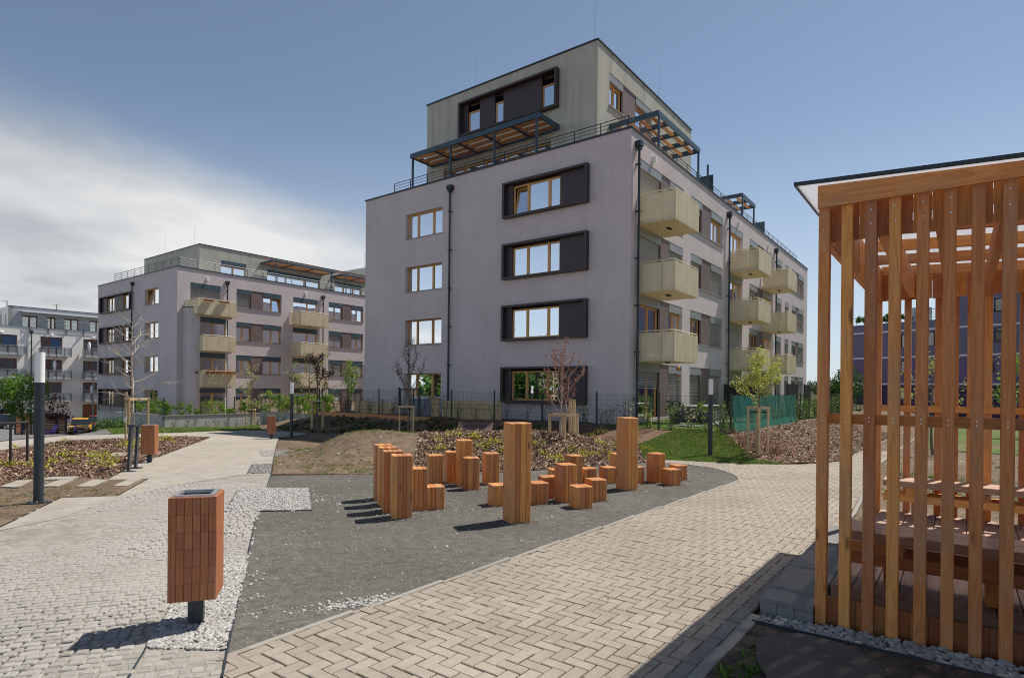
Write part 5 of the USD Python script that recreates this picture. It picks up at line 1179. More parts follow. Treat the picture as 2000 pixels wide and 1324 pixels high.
for i in range(5):
    s = 0.50 + i * 0.76; mb = MB(FP); a, b_ = 0.05, Q1 - 0.05; w_ = 0.045
    mb.add([[a, s, rz(a) - 0.108], [b_, s, rz(b_) - 0.108], [b_, s + w_, rz(b_) - 0.108], [a, s + w_, rz(a) - 0.108], [a, s, rz(a) - 0.004], [b_, s, rz(b_) - 0.004], [b_, s + w_, rz(b_) - 0.004], [a, s + w_, rz(a) - 0.004]], BOXF)
    part(per, 'purlin', mb, 'larch_x')
def roofslab(a, b_, s0, s1, dz0, dz1):
    return MB(FP).add([[a, s0, rz(a) + dz0], [b_, s0, rz(b_) + dz0], [b_, s1, rz(b_) + dz0], [a, s1, rz(a) + dz0], [a, s0, rz(a) + dz1], [b_, s0, rz(b_) + dz1], [b_, s1, rz(b_) + dz1], [a, s1, rz(a) + dz1]], BOXF)
part(per, 'roof_sheet', roofslab(-0.17, Q1 + 0.12, -0.125, SFAR + 0.16, 0.004, 0.022), 'opal_roof')
part(per, 'roof_edge', roofslab(-0.178, Q1 + 0.13, -0.145, -0.127, 0.002, 0.030), 'dark_metal'); part(per, 'roof_edge', roofslab(-0.188, -0.172, -0.145, SFAR + 0.178, 0.0, 0.030), 'dark_metal')
part(per, 'roof_edge', roofslab(-0.178, Q1 + 0.13, SFAR + 0.162, SFAR + 0.19, 0.0, 0.045), 'dark_metal')
for s in (0.052, SFAR - 0.08): part(per, 'rail', MB(FP).box(0.037, Q1 - 0.04, s, s + 0.035, 1.405, 1.48), 'larch_x')
# deck, its edge and the short boards that close its front
for i in range(27):
    q = 0.045 + i * 0.1425; part(per, 'deck_board', MB(FP).cbox(q, q + 0.136, 0.10 + rp.uniform(0, 0.012), SFAR - 0.05, 0.145, 0.172, 0.004), 'deck_y')
for s in (0.11, 1.3, 2.5, 3.7): part(per, 'joist', MB(FP).box(0.05, Q1 - 0.05, s, s + 0.06, 0.0, 0.143), 'deck_x')
for i in range(35): part(per, 'skirt_board', MB(FP).box(0.0 + i * 0.111, 0.107 + i * 0.111, 0.058, 0.08, -0.13 + rp.normal(0, 0.002), 0.085), 'larch_z')
def bench(nm, s0, s1, label):
    n = part(per, nm, MB(FP).cbox(0.10, Q1 - 0.2, s0, (s0 + s1) / 2 - 0.003, 0.53, 0.60, 0.005), 'deck_x', label=label)
    part(n, 'plank', MB(FP).cbox(0.10, Q1 - 0.2, (s0 + s1) / 2 + 0.003, s1, 0.53, 0.60, 0.005), 'deck_x')
    for s in (s0 + 0.01, s1 - 0.055): part(n, 'rail', MB(FP).box(0.10, Q1 - 0.2, s, s + 0.045, 0.355, 0.44), 'larch_x')
    for q in (0.42, 1.02, 1.9, 2.8, 3.5):
        part(n, 'spacer', MB(FP).box(q - 0.09, q + 0.09, s0 + 0.012, s1 - 0.012, 0.442, 0.528), 'larch_y'); part(n, 'leg', MB(FP).box(q - 0.04, q + 0.04, (s0 + s1) / 2 - 0.1, (s0 + s1) / 2 + 0.1, 0.174, 0.44), 'larch_z')
bench('bench', 0.13, 0.56, 'near bench just behind the front slats'); bench('bench', 3.34, 3.72, 'far bench along the back slats')
st = thing('concrete_step', 'low grey concrete step along the open end of the pergola', 'step', (*pg(0, -0.2), -0.1), -AR)
for a, b_ in ((-0.1, 1.12), (1.126, 2.1), (2.106, 3.1)): part(st, 'slab', MB(FP).cbox(-0.42, -0.04, a, b_, -0.005 if a < 0 else -0.2, 0.025, 0.006), 'step_concrete')
for i in range(3): part(st, 'front_block', MB(FP).cbox(-0.415 + i * 0.125, -0.293 + i * 0.125, -0.095, 0.2, -0.22, -0.006, 0.004), 'step_concrete')
part(st, 'core', MB(FP).box(-0.41, -0.045, 0.205, 1.11, -0.2, -0.006), 'step_concrete')
gs = sg.Polygon([pg(-0.36, -0.40), pg(-0.105, -0.40), pg(-0.105, -0.04), pg(-0.05, -0.04), pg(-0.05, 4.2), pg(-0.36, 4.2)])
p_ = inside(gs, 2900, np.random.default_rng(6))
scatter('/World', 'white_stones', stone_protos(np.random.default_rng(2), 4, 'stone_white'), np.column_stack([p_, planez(p_, -0.028) + rngW.uniform(0, 0.035, len(p_))]), rngW.uniform(0, 6.28, len(p_)), rngW.uniform(0.012, 0.033, len(p_)), rngW,
        label='rough white stones filling the drain strip along the pergola front', cat='gravel')
ed = thing('steel_strip', 'thin dark strip between white stones and soil before the pergola', 'edging', (*pg(-0.3, 0), -0.1), -AR)
part(ed, 'strip', MB(FP).box(-0.40, 4.2, -0.378, -0.366, -0.2, -0.06), 'dark_metal')
soilp = sg.Polygon([pg(-4, -0.40), pg(-0.372, -0.40), pg(-0.372, 5.5), pg(-4, 5.5)])
single('planting_soil', drape(soilp, 0.012, 0.35), 'soil_dark', kind='structure')
plain('weed_mat', (0.105, 0.085, 0.07), 0.95, var=0.25, bump=0.01, bscale=18)
matp = gpoly([(1475, 1262), (1500, 1245), (1560, 1243), (1640, 1262), (1700, 1290), (1725, 1320), (1735, 1370), (1520, 1372), (1478, 1300)]).buffer(0.05).buffer(-0.05)
single('weed_mat', drape(matp, 0.03, 0.25), 'weed_mat', 'worn brown grey fabric mat on the soil before the pergola', 'mat')
under = sg.Polygon([pg(0.09, 0.02), pg(SFAR + 0.3, 0.02), pg(SFAR + 0.3, 4.3), pg(0.09, 4.3)])
single('under_deck_soil', drape(under, 0.004, 0.6), 'soil_dark', kind='structure')

# ------------------------------------------------------------------ the square larch posts of the play area
PW = 0.28; az = math.radians(-19.0)
posts = [  # centre of the visible base, base line and top line in the photograph, label
    (749, 977, 868.5, 1.00, 'tall square play post, farthest back in the row of four at left'),
    (758, 988, 873.6, 1.00, 'tall square play post, second from the back in the row of four at left'),
    (768, 1001, 880.8, 1.00, 'tall square play post, third from the back in the row of four at left'),
    (786, 1013, 889, 1.00, 'tall square play post standing frontmost in the row of four at left'),
    (817, 997, 915, 1.0, 'waist-high play block touching the front of the row of four'),
    (851, 995, 950, 1.0, 'low square play block at the right end of the stepped group at left'),
    (852, 950, 889, 1.0, 'lone middle-height play post behind the low left block'),
    (886, 944, 882, 1.0, 'play post half hidden at the left behind the tallest back post'),
    (909, 949, 859.5, 1.0, 'tall play post at the back among three shorter ones'),
    (923, 957, 894, 1.0, 'play post standing in front of the tall back post, left of the big post'),
    (962, 946, 885, 1.0, 'bright orange sided play post at the back, left of the big front post'),
    (978, 988, 947, 1.0, 'low play block half hidden at the left of the big front post'),
    (1015, 1021, 826, 1.0, 'big tall square post nearest the viewer in the middle of the play area'),
    (1055, 985, 943, 1.0, 'low play block just right behind the big front post'),
    (1076, 974, 931, 1.0, 'low play block tucked left behind the middle post'),
    (1110, 981, 907, 1.0, 'middle-height play post behind the two low cube blocks'),
    (1141, 993, 950, 1.0, 'low cube block frontmost of the central group'),
    (1170, 979, 936.5, 1.0, 'low cube block behind and right of the front cube'),
    (1125, 947, 889.5, 1.0, 'middle-height play post at the back of the central group'),
    (1153, 945, 914.5, 1.0, 'low play block right of the back post in the central group'),
    (1090, 932, 916.5, 1.0, 'tiny visible low block at the far left of the central group'),
    (1193, 944, 912.5, 1.0, 'low play block left behind the second big post'),
    (1213, 935, 886, 1.0, 'middle-height play post mostly hidden behind the second big post'),
    (1231, 957, 815.5, 1.0, 'second big tall square post, right of the central group'),
    (1247, 944, 911.5, 1.0, 'low play block peeping out right behind the second big post'),
    (1287, 942.5, 885.5, 1.0, 'middle-height play post second from the right end of the play area'),
    (1318, 948, 916.5, 1.0, 'low play block front one of the two at the right end'),
    (1331, 938, 908.5, 1.0, 'low play block farthest right in the play area')]
pr_ = np.random.default_rng(77)
for u, vb, vt, _, lab in posts:
    g = gnd(u, vb); g = g + np.array([math.sin(az), math.cos(az)]) * 0.13
    d_ = gnd(u, vb)[1]; h = (vb - vt) / FPX * d_ + 0.0
    z = -0.022 * g[1]
    big = h > 1.15
    w = PW * (1.08 if big else 1.0)
    rot = -az + pr_.normal(0, 0.035)
    th = thing('play_post', lab, 'play post', (*g, z), rot, 'square wooden posts of the play area')
    f = rotfr(g, -rot, z)
    k = 4; cuts = np.sort(np.concatenate([[-w / 2, w / 2], -w / 2 + w * (np.arange(1, k) / k + pr_.normal(0, 0.035, k - 1))]))
    for i in range(k):
        dz = pr_.normal(0, 0.0012)
        part(th, 'stave', MB(f).cbox(cuts[i] + 0.0006, cuts[i + 1] - 0.0006, -w / 2 + pr_.normal(0, 0.0008), w / 2, -0.12, h + dz, 0.007), 'cedar_z')

ft = np.vstack([gnd(u, vb)[None] + np.array([math.sin(az), math.cos(az)]) * 0.13 + (lambda a, r: np.column_stack([np.cos(a), np.sin(a)]) * r[:, None])(pr_.uniform(0, 6.28, 130), pr_.uniform(0.17, 0.30, 130)) for u, vb, *_ in posts])
scatter('/World', 'kicked_gravel', stone_protos(pr_, 3, 'stone_grey'), np.column_stack([ft, planez(ft, 0.002) + pr_.uniform(0, 0.008, len(ft))]), pr_.uniform(0, 6.28, len(ft)), pr_.uniform(0.006, 0.014, len(ft)), pr_, label='loose gravel pushed up round the feet of the play posts', cat='gravel')
# ------------------------------------------------------------------ litter bins, lamps, stands
def make_bin(name, label, P, rot, fine):
    z = gz(*P) if False else -0.022 * P[1]
    th = thing(name, label, 'litter bin', (*P, z), rot, 'wood-clad litter bins along the walk'); f = rotfr(P, -rot, z)
    w = 0.155; z0, z1 = 0.215, 0.95
    part(th, 'post', MB(f).cbox(-0.05, 0.05, -0.035, 0.035, -0.05, 0.30, 0.004), 'dark_metal')
    mb = MB(f); t = 0.012; a = w - 0.022
    for s in (-1, 1):
        mb.box(s * a, s * (a - 0.03), -a, a, z1 - 0.012, z1 + 0.012); mb.box(-a + 0.03, a - 0.03, s * a, s * (a - 0.03), z1 - 0.012, z1 + 0.012)
    part(th, 'rim', mb, 'steel'); mb = MB(f); b_ = a - 0.032
    for s in (-1, 1):
        mb.box(s * b_, s * (b_ - 0.004), -b_, b_, z0 + 0.1, z1 - 0.02); mb.box(-b_ + 0.004, b_ - 0.004, s * b_, s * (b_ - 0.004), z0 + 0.1, z1 - 0.02)
    mb.box(-b_ + 0.005, b_ - 0.005, -b_ + 0.005, b_ - 0.005, z0 + 0.3, z0 + 0.31); part(th, 'liner', mb, 'steel')
    rows = 6 if fine else 1
    for side in range(4):
        c, s = [(1, 0), (0, 1), (-1, 0), (0, -1)][side]
        for i in range(6):
            for j in range(rows):
                x0, x1 = -w + i * w / 3 + 0.0012, -w + (i + 1) * w / 3 - 0.0012; za, zb = z0 + (z1 - z0) * j / rows + 0.0004, z0 + (z1 - z0) * (j + 1) / rows - 0.0004
                if i == 0: x0 = -w + 0.021
                lo, hi = np.array([x0, -w]), np.array([x1, -w + 0.02])
                g = Fr(f(np.array([[0, 0, 0]]))[0][:2], c * f.d + s * f.n, -s * f.d + c * f.n, f.z0)
                part(th, 'board', MB(g).cbox(lo[0], hi[0], lo[1], hi[1], za, zb, 0.0014), 'bin_wood')
    return th
make_bin('litter_bin', 'wood-tiled litter bin nearest the viewer, on white gravel', gnd(383, 1217), math.radians(17), True)
make_bin('litter_bin', 'wood-clad litter bin beside the dark stand at the mulch bed', gnd(292, 903), math.radians(16), False)
make_bin('litter_bin', 'wood-clad litter bin far along the walk, beside the black lamp', gnd(530, 857), math.radians(18), False)
def lamp(P, z, label):
    th = thing('path_lamp', label, 'lamp post', (*P, z), 0, 'slim path lamps with white tops')
    part(th, 'pole', MB().tube([[*P, z - 0.1], [*P, z + 1.0], [*P, z + 1.86]], 0.066, 20), 'dark_metal', smooth=40)
    part(th, 'diffuser', MB().tube([[*P, z + 1.862], [*P, z + 2.1], [*P, z + 2.33]], 0.066, 20), 'lamp_glass', smooth=40)
    part(th, 'base_plate', MB().tube([[*P, z - 0.02], [*P, z], [*P, z + 0.025]], 0.15, 18), 'dark_metal', smooth=40)
    for i in range(4):
        a = i * math.pi / 2 + 0.5; c = P + 0.115 * np.array([math.cos(a), math.sin(a)]); part(th, 'bolt', MB().tube([[*c, z + 0.02], [*c, z + 0.035], [*c, z + 0.05]], 0.011, 6), 'steel')
for (u, v, lab) in ((75, 982, 'slim dark lamp post with white top, nearest, at the left edge'), (569, 856, 'slim dark lamp post with white top beside the far litter bin'), (1387, 893, 'slim dark lamp post with white top on the lawn at right')):
    P = gnd(u, v); lamp(P, gz(*P), lab)
# flat-bar bicycle stand and the handrail at the left
P, q_ = gnd(251, 921), gnd(265, 915); z = -0.022 * P[1]
bs = thing('bicycle_stand', 'dark flat-bar bicycle stand beside the second litter bin', 'bicycle stand', (*P, z))
top = 1.04; up = np.array([0.045, 0.0])
d = np.array([q_[0] - P[0], q_[1] - P[1]])
for c, nm in ((P, 0), (q_, 1)):
    part(bs, 'leg', MB().bar([*c, z], [*(c + up), z + top - 0.05], 0.045, 0.14, up=(*d, 0)), 'dark_metal'); part(bs, 'foot_plate', MB(Fr(c, (1, 0), (0, 1))).box(-0.12, 0.12, -0.08, 0.08, z - 0.01, z + 0.018), 'dark_metal')
part(bs, 'top_bar', MB().bar([*(P + up), z + top - 0.028], [*(q_ + up), z + top - 0.028], 0.14, 0.05), 'dark_metal')
hr = thing('handrail', 'dark tubular handrail standing in the mulch at the far left', 'handrail', (*gnd(20, 908), -0.3))
pa, pb = gnd(20, 909), gnd(53, 906); pc = gnd(-60, 913)
za, zb, zc = gz(*pa), gz(*pb), gz(*pc)
for c, zz in ((pa, za), (pb, zb), (pc, zc)): part(hr, 'post', MB().tube([[*c, zz - 0.1], [*c, zz + 0.5], [*c, zz + 0.97]], 0.026, 8), 'black_plastic', smooth=40)
part(hr, 'rail', MB().tube([[*pc, zc + 1.0], [*pa, za + 0.985], [*(pb * 0.97 + pa * 0.03), zb + 1.0], [*pb, zb + 0.96]], 0.028, 8), 'black_plastic', smooth=40)
bn = thing('lounger', 'slatted brown garden lounger half hidden behind the mulch mound', 'lounger', (*np.array([-1.3, 20.4]), -0.1), 0.0)
f = rotfr((-1.32, 20.4), math.radians(8), -0.30)
for i in range(5):
    z0 = 0.30 + i * 0.088; w0 = 0.10 * i
    part(bn, 'back_slat', MB(f).add([[-0.62, w0, z0], [0.62, w0, z0], [0.62, w0 + 0.025, z0], [-0.62, w0 + 0.025, z0], [-0.62, w0 + 0.085, z0 + 0.08], [0.62, w0 + 0.085, z0 + 0.08], [0.62, w0 + 0.11, z0 + 0.08], [-0.62, w0 + 0.11, z0 + 0.08]], BOXF), 'bench_wood')
for i in range(6): part(bn, 'seat_slat', MB(f).box(-0.62, 0.62, -0.62 + i * 0.1, -0.535 + i * 0.1, 0.27, 0.295), 'bench_wood')
for x in (-0.5, 0.5): part(bn, 'leg', MB(f).box(x - 0.03, x + 0.03, -0.6, 0.0, -0.3, 0.268), 'dark_metal'); part(bn, 'back_rail', MB().bar(f([[x, 0.03, 0.28]])[0], f([[x, 0.47, 0.66]])[0], 0.05, 0.03), 'dark_metal')
# ------------------------------------------------------------------ planting
def blade_tuft(rng, k, h, w, spread, matn):
    V, F = [], []
    for i in range(k):
        a, r = rng.uniform(0, 6.28), rng.uniform(0, spread); b0 = np.array([r * math.cos(a), r * math.sin(a), 0]); l = rng.uniform(0.2, 0.8); d = np.array([math.cos(a + rng.normal(0, .6)), math.sin(a + rng.normal(0, .6)), 0])
        s = np.array([-d[1], d[0], 0]) * w; hh = h * rng.uniform(0.5, 1.2); n = len(V)
        V += [b0 - s, b0 + s, b0 + d * l * hh * 0.35 + [0, 0, hh * 0.6] + s * 0.7, b0 + d * l * hh * 0.35 + [0, 0, hh * 0.6] - s * 0.7, b0 + d * l * hh + [0, 0, hh]]
        F += [[n, n + 1, n + 2], [n, n + 2, n + 3], [n + 3, n + 2, n + 4]]
    return np.array(V), np.array(F), matn
def grass(name, poly, n, h, label, rng, mats=('grass_blade', 'grass_blade', 'grass_dry'), spread=0.05, patch=None, w=0.004):
    p = inside(poly, n, rng)
    if patch is not None:
        keep = meshkit.fbm(np.stack([p[:, 0] * patch[0], p[:, 1] * patch[0], p[:, 0] * 0], -1), 3, 17) > patch[1] + rng.normal(0, 0.05, len(p)); p = p[keep]
    protos = [blade_tuft(rng, 10, h, w, spread, m_) for m_ in mats]
    scatter('/World', name, protos, np.column_stack([p, G(p[:, 0], p[:, 1])]), rng.uniform(0, 6.28, len(p)), rng.uniform(0.6, 1.4, len(p)), rng, label=label, cat='grass')
def chips(name, poly, n, label, rng, mats=('chip', 'chip', 'chip_dark'), size=(0.7, 1.5), off=0.012, density=None):
    p = inside(poly, n, rng); protos = []
    for m_ in mats:
        l, w_, t = rng.uniform(0.05, 0.075), rng.uniform(0.016, 0.026), 0.006
        b = MB(); b.box(-l / 2, l / 2, -w_ / 2, w_ / 2, -t / 2, t / 2); v, f = b.arr(); v[[0, 4]] += [l * 0.12, 0, 0]; v[[2, 6]] -= [l * 0.2, 0, 0]; protos.append((v, f, m_))
    scatter('/World', name, protos, np.column_stack([p, G(p[:, 0], p[:, 1]) + off + rng.uniform(0, 0.022, len(p))]), rng.uniform(0, 6.28, len(p)), rng.uniform(*size, len(p)), rng, tilt=0.7, label=label, cat='mulch')
rv = np.random.default_rng(100)
mulch_front = sg.Polygon([gnd(*p) for p in [(742, 926), (870, 925), (1000, 922), (1100, 915), (1200, 908), (1262, 903)]] + [np.array([4.2, 20.0]), SF * B + (-8.2) * N - 0.15 * B, SF * B - 20 * N - 0.2 * B, np.array([-5.2, 20.5]), np.array([-2.7, 17.6]), np.array([-2.5, 15.2])]).difference(PAVED)
lawn_r = sg.Polygon([gnd(*p) for p in [(1262, 903), (1330, 899.5), (1400, 903), (1450, 906), (1500, 907.5), (1530, 907)]] + [np.array([7.05, 17.4]), np.array([7.3, 19.6]), SF * B - 6.55 * N - 0.15 * B, SF * B - 8.2 * N - 0.15 * B, np.array([4.2, 20.0])]).difference(PAVED).difference(mulch_front)
mulch_r = sg.Polygon([gnd(1500, 905), gnd(1560, 905), gnd(1600, 903), 19.6 * B - 2.76 * N, 44 * B - 2.76 * N, 44 * B - 6.1 * N, 21 * B - 6.1 * N, np.array([7.4, 19.4]), np.array([6.7, 17.4])]).difference(PAVED)
mulch_l = gpoly([(-260, 955), (0, 948), (20, 938), (95, 933), (160, 932), (205, 936), (240, 919), (262, 905), (300, 895.5), (344, 879), (410, 854.5), (346, 853), (130, 862), (0, 882), (-260, 915)]).buffer(0).difference(PAVED)
single('mulch_bed', drape(mulch_front, 0.006, 0.3), 'mulch', kind='structure'); single('mulch_bed', drape(mulch_r, 0.006, 0.4), 'mulch', kind='structure'); single('mulch_bed', drape(mulch_l, 0.006, 0.5), 'mulch', kind='structure')
single('lawn', drape(lawn_r, 0.006, 0.3), 'turf', kind='structure')
garden = sg.Polygon([SF * B - 11.3 * N + 0.15 * B, SF * B - 6.45 * N + 0.15 * B, 60 * B - 6.45 * N, 60 * B - 11.0 * N, 23 * B - 11.0 * N, 22.7 * B - 11.3 * N])
single('lawn', drape(garden, 0.008, 0.8), 'turf', kind='structure')
near_f = mulch_front.intersection(sg.box(-6, 10, 8, 19.0))
chips('bark_chips', near_f, 20000, 'brown bark chips covering the mound behind the play posts', rv, mats=('chip', 'chip_light', 'chip_dark'), size=(0.55, 1.25))
chips('bark_chips', mulch_r.intersection(sg.box(0, 10, 22, 34)), 11000, 'brown bark chips on the slope between the brick path and the fence', rv, mats=('chip', 'chip', 'chip_light'), size=(0.6, 1.3))
chips('bark_chips', mulch_l, 21000, 'reddish bark chips in the bed at the left of the walk', rv, mats=('chip', 'chip', 'chip_light', 'chip_dark', 'chip_dark'), size=(0.6, 1.25))
grass('lawn_grass', lawn_r, 9000, 0.055, 'short green grass of the lawn under the wire fence', rv)
grass('lawn_grass', garden.intersection(sg.box(-5, 18, 24, 34)), 7000, 0.055, 'bright green grass behind the wire fence', rv, mats=('grass_blade', 'grass_blade'))
bank = sg.Polygon([SF * B - 29.5 * N - 0.5 * B, SF * B - 12.5 * N - 0.4 * B, 18.2 * B - 12.5 * N, 18.0 * B - 20 * N, 17.4 * B - 27.5 * N, 18.4 * B - 30 * N]).difference(PAVED)
grass('bank_cover', bank, 3600, 0.09, 'dark low ground cover on the shaded bank beneath the fence', rv, mats=('leaf_green', 'leaf_dark', 'chip'), spread=0.10, w=0.012, patch=(1.1, 0.47))
strip = sg.Polygon([np.array(q) for q in [(-34, 43.2), (-24.2, 37.4), (-18.6, 43.0), (-18.0, 40.5), (-14.5, 37.0), (-16, 34), (-19.5, 36.0), (-22.5, 34.5), (-33, 40)]]).difference(PAVED)
single('lawn', drape(strip, 0.01, 0.8), 'turf', kind='structure')
grass('lawn_grass', strip, 5000, 0.09, 'green grass strip along the foot of the concrete wall', rv, spread=0.09, w=0.008)
soil_m = sg.Polygon([gnd(530, 926), gnd(742, 926), np.array([-2.5, 15.2]), np.array([-2.7, 17.6]), np.array([-5.2, 20.0]), np.array([-7.5, 20]), gnd(560, 880), gnd(540, 895)]).difference(PAVED)
grass('sparse_grass', soil_m, 1300, 0.04, 'thin grass sprouting on the bare earth mound', rv, mats=('grass_dry', 'grass_blade'), patch=(0.55, 0.50))
rb_ = sg.Polygon([pg(4.4, -0.3), pg(4.4, 6.5), pg(14, 9.5), pg(18, -0.6)]).difference(PAVED)
grass('sparse_grass', rb_, 3800, 0.07, 'patchy grass on the soil behind the pergola', rv, patch=(0.45, 0.52), spread=0.07)
grass('sparse_grass', gpoly([(1478, 1262), (1380, 1324), (1420, 1370), (1500, 1300)]).buffer(0.0), 26, 0.045, 'few weeds between the kerb and the fabric mat', rv, mats=('leaf_green', 'leaf_fresh'), w=0.008)
left_fore = gpoly([(-300, 1200), (0, 1060), (150, 1000), (260, 985), (310, 930), (225, 900), (205, 936), (160, 932), (95, 933), (20, 938), (0, 948), (-260, 955)]).buffer(0).difference(PAVED).difference(mulch_l)
grass('sparse_grass', left_fore, 700, 0.03, 'scattered seedlings on the soil beside the stepping slabs', rv, mats=('grass_dry',), patch=(0.6, 0.5))
far_green = sg.Polygon([27 * B - 1.4 * N, 24 * B + 14 * N, 62 * B + 20 * N, 62 * B - 1.5 * N])
single('lawn', drape(far_green, 0.02, 2.0), 'turf', kind='structure')
pebbles = inside(unary_union([soil_m, left_fore, rb_]), 900, rv)
scatter('/World', 'soil_stones', stone_protos(rv, 3, 'stone_white') + stone_protos(rv, 2, 'stone_grey'), np.column_stack([pebbles, G(pebbles[:, 0], pebbles[:, 1])]), rv.uniform(0, 6.28, len(pebbles)), rv.choice([0.01, 0.016, 0.026, 0.045], len(pebbles), p=[.45, .3, .18, .07]), rv, label='small stones lying on the bare soil', cat='stones')
single('bare_soil', drape(soil_m, 0.004, 0.3), 'soil', kind='structure'); single('bare_soil', drape(left_fore, 0.004, 0.5), 'soil', kind='structure'); single('bare_soil', drape(rb_, 0.004, 0.6), 'soil', kind='structure')
ORD = ['first', 'second', 'third', 'fourth', 'fifth', 'sixth', 'seventh', 'eighth', 'ninth', 'tenth', 'eleventh', 'twelfth', 'thirteenth', 'fourteenth', 'fifteenth', 'sixteenth', 'seventeenth', 'eighteenth', 'nineteenth', 'twentieth'] + [f'twenty-{w}' for w in ('first', 'second', 'third', 'fourth', 'fifth', 'sixth', 'seventh', 'eighth', 'ninth')]
def fence_shrub(name, label, P, z, h, w, n, leaf, size, seed, group, stems=5, lean=0.15):
    rng = np.random.default_rng(seed); th = thing(name, label, 'shrub', (*P, z), 0, group); mb = MB(); pts = []
    for k in range(stems):
        b0 = np.array([*P, z - 0.05]) + [rng.normal(0, w * 0.2), rng.normal(0, w * 0.12), 0]; m = 6; d = np.array([rng.normal(0, lean), rng.normal(0, lean), 1.0]); p = [b0]
        for j in range(m): d = d + rng.normal(0, 0.12, 3) * [1, 1, 0.3]; p.append(p[-1] + d / np.linalg.norm(d) * h * rng.uniform(0.7, 1.05) / m)
        p = np.array(p); mb.tube(p, np.linspace(0.012, 0.004, m + 1), 4); t = rng.uniform(0.15, 1, n // stems) * m; a = np.minimum(t.astype(int), m - 1)
        pts.append(p[a] + (p[a + 1] - p[a]) * (t - a)[:, None] + rng.normal(0, w * 0.28, (len(t), 3)) * [1, 0.7, 0.5])
    part(th, 'stems', mb, 'bark'); v, f = leaves_at(rng, np.vstack(pts), size); part(th, 'leaves', MB().add(v, f), leaf)
# yellow-green ground plants pushing through the mulch
def ground_plants(pts, label_fn, matn, r=0.16, n=70, size=0.05, group=None, h=0.8):
    for i, (u, v, s) in enumerate(pts):
        P = None
        rr = np.random.default_rng(500 + int(u) * 7 + int(v))
        # march the view line to the land
        q = ray(u, v); ks = np.linspace(6, 40, 700); zz = EYE + ks * q[2]; gg = G(ks * q[0], ks * q[1]); hit = np.argmax(zz < gg)
        k = ks[hit]; P = np.array([k * q[0], k]); z = gz(*P)
        fence_shrub('ground_plant', label_fn(sum(1 for q_ in pts if q_[:2] < (u, v))), P, z, r * 2.2 * s * h, r * 2.0 * s, int(n * s), matn, size, 500 + int(u) * 7 + int(v), group, stems=7, lean=0.55)
        continue
        nn = int(n * s); vv, f = leaves_at(rr, np.array([*P, z + r * 0.5 * s]) + np.clip(rr.normal(0, 0.45, (nn, 3)), -1.0, 1.0) * [r * s * 1.3, r * s * 1.1, r * s * h], size)
        single('ground_plant', MB().add(vv, f), matn, label_fn(i), 'plant', group)
fronts = [(862, 880, 1.0), (905, 872, .9), (948, 876, 1.3), (968, 868, 1.2), (985, 883, 1.0), (1048, 872, 1.2), (1062, 888, 1.0), (1075, 898, 1.0), (1098, 902, 1.3), (1112, 880, .9), (1135, 893, 1.0), (1152, 890, 1.0), (1168, 868, 1.0), (1183, 885, .9), (1196, 900, 1.0), (1205, 876, 1.1), (1030, 900, .8), (1120, 912, .8), (925, 858, 1.1), (1178, 846, 1.2), (1240, 862, 1.1), (1256, 880, 1.0), (1150, 852, 1.0), (890, 852, 1.2), (860, 862, 1.0), (1000, 850, 1.0)]
ground_plants(fronts, lambda i: 'yellow green shrublet on the bark mound behind the posts, %s from the left' % ORD[i], 'leaf_yellow', r=0.14, n=110, size=0.05, group='yellow green shrublets on the mound')
lefts = [(108, 905, 1.0), (120, 893, 1.2), (137, 905, 1.0), (178, 896, 1.4), (196, 893, 1.2), (205, 912, 1.3), (212, 900, 1.0), (240, 874, 1.4), (247, 868, 1.3), (262, 876, 1.3), (268, 866, 1.3), (300, 863, 1.1), (322, 858, 1.4), (330, 861, 1.1), (60, 912, .9), (15, 912, 1.2), (28, 874, .8), (124, 862, .9), (108, 876, .8), (84, 916, .9), (150, 888, .8), (225, 905, 1.0), (340, 866, 0.8), (185, 908, 0.9)]
ground_plants(lefts, lambda i: 'yellow green shrublet in the bark bed left of the walk, %s from the left' % ORD[i], 'leaf_yellow', r=0.12, n=80, size=0.055, group='yellow green shrublets in the left bed')
reds = [(1446, 868, 1.2), (1462, 878, 1.5), (1490, 880, 1.4), (1515, 884, 1.2), (1540, 890, 1.0), (1437, 856, 1.0)]
ground_plants(reds, lambda i: 'low reddish shrub round the staked tree by the green net, %s from the left' % ORD[i], 'leaf_red', r=0.24, n=220, size=0.04, group='low reddish shrubs round the staked tree', h=0.9)

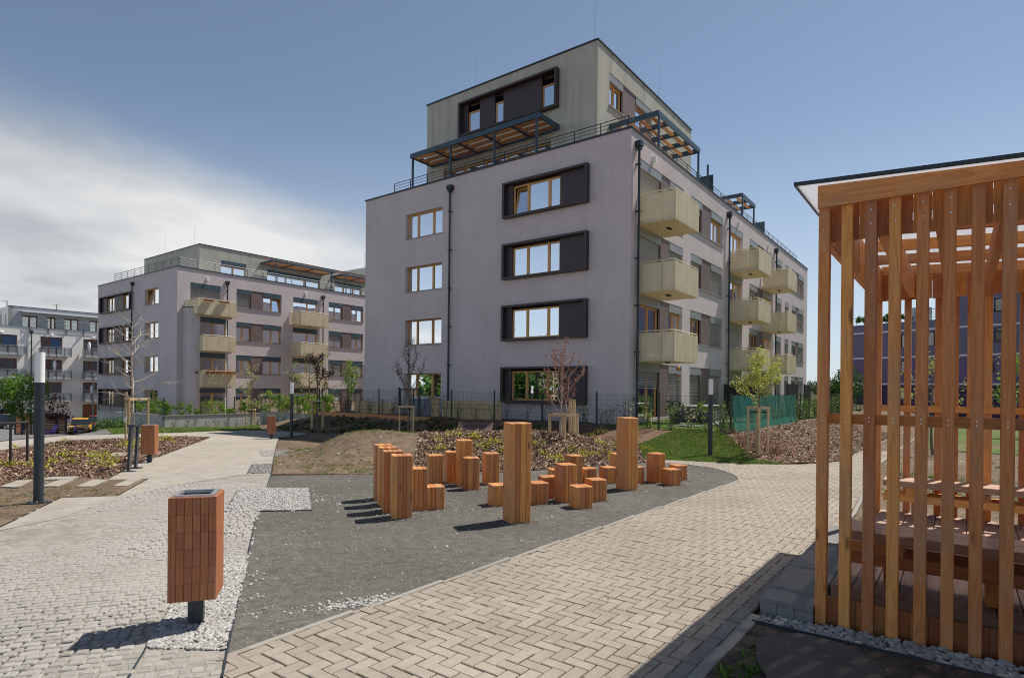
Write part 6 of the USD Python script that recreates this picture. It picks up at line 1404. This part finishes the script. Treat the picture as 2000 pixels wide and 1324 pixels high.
# trees: a tapered trunk, limbs, twigs, and leaves along the twigs
def grow(rng, h, r0, first, n_limb, L, up, levels=2, wob=0.04, top_taper=0.12, twist=2.4):
    """Returns branches: list of (points, radii, level)."""
    k = 9; z = np.linspace(0, 1, k); tp = np.column_stack([np.cumsum(rng.normal(0, wob, k)) * h * 0.1, np.cumsum(rng.normal(0, wob, k)) * h * 0.1, z * h]); tp[0, :2] = 0
    out = [(tp, r0 * (1 - z * (1 - top_taper)), 0)]
    def limb(p, d, l, r, lev):
        m = 6; pts = [p]; dd = d.copy()
        for i in range(m):
            dd = dd + np.array([0, 0, up * 0.16]) + rng.normal(0, 0.13, 3); dd /= np.linalg.norm(dd); pts.append(pts[-1] + dd * l / m)
        pts = np.array(pts); out.append((pts, np.linspace(r, r * 0.25, m + 1), lev))
        if lev < levels:
            for i in range(rng.integers(3, 6)):
                t = rng.uniform(0.25, 0.95); j = t * m; a = int(j); q = pts[a] + (pts[min(a + 1, m)] - pts[a]) * (j - a)
                base = pts[min(a + 1, m)] - pts[a]; base /= np.linalg.norm(base); e = base + rng.normal(0, 0.55, 3); e /= np.linalg.norm(e)
                limb(q, e, l * rng.uniform(0.35, 0.6), r * 0.5, lev + 1)
    a0 = rng.uniform(0, 6.28)
    for i in range(n_limb):
        t = first + (0.97 - first) * (i + rng.uniform(0, 0.7)) / n_limb; j = t * (k - 1); a = int(j); q = tp[a] + (tp[min(a + 1, k - 1)] - tp[a]) * (j - a)
        az_ = a0 + i * twist + rng.normal(0, 0.3); el = up * 0.9 + rng.normal(0, 0.15)
        d = np.array([math.cos(az_) * math.cos(el), math.sin(az_) * math.cos(el), math.sin(el)])
        limb(q, d, L * (1.15 - 0.65 * (t - first) / (1 - first + 1e-6)) * rng.uniform(0.75, 1.15), r0 * 0.42 * (1.1 - t * 0.6), 1)
    return out
def tree(label, P, z, seed, h, r0, first, n_limb, L, up, leaf, n_leaf, size, bark='bark', levels=2, name='young_tree', spread=0.05, wob=0.04, twist=2.4, minlev=1, group=None):
    rng = np.random.default_rng(seed); br = grow(rng, h, r0, first, n_limb, L, up, levels, wob, twist=twist)
    th = thing(name, label, 'tree', (*P, z), 0, group); o = np.array([*P, z - 0.05])
    mb = MB(); [mb.tube(p + o, np.maximum(r, 0.0035), 8 if lev == 0 else 5 if lev == 1 else 3) for p, r, lev in br]
    part(th, 'trunk', mb, bark, smooth=60)
    if n_leaf:
        segs = [(p, lev) for p, r, lev in br if lev >= minlev]; wt = np.array([np.linalg.norm(p[-1] - p[0]) for p, _ in segs]); wt /= wt.sum()
        ch = rng.choice(len(segs), n_leaf, p=wt); t = rng.beta(1.6, 1.0, n_leaf); pts = []
        for c, tt in zip(ch, t):
            p = segs[c][0]; j = tt * (len(p) - 1); a = min(int(j), len(p) - 2); pts.append(p[a] + (p[a + 1] - p[a]) * (j - a))
        pts = np.array(pts) + o + rng.normal(0, spread, (n_leaf, 3)); v, f = leaves_at(rng, pts, size)
        part(th, 'crown', MB().add(v, f), leaf)
    return th
def stakes(label, P, z, w, h, n=3, rails=1, matn='stake', az_=0.2, strap=True, pr=0.035):
    th = thing('tree_stake', label, 'tree stake', (*P, z)); c = [P + w / 2 * np.array([math.cos(az_ + k * 2 * math.pi / n + math.pi / n), math.sin(az_ + k * 2 * math.pi / n + math.pi / n)]) for k in range(n)]
    for q in c: part(th, 'post', MB().tube([[*q, z - 0.2], [*q, z + h * 0.5], [*q, z + h]], pr, 10), matn + '_z', smooth=40)
    for i in range(n):
        a, b_ = c[i], c[(i + 1) % n]; d = (b_ - a) / np.linalg.norm(b_ - a)
        for zz in [h - 0.03] + ([h * 0.55] if rails > 1 else []): part(th, 'rail', MB().bar([*(a - d * 0.06), z + zz], [*(b_ + d * 0.06), z + zz], 0.03, 0.075), matn + '_x')
    if strap:
        mb = MB()
        for q in c: mb.bar([*q, z + h - 0.16], [*P, z + h - 0.16], 0.006, 0.04)
        part(th, 'strap', mb, 'black_plastic')
def land(u, v, d):                      # a place on the land by direction and distance
    q = ray(u, v); P = np.array([q[0] * d, d]); return P, gz(*P)
P, z = land(262, 868, 21.4); stakes('tall three-post tree stake round the bare tree by the second bin', P, z, 0.85, 1.62, n=3, az_=1.75); tree('bare young tree with pale branches and hardly a leaf', P, z, 8, 4.75, 0.062, 0.34, 23, 1.25, 0.42, 'leaf_pale', 90, 0.05, bark='bark_pale', wob=0.05, spread=0.02)
part_tag = thing('tree_label', 'small white label pinned to the left stake of the bare tree', 'label', (*land(243, 826, 21.0)[0], z + 0.9)); pp, _ = land(244.5, 826, 21.02); part(part_tag, 'card', MB().box(pp[0] - 0.05, pp[0] + 0.05, pp[1] - 0.012, pp[1] - 0.006, z + 0.78, z + 0.94), 'white_paint')
P, z = land(797, 845, 26.0); stakes('pale three-post tree stake in the shade before the garden gate', P, z, 0.75, 1.35, n=3, az_=0.3); tree('sparse dark leaved young tree before the lowest small window', P, z, 21, 3.7, 0.07, 0.42, 12, 1.3, 1.05, 'leaf_purple', 620, 0.06, spread=0.05)
P, z = land(1100, 855, 17.3); stakes('low square stake frame with rails on the mound', P, z, 0.80, 0.62, n=4, az_=math.pi / 4, matn='stake', strap=False, pr=0.045)
tree('copper leaved multi-stemmed young tree on the bark mound', P + [-0.08, 0], z, 34, 2.35, 0.035, 0.12, 13, 1.25, 1.18, 'leaf_copper', 1300, 0.05, spread=0.035, levels=2, bark='bark_pale')
P2, z2 = land(1117, 850, 18.4); stakes('taller pair of posts with a short rail behind the square stake frame', P2, z2, 0.30, 1.18, n=2, az_=0.3, strap=False, pr=0.05)
P, z = land(1480, 878, 17.75); stakes('four-post tree stake before the green net', P, z + 0.0, 0.55, 1.42, n=4, az_=0.5); tree('young tree with bright yellow green crown before the green net', P, z, 12, 2.75, 0.045, 0.52, 11, 0.98, 0.7, 'leaf_spring', 2900, 0.062, spread=0.055)
P, z = land(1822, 876, 19.4); stakes('pale tree stake seen through the pergola slats', P, z, 0.6, 1.5, n=3, az_=0.4); tree('sparse young tree seen through the pergola slats', P, z, 55, 3.1, 0.05, 0.5, 9, 1.15, 0.35, 'leaf_spring', 650, 0.08, spread=0.07)
P, z = land(491, 832, 42.0); stakes('slim tree stake before the concrete garden wall', P, z, 0.75, 1.45, n=3); tree('pale leaved slender tree before the concrete garden wall', P, z, 61, 4.6, 0.06, 0.28, 13, 1.0, 0.5, 'leaf_pale', 900, 0.11, spread=0.07)
P, z = land(600, 815, 40.5); tree('pale yellowish young tree behind the fence, left of the dark purple tree', P, z, 68, 4.7, 0.06, 0.4, 11, 1.75, 0.45, 'leaf_spring', 520, 0.10, spread=0.08)
P, z = land(620, 832, 31.0); stakes('four-post tree stake round the dark purple tree', P, z, 0.75, 1.45, n=4); tree('dark purple leaved young tree right of the black lamp', P, z, 73, 3.7, 0.055, 0.42, 11, 1.2, 0.85, 'leaf_purple', 1100, 0.085, spread=0.07)
P, z = land(685, 800, 37.5); tree('bright fresh green slim tree at the left edge of the lilac block', P, z, 77, 3.4, 0.045, 0.3, 11, 0.8, 0.8, 'leaf_fresh', 1100, 0.10, spread=0.09)
def big_tree(label, P, z, h, rad, leaf, n, size, seed, name='tree', trunk=0.12, zc=0.62):
    rng = np.random.default_rng(seed); th = thing(name, label, 'tree', (*P, z)); br = grow(rng, h * 0.8, trunk, 0.35, 9, rad[0] * 1.0, 0.6, 2)
    mb = MB(); [mb.tube(p + [*P, z - 0.1], np.maximum(r, 0.008), 6 if lev == 0 else 4) for p, r, lev in br]; part(th, 'trunk', mb, 'bark')
    v, f = leaf_blob(rng, n, [*P, z + h * zc], (rad[0], rad[1], h * (1 - zc)), size); part(th, 'crown', MB().add(v, f), leaf)
P, z = land(42, 800, 55.0); big_tree('round fresh green tree before the white block', P, z, 1.65 + (748 - 724) / FPX * 55 - z, (2.1, 2.1), 'leaf_fresh', 2600, 0.24, 81)
P, z = land(112, 806, 56.5); big_tree('dark purple bush-like tree behind the wooden yard fence', P, z, 1.65 + (748 - 772) / FPX * 56.5 - z, (1.2, 1.2), 'leaf_purple', 700, 0.18, 82, zc=0.68)
P, z = land(1645, 790, 46.0); big_tree('dark conifer-like tree at the far end of the garden fence', P, z, 1.65 + (764 - 722) / FPX * 46 - z, (0.85, 0.85), 'leaf_dark', 1500, 0.16, 83, zc=0.5)
P, z = land(1659, 790, 43.0); big_tree('light green tree in front of the violet block corner', P, z, 1.65 + (764 - 712) / FPX * 43 - z, (1.1, 1.1), 'leaf_green', 1500, 0.15, 84)
P, z = land(1622, 792, 52.0); big_tree('small green tree left of the conifer beyond the fence', P, z, 1.65 + (764 - 735) / FPX * 52 - z, (0.9, 0.9), 'leaf_green', 800, 0.15, 85)
P, z = land(1998, 800, 30.0); big_tree('bushy green tree at the right edge of the view', P, z, 1.65 + (766 - 690) / FPX * 30 - z, (1.0, 1.0), 'leaf_fresh', 1500, 0.13, 86)
for i, (u, d, hh) in enumerate(((1585, 140, 4.5), (1598, 170, 5.5), (1640, 180, 5), (1690, 190, 6))):
    P, z = land(u, 770, d); big_tree(['small dark tree on the skyline right of the lilac block', 'second small tree on the skyline, nearer the pergola', 'dark tree on the skyline behind the conifer', 'dark tree on the skyline at the violet block'][i], P, z - 0.5, hh, (2.0, 2.0), 'leaf_dark', 500, 0.4, 90 + i)
# climbing and hedge plants along the fences and walls
sh = 0
for q_i, n_ in enumerate(np.arange(-28.5, -8, 0.95)):
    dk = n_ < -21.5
    P = SF * B + n_ * N + 0.28 * B + rv.normal(0, 0.06, 2)
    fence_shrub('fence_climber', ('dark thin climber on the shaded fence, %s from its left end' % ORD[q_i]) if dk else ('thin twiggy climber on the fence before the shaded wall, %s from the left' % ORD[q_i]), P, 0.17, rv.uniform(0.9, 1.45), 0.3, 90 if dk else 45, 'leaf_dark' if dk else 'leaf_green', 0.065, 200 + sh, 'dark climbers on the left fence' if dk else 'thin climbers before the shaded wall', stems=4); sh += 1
for q_i, n_ in enumerate((-12.2, -11.2, -10.3, -9.4, -8.6, -7.9, -7.2, -6.7)):
    P = SF * B + n_ * N + 0.3 * B; fence_shrub('garden_shrub', 'slender leafy shrub behind the fence at the house corner, %s from the left' % ORD[q_i], P, 0.17, rv.uniform(0.9, 1.35), 0.3, 95, 'leaf_pale' if sh % 3 == 0 else 'leaf_fresh', 0.075, 300 + sh, 'slender shrubs behind the fence near the corner', stems=4); sh += 1
for q_i, s_ in enumerate(np.arange(21.3, 31, 0.62)):
    if 22.5 < s_ < 30.9: continue
    P = s_ * B + (NF - 0.3) * N; fence_shrub('garden_shrub', 'leafy shrub at the lawn corner of the fence, %s left of the green net' % ('nearer one' if q_i == 0 else 'farther one'), P, 0.17, 1.3, 0.32, 130, 'leaf_green', 0.07, 340 + sh, 'leafy shrubs at the fence corner'); sh += 1
for q_i, s_ in enumerate(np.arange(31.3, 52, 0.8)):
    P = s_ * B + (NF - 0.35) * N + rv.normal(0, 0.1, 2); fence_shrub('fence_hedge_plant', 'leafy hedge plant behind the fence, %s beyond the green net' % ORD[q_i], P, 0.17, rv.uniform(1.0, 1.5), 0.45, 170, 'leaf_fresh' if sh % 2 else 'leaf_green', 0.09, 360 + sh, 'hedge plants beyond the green net'); sh += 1
def along(p, q, step):
    L = np.linalg.norm(q - p); return [p + (q - p) * t / L for t in np.arange(step / 2, L, step)]
hd = 0
for P in along(Wc + [-0.0, 0.55], Wl + [0.9, 0.55], 1.0)[:7] + along(Wc + [-0.3, 0.5], Wr + [-0.4, 0.3], 0.8):
    rr = np.random.default_rng(420 + hd); v, f = leaf_blob(rr, 330, [*P, 0.0], (0.55, 0.5, 0.50), 0.12)
    single('hedge_bush', MB().add(v, f), 'leaf_fresh', 'fresh green hedge bush on the bent concrete wall, %s %s' % (ORD[hd if hd < 7 else hd - 7], 'left of its bend' if hd < 7 else 'right of its bend'), 'bush', 'hedge bushes on the bent concrete wall'); hd += 1
h2 = 0
for P in along(V1 + [0.3, 0.5], V2 + [0.3, 0.5], 0.85) + along(V2 + [0.8, 0.2], SF * B - 29.8 * N + [-0.6, 0.6], 1.0):
    rr = np.random.default_rng(450 + hd); v, f = leaf_blob(rr, 420, [*P, 0.35], (0.6, 0.55, 0.75), 0.13)
    single('hedge_bush', MB().add(v, f), 'leaf_fresh' if hd % 3 else 'leaf_spring', 'tall fresh green hedge bush behind the shorter concrete wall, %s from the left' % ORD[h2], 'bush', 'hedge bushes behind the shorter concrete wall'); hd += 1; h2 += 1
for i, P in enumerate(along(Wl + [1.0, -1.6], Wc + [-1.5, -0.9], 1.25)[:7]):
    z = gz(*P); fence_shrub('wall_shrub', 'dark low shrub at the shaded foot of the concrete wall, %s from the left' % ORD[i], P, z, 1.1, 0.8, 260, 'leaf_green', 0.13, 470 + i, 'dark shrubs at the wall foot', stems=6, lean=0.35)
for i, P in enumerate(along(Wc + [0.35, -0.12], Wr + [0.3, -0.25], 0.72) + along(V1 + [0.2, -0.35], V2 + [-0.3, -0.35], 0.9)):
    z = gz(*P); fence_shrub('wall_climber', 'young climber on the sunlit concrete walls, %s from the left' % ORD[i], P, z, 1.15, 0.22, 70, 'leaf_green', 0.08, 490 + i, 'young climbers on the concrete walls', stems=4, lean=0.2)

# the park trees to the left of the view that the low windows mirror
for i, (x, y, hh) in enumerate(((-44, 17, 6.5), (-47, 10, 7.5), (-45, 3, 6.8), (-50, -4, 8.0), (-52, 24, 7.0), (-49, -12, 7.5), (-58, 14, 8.5))):
    big_tree('broad green park tree outside the left of the view, %s in the row' % ORD[i], np.array([x, y], float), gz(x, y), hh, (4.6, 4.2), 'leaf_green', 3400, 0.62, 120 + i, name='park_tree', trunk=0.2, zc=0.46)
# ------------------------------------------------------------------ the street beyond at the left: yard fence, cars, lamp, people
verge = sg.Polygon([(-11.5, 25), (-17.0, 25.5), (-20.5, 30), (-22.5, 35), (-19, 36.5), (-15, 35), (-13, 31)]).difference(PAVED).difference(strip)
single('lawn', drape(verge, 0.012, 0.8), 'turf', kind='structure')
grass('lawn_grass', verge, 4500, 0.08, 'grass verge beyond the cross path at the left', rv, spread=0.09, w=0.007)
road = sg.Polygon([(-25, 37), (-16, 34), (-15.5, 22), (-75, 16), (-80, 30), (-80, 76), (-58, 76), (-34, 60), (-33.6, 48.2), (-33.2, 44.5)]).difference(PAVED).difference(strip).difference(verge).difference(mulch_l)
single('street', drape(road, 0.02, 0.8), 'asphalt', kind='structure')
D5 = 57.0
def street(u, d=D5):
    q = ray(u, 800); P = np.array([q[0] * d, d]); return P, gz(*P)
def yard_fence(u0, u1, d, label, zt=-1.25, q2=None):
    p, z0 = street(u0, d); q_, z1 = street(u1, d)
    if q2: q_ = np.array(q2)
    L = np.linalg.norm(q_ - p); dd = (q_ - p) / L; f = Fr(p, dd, (-dd[1], dd[0])); zb = min(z0, z1) - 0.1
    th = thing('yard_fence', label, 'fence', (*p, zb)); k = 13; h = (zt - zb) / k
    for i in range(k): part(th, 'board', MB(f).box(0, L, -0.015, 0.015, zb + i * h + 0.012, zb + (i + 1) * h - 0.008), 'fence_wood')
    for x in np.linspace(0.06, L - 0.06, max(2, int(L / 1.2) + 1)): part(th, 'post', MB(f).box(x - 0.05, x + 0.05, -0.1, -0.016, zb, zt + 0.05), 'dark_metal')
yard_fence(28, 62, 57.0, 'orange brown board fence at the far left behind the person', q2=(-47.05, 58.35)); yard_fence(66, 112, 58.0, 'dark brown board fence right of the near lamp post'); yard_fence(110, 131, 56.2, 'narrow brown board fence section beside the yellow car')
def car(name, label, P, z, heading, paint, grille=True):
    """A small crossover: lofted body, glasshouse, wheels, lamps. x forward in its own frame."""
    th = thing(name, label, 'car', (*P, z), heading); c, s = math.cos(heading), math.sin(heading); f = Fr(P, (c, s), (-s, c), z)
    prof = [(-2.05, 0.42, 0.80), (-1.98, 0.90, 0.86), (-1.2, 0.98, 0.89), (0.75, 0.99, 0.89), (1.5, 0.95, 0.87), (1.95, 0.84, 0.80), (2.08, 0.52, 0.74)]
    def loft(sections):
        V, F = [], []; m_ = len(sections[0])
        for sec in sections: V += sec
        for i in range(len(sections) - 1):
            for j in range(m_): F.append([i * m_ + j, i * m_ + (j + 1) % m_, (i + 1) * m_ + (j + 1) % m_, (i + 1) * m_ + j])
        n0 = (len(sections) - 1) * m_
        V, F = np.array(V), np.array(F); F = np.vstack([F[:, [0, 1, 2]], F[:, [0, 2, 3]], [[0, k + 1, k] for k in range(1, m_ - 1)], [[n0, n0 + k, n0 + k + 1] for k in range(1, m_ - 1)]]); return V, F[:, ::-1]
    secs = [[(x, -w + 0.1, 0.28), (x, -w, 0.42), (x, -w, zt - 0.14), (x, -w + 0.12, zt), (x, w - 0.12, zt), (x, w, zt - 0.14), (x, w, 0.42), (x, w - 0.1, 0.28)] for x, zt, w in prof]
    part(th, 'body', MB(f).add(*loft(secs)), paint, smooth=35)
    cab = [(-1.95, 0.95, 0.70, 0.97), (-1.55, 1.55, 0.62, 0.97), (-0.2, 1.62, 0.63, 0.98), (0.45, 1.54, 0.62, 0.98), (1.15, 0.98, 0.72, 0.95)]
    part(th, 'windows', MB(f).add(*loft([[(x, -0.80, zb), (x, -w, zt), (x, w, zt), (x, 0.80, zb)] for x, zt, w, zb in cab])), 'balustrade_glass' if False else 'car_glass', smooth=30)
    part(th, 'roof', MB(f).add(*loft([[(x, -w, zt), (x, -w + 0.06, zt + 0.05), (x, w - 0.06, zt + 0.05), (x, w, zt)] for x, zt, w in ((-1.6, 1.55, 0.63), (-0.2, 1.62, 0.64), (0.48, 1.53, 0.63))])), paint, smooth=40)
    for x in (-1.25, 1.3):
        for y in (-0.80, 0.80):
            wh = part(th, 'wheel', MB().mesh(trimesh.creation.cylinder(0.33, 0.22, sections=20), lambda v, x=x, y=y: f(np.column_stack([x + v[:, 0], y + v[:, 2], 0.33 + v[:, 1]]))), 'rubber')
            part(wh, 'rim', MB().mesh(trimesh.creation.cylinder(0.21, 0.235, sections=14), lambda v, x=x, y=y: f(np.column_stack([x + v[:, 0], y + v[:, 2], 0.33 + v[:, 1]]))), 'steel')
    part(th, 'grille', MB(f).box(2.0, 2.075, -0.55, 0.55, 0.56, 0.72), 'black_plastic'); part(th, 'bumper', MB(f).box(1.95, 2.11, -0.72, 0.72, 0.30, 0.44), 'black_plastic'); part(th, 'skid_plate', MB(f).box(2.0, 2.125, -0.4, 0.4, 0.28, 0.35), 'steel')
    for y in (-0.62, 0.62): part(th, 'headlight', MB(f).box(1.9, 2.05, y - 0.15, y + 0.15, 0.68, 0.80), 'lamp_glass')
    for y in (-0.7, 0.7): part(th, 'tail_light', MB(f).box(-2.06, -1.98, y - 0.1, y + 0.1, 0.62, 0.82), 'car_red')
    for y in (-0.92, 0.92): part(th, 'mirror', MB(f).box(0.72, 0.84, y - 0.09, y + 0.09, 0.98, 1.10), paint)
    part(th, 'number_plate', MB(f).box(2.08, 2.13, -0.26, 0.26, 0.45, 0.55), 'white_paint')
plain('car_glass', (0.015, 0.02, 0.025), 0.06, 0.0, 0.9)
P, z = street(157, 61.0); car('parked_car', 'yellow crossover car parked facing the viewer beyond the board fence', P, z + 0.0, math.radians(-59), 'car_yellow')
P, z = street(189, 66.0); z = street(160, 66.0)[1]; car('parked_car', 'dark red car parked behind the yellow one, half hidden by the lilac block', P, z, math.radians(-60), 'car_red')
P, z = street(12, 68.0); car('parked_car', 'grey car mostly hidden at the far left edge', P, z, math.radians(175), 'grey_box')
P, z = street(181.5, 60.0); z = min(z, street(165, 60.0)[1]); th = thing('street_lamp', 'tall thin grey street lamp before the white block', 'street lamp', (*P, z)); zt = 1.65 + (749 - 735) / FPX * 60
part(th, 'pole', MB().tube([[*P, z], [*P, (z + zt) / 2], [*P, zt]], [0.085, 0.07, 0.05], 8), 'box_grey', smooth=40); part(th, 'lamp_head', MB(Fr(P, (1, 0), (0, 1))).cbox(-0.5, 0.12, -0.14, 0.14, zt - 0.02, zt + 0.14, 0.02), 'box_grey')
# lawn chair of violet plastic
P, z = street(98.5, 55.0); f = rotfr(P, 0.3, z); th = thing('garden_chair', 'small violet plastic garden chair before the brown fence', 'chair', (*P, z), -0.3)
part(th, 'seat', MB(f).cbox(-0.32, 0.32, -0.3, 0.3, 0.42, 0.48, 0.02), 'violet_plastic')
for i in range(4): part(th, 'back_slat', MB(f).add([[-0.3 + i * 0.16, 0.28, 0.5], [-0.18 + i * 0.16, 0.28, 0.5], [-0.18 + i * 0.16, 0.31, 0.5], [-0.3 + i * 0.16, 0.31, 0.5], [-0.3 + i * 0.16, 0.5, 1.05], [-0.18 + i * 0.16, 0.5, 1.05], [-0.18 + i * 0.16, 0.53, 1.05], [-0.3 + i * 0.16, 0.53, 1.05]], BOXF), 'violet_plastic')
for x in (-0.28, 0.28):
    for y in (-0.26, 0.26): part(th, 'leg', MB(f).box(x - 0.03, x + 0.03, y - 0.03, y + 0.03, 0.0, 0.42), 'violet_plastic')
    part(th, 'armrest', MB(f).box(x - 0.05, x + 0.05, -0.3, 0.3, 0.66, 0.70), 'violet_plastic')
# people: bodies as one hulled, smoothed surface over a jointed skeleton
def body_mesh(J, bones, res=0.022):
    sp = lambda p, r: m3.Manifold.sphere(r, 14).translate(list(map(float, p)))
    tot = m3.Manifold()
    for a, b_ in bones: tot = tot + m3.Manifold.batch_hull([sp(*J[a]), sp(*J[b_])])
    m = tot.refine_to_length(res).to_mesh(); t = trimesh.Trimesh(m.vert_properties[:, :3], m.tri_verts, process=True); trimesh.smoothing.filter_taubin(t, iterations=8); return t
def person(label, P, z, az_, h, top, bottom, hairm, raise_arm=False):
    k = h / 1.70; f = rotfr(P, az_, z); th = thing('person', label, 'person', (*P, z), -az_)
    g = lambda x, y, zz, r: ((x * k, y * k, zz * k), r * k)
    J = dict(pel=g(0, 0, 0.93, .125), wa=g(0, 0.01, 1.08, .115), ch=g(0, 0.0, 1.28, .135), nk=g(0, 0.0, 1.46, .055), hd=g(0, 0.015, 1.585, .088), hd2=g(0, -0.0, 1.62, .088), ja=g(0, 0.05, 1.535, .055), nose=g(0, 0.11, 1.57, .014),
             eL=g(-.09, 0, 1.575, .02), eR=g(.09, 0, 1.575, .02), e0=g(0, 0, 1.575, .05))
    bones = [('pel', 'wa'), ('wa', 'ch'), ('ch', 'nk'), ('nk', 'hd'), ('hd', 'hd2'), ('hd', 'ja'), ('hd', 'nose'), ('e0', 'eL'), ('e0', 'eR')]
    for sd in (-1, 1):
        s = 'L' if sd < 0 else 'R'
        J.update({s + 'sh': g(sd * .165, 0, 1.39, .058), s + 'el': g(sd * .235, -.02, 1.12, .042), s + 'wr': g(sd * .235, .10 if sd > 0 else .05, .90, .03), s + 'pm': g(sd * .235, .13 if sd > 0 else .06, .83, .032),
                  s + 'hp': g(sd * .085, 0, .90, .092), s + 'kn': g(sd * .10, .02, .50, .06), s + 'an': g(sd * .105, -.02, .085, .042), s + 'he': g(sd * .105, -.05, .045, .042), s + 'to': g(sd * .12, .15, .035, .035)})
        bones += [('ch', s + 'sh'), (s + 'sh', s + 'el'), (s + 'el', s + 'wr'), (s + 'wr', s + 'pm'), ('pel', s + 'hp'), (s + 'hp', s + 'kn'), (s + 'kn', s + 'an'), (s + 'an', s + 'he'), (s + 'he', s + 'to')]
        for i, dx in enumerate((-.022, -.007, .008, .022)):
            l = (.062, .072, .068, .055)[i]; b0 = J[s + 'pm'][0]
            J[f'{s}f{i}'] = ((b0[0] + 0.0, b0[1] + dx * k, b0[2] - .03 * k), .0095 * k); J[f'{s}g{i}'] = ((b0[0] - sd * .012 * k, b0[1] + dx * k * 1.1, b0[2] - (.03 + l) * k), .0085 * k); bones.append((f'{s}f{i}', f'{s}g{i}'))
        b0 = J[s + 'pm'][0]; J[s + 't0'] = ((b0[0], b0[1] + .028 * k, b0[2] + .012 * k), .012 * k); J[s + 't1'] = ((b0[0] - sd * .01 * k, b0[1] + .055 * k, b0[2] - .04 * k), .0095 * k); bones.append((s + 't0', s + 't1'))
    b = body_mesh(J, bones); n = part(th, 'body', MB().mesh(b, lambda v: f(v)), 'skin', smooth=True)
    grow_ = lambda names: {q: (J[q][0], J[q][1] * 1.12 + .006 * k) for q in names}
    sh_ = body_mesh(grow_(['pel', 'wa', 'ch', 'Lsh', 'Rsh']), [('pel', 'wa'), ('wa', 'ch'), ('ch', 'Lsh'), ('ch', 'Rsh')], 0.03); part(n, 'top', MB().mesh(sh_, lambda v: f(v)), top, smooth=True)
    Jt = grow_(['pel', 'Lhp', 'Rhp', 'Lkn', 'Rkn']); 
    for s in 'LR': a, b_ = np.array(Jt[s + 'hp'][0]), np.array(Jt[s + 'kn'][0]); Jt[s + 'm'] = (tuple(a + (b_ - a) * .6), .082 * k)
    tr = body_mesh(Jt, [('pel', 'Lhp'), ('pel', 'Rhp'), ('Lhp', 'Lm'), ('Rhp', 'Rm')], 0.03); part(n, 'shorts', MB().mesh(tr, lambda v: f(v)), bottom, smooth=True)
    hr_ = m3.Manifold.batch_hull([m3.Manifold.sphere(.10 * k, 16).translate([0, -.02 * k, 1.63 * k]), m3.Manifold.sphere(.085 * k, 14).translate([0, -.045 * k, 1.55 * k])]).to_mesh()
    part(n, 'hair', MB().add(f(hr_.vert_properties[:, :3]) if False else hr_.vert_properties[:, :3], hr_.tri_verts) if False else MB(f).add(hr_.vert_properties[:, :3], hr_.tri_verts), hairm, smooth=True)
P, z = street(47.5, 55.0); person('adult in dark top and shorts standing by the orange brown fence', P, z + 0.02, math.radians(40), 1.74, 'cloth_dark', 'cloth_blue', 'hair')
P, z = street(148, 55.0); person('small child in violet top standing before the yellow car', P, z, math.radians(160), 1.12, 'violet_plastic', 'cloth_dark', 'hair')
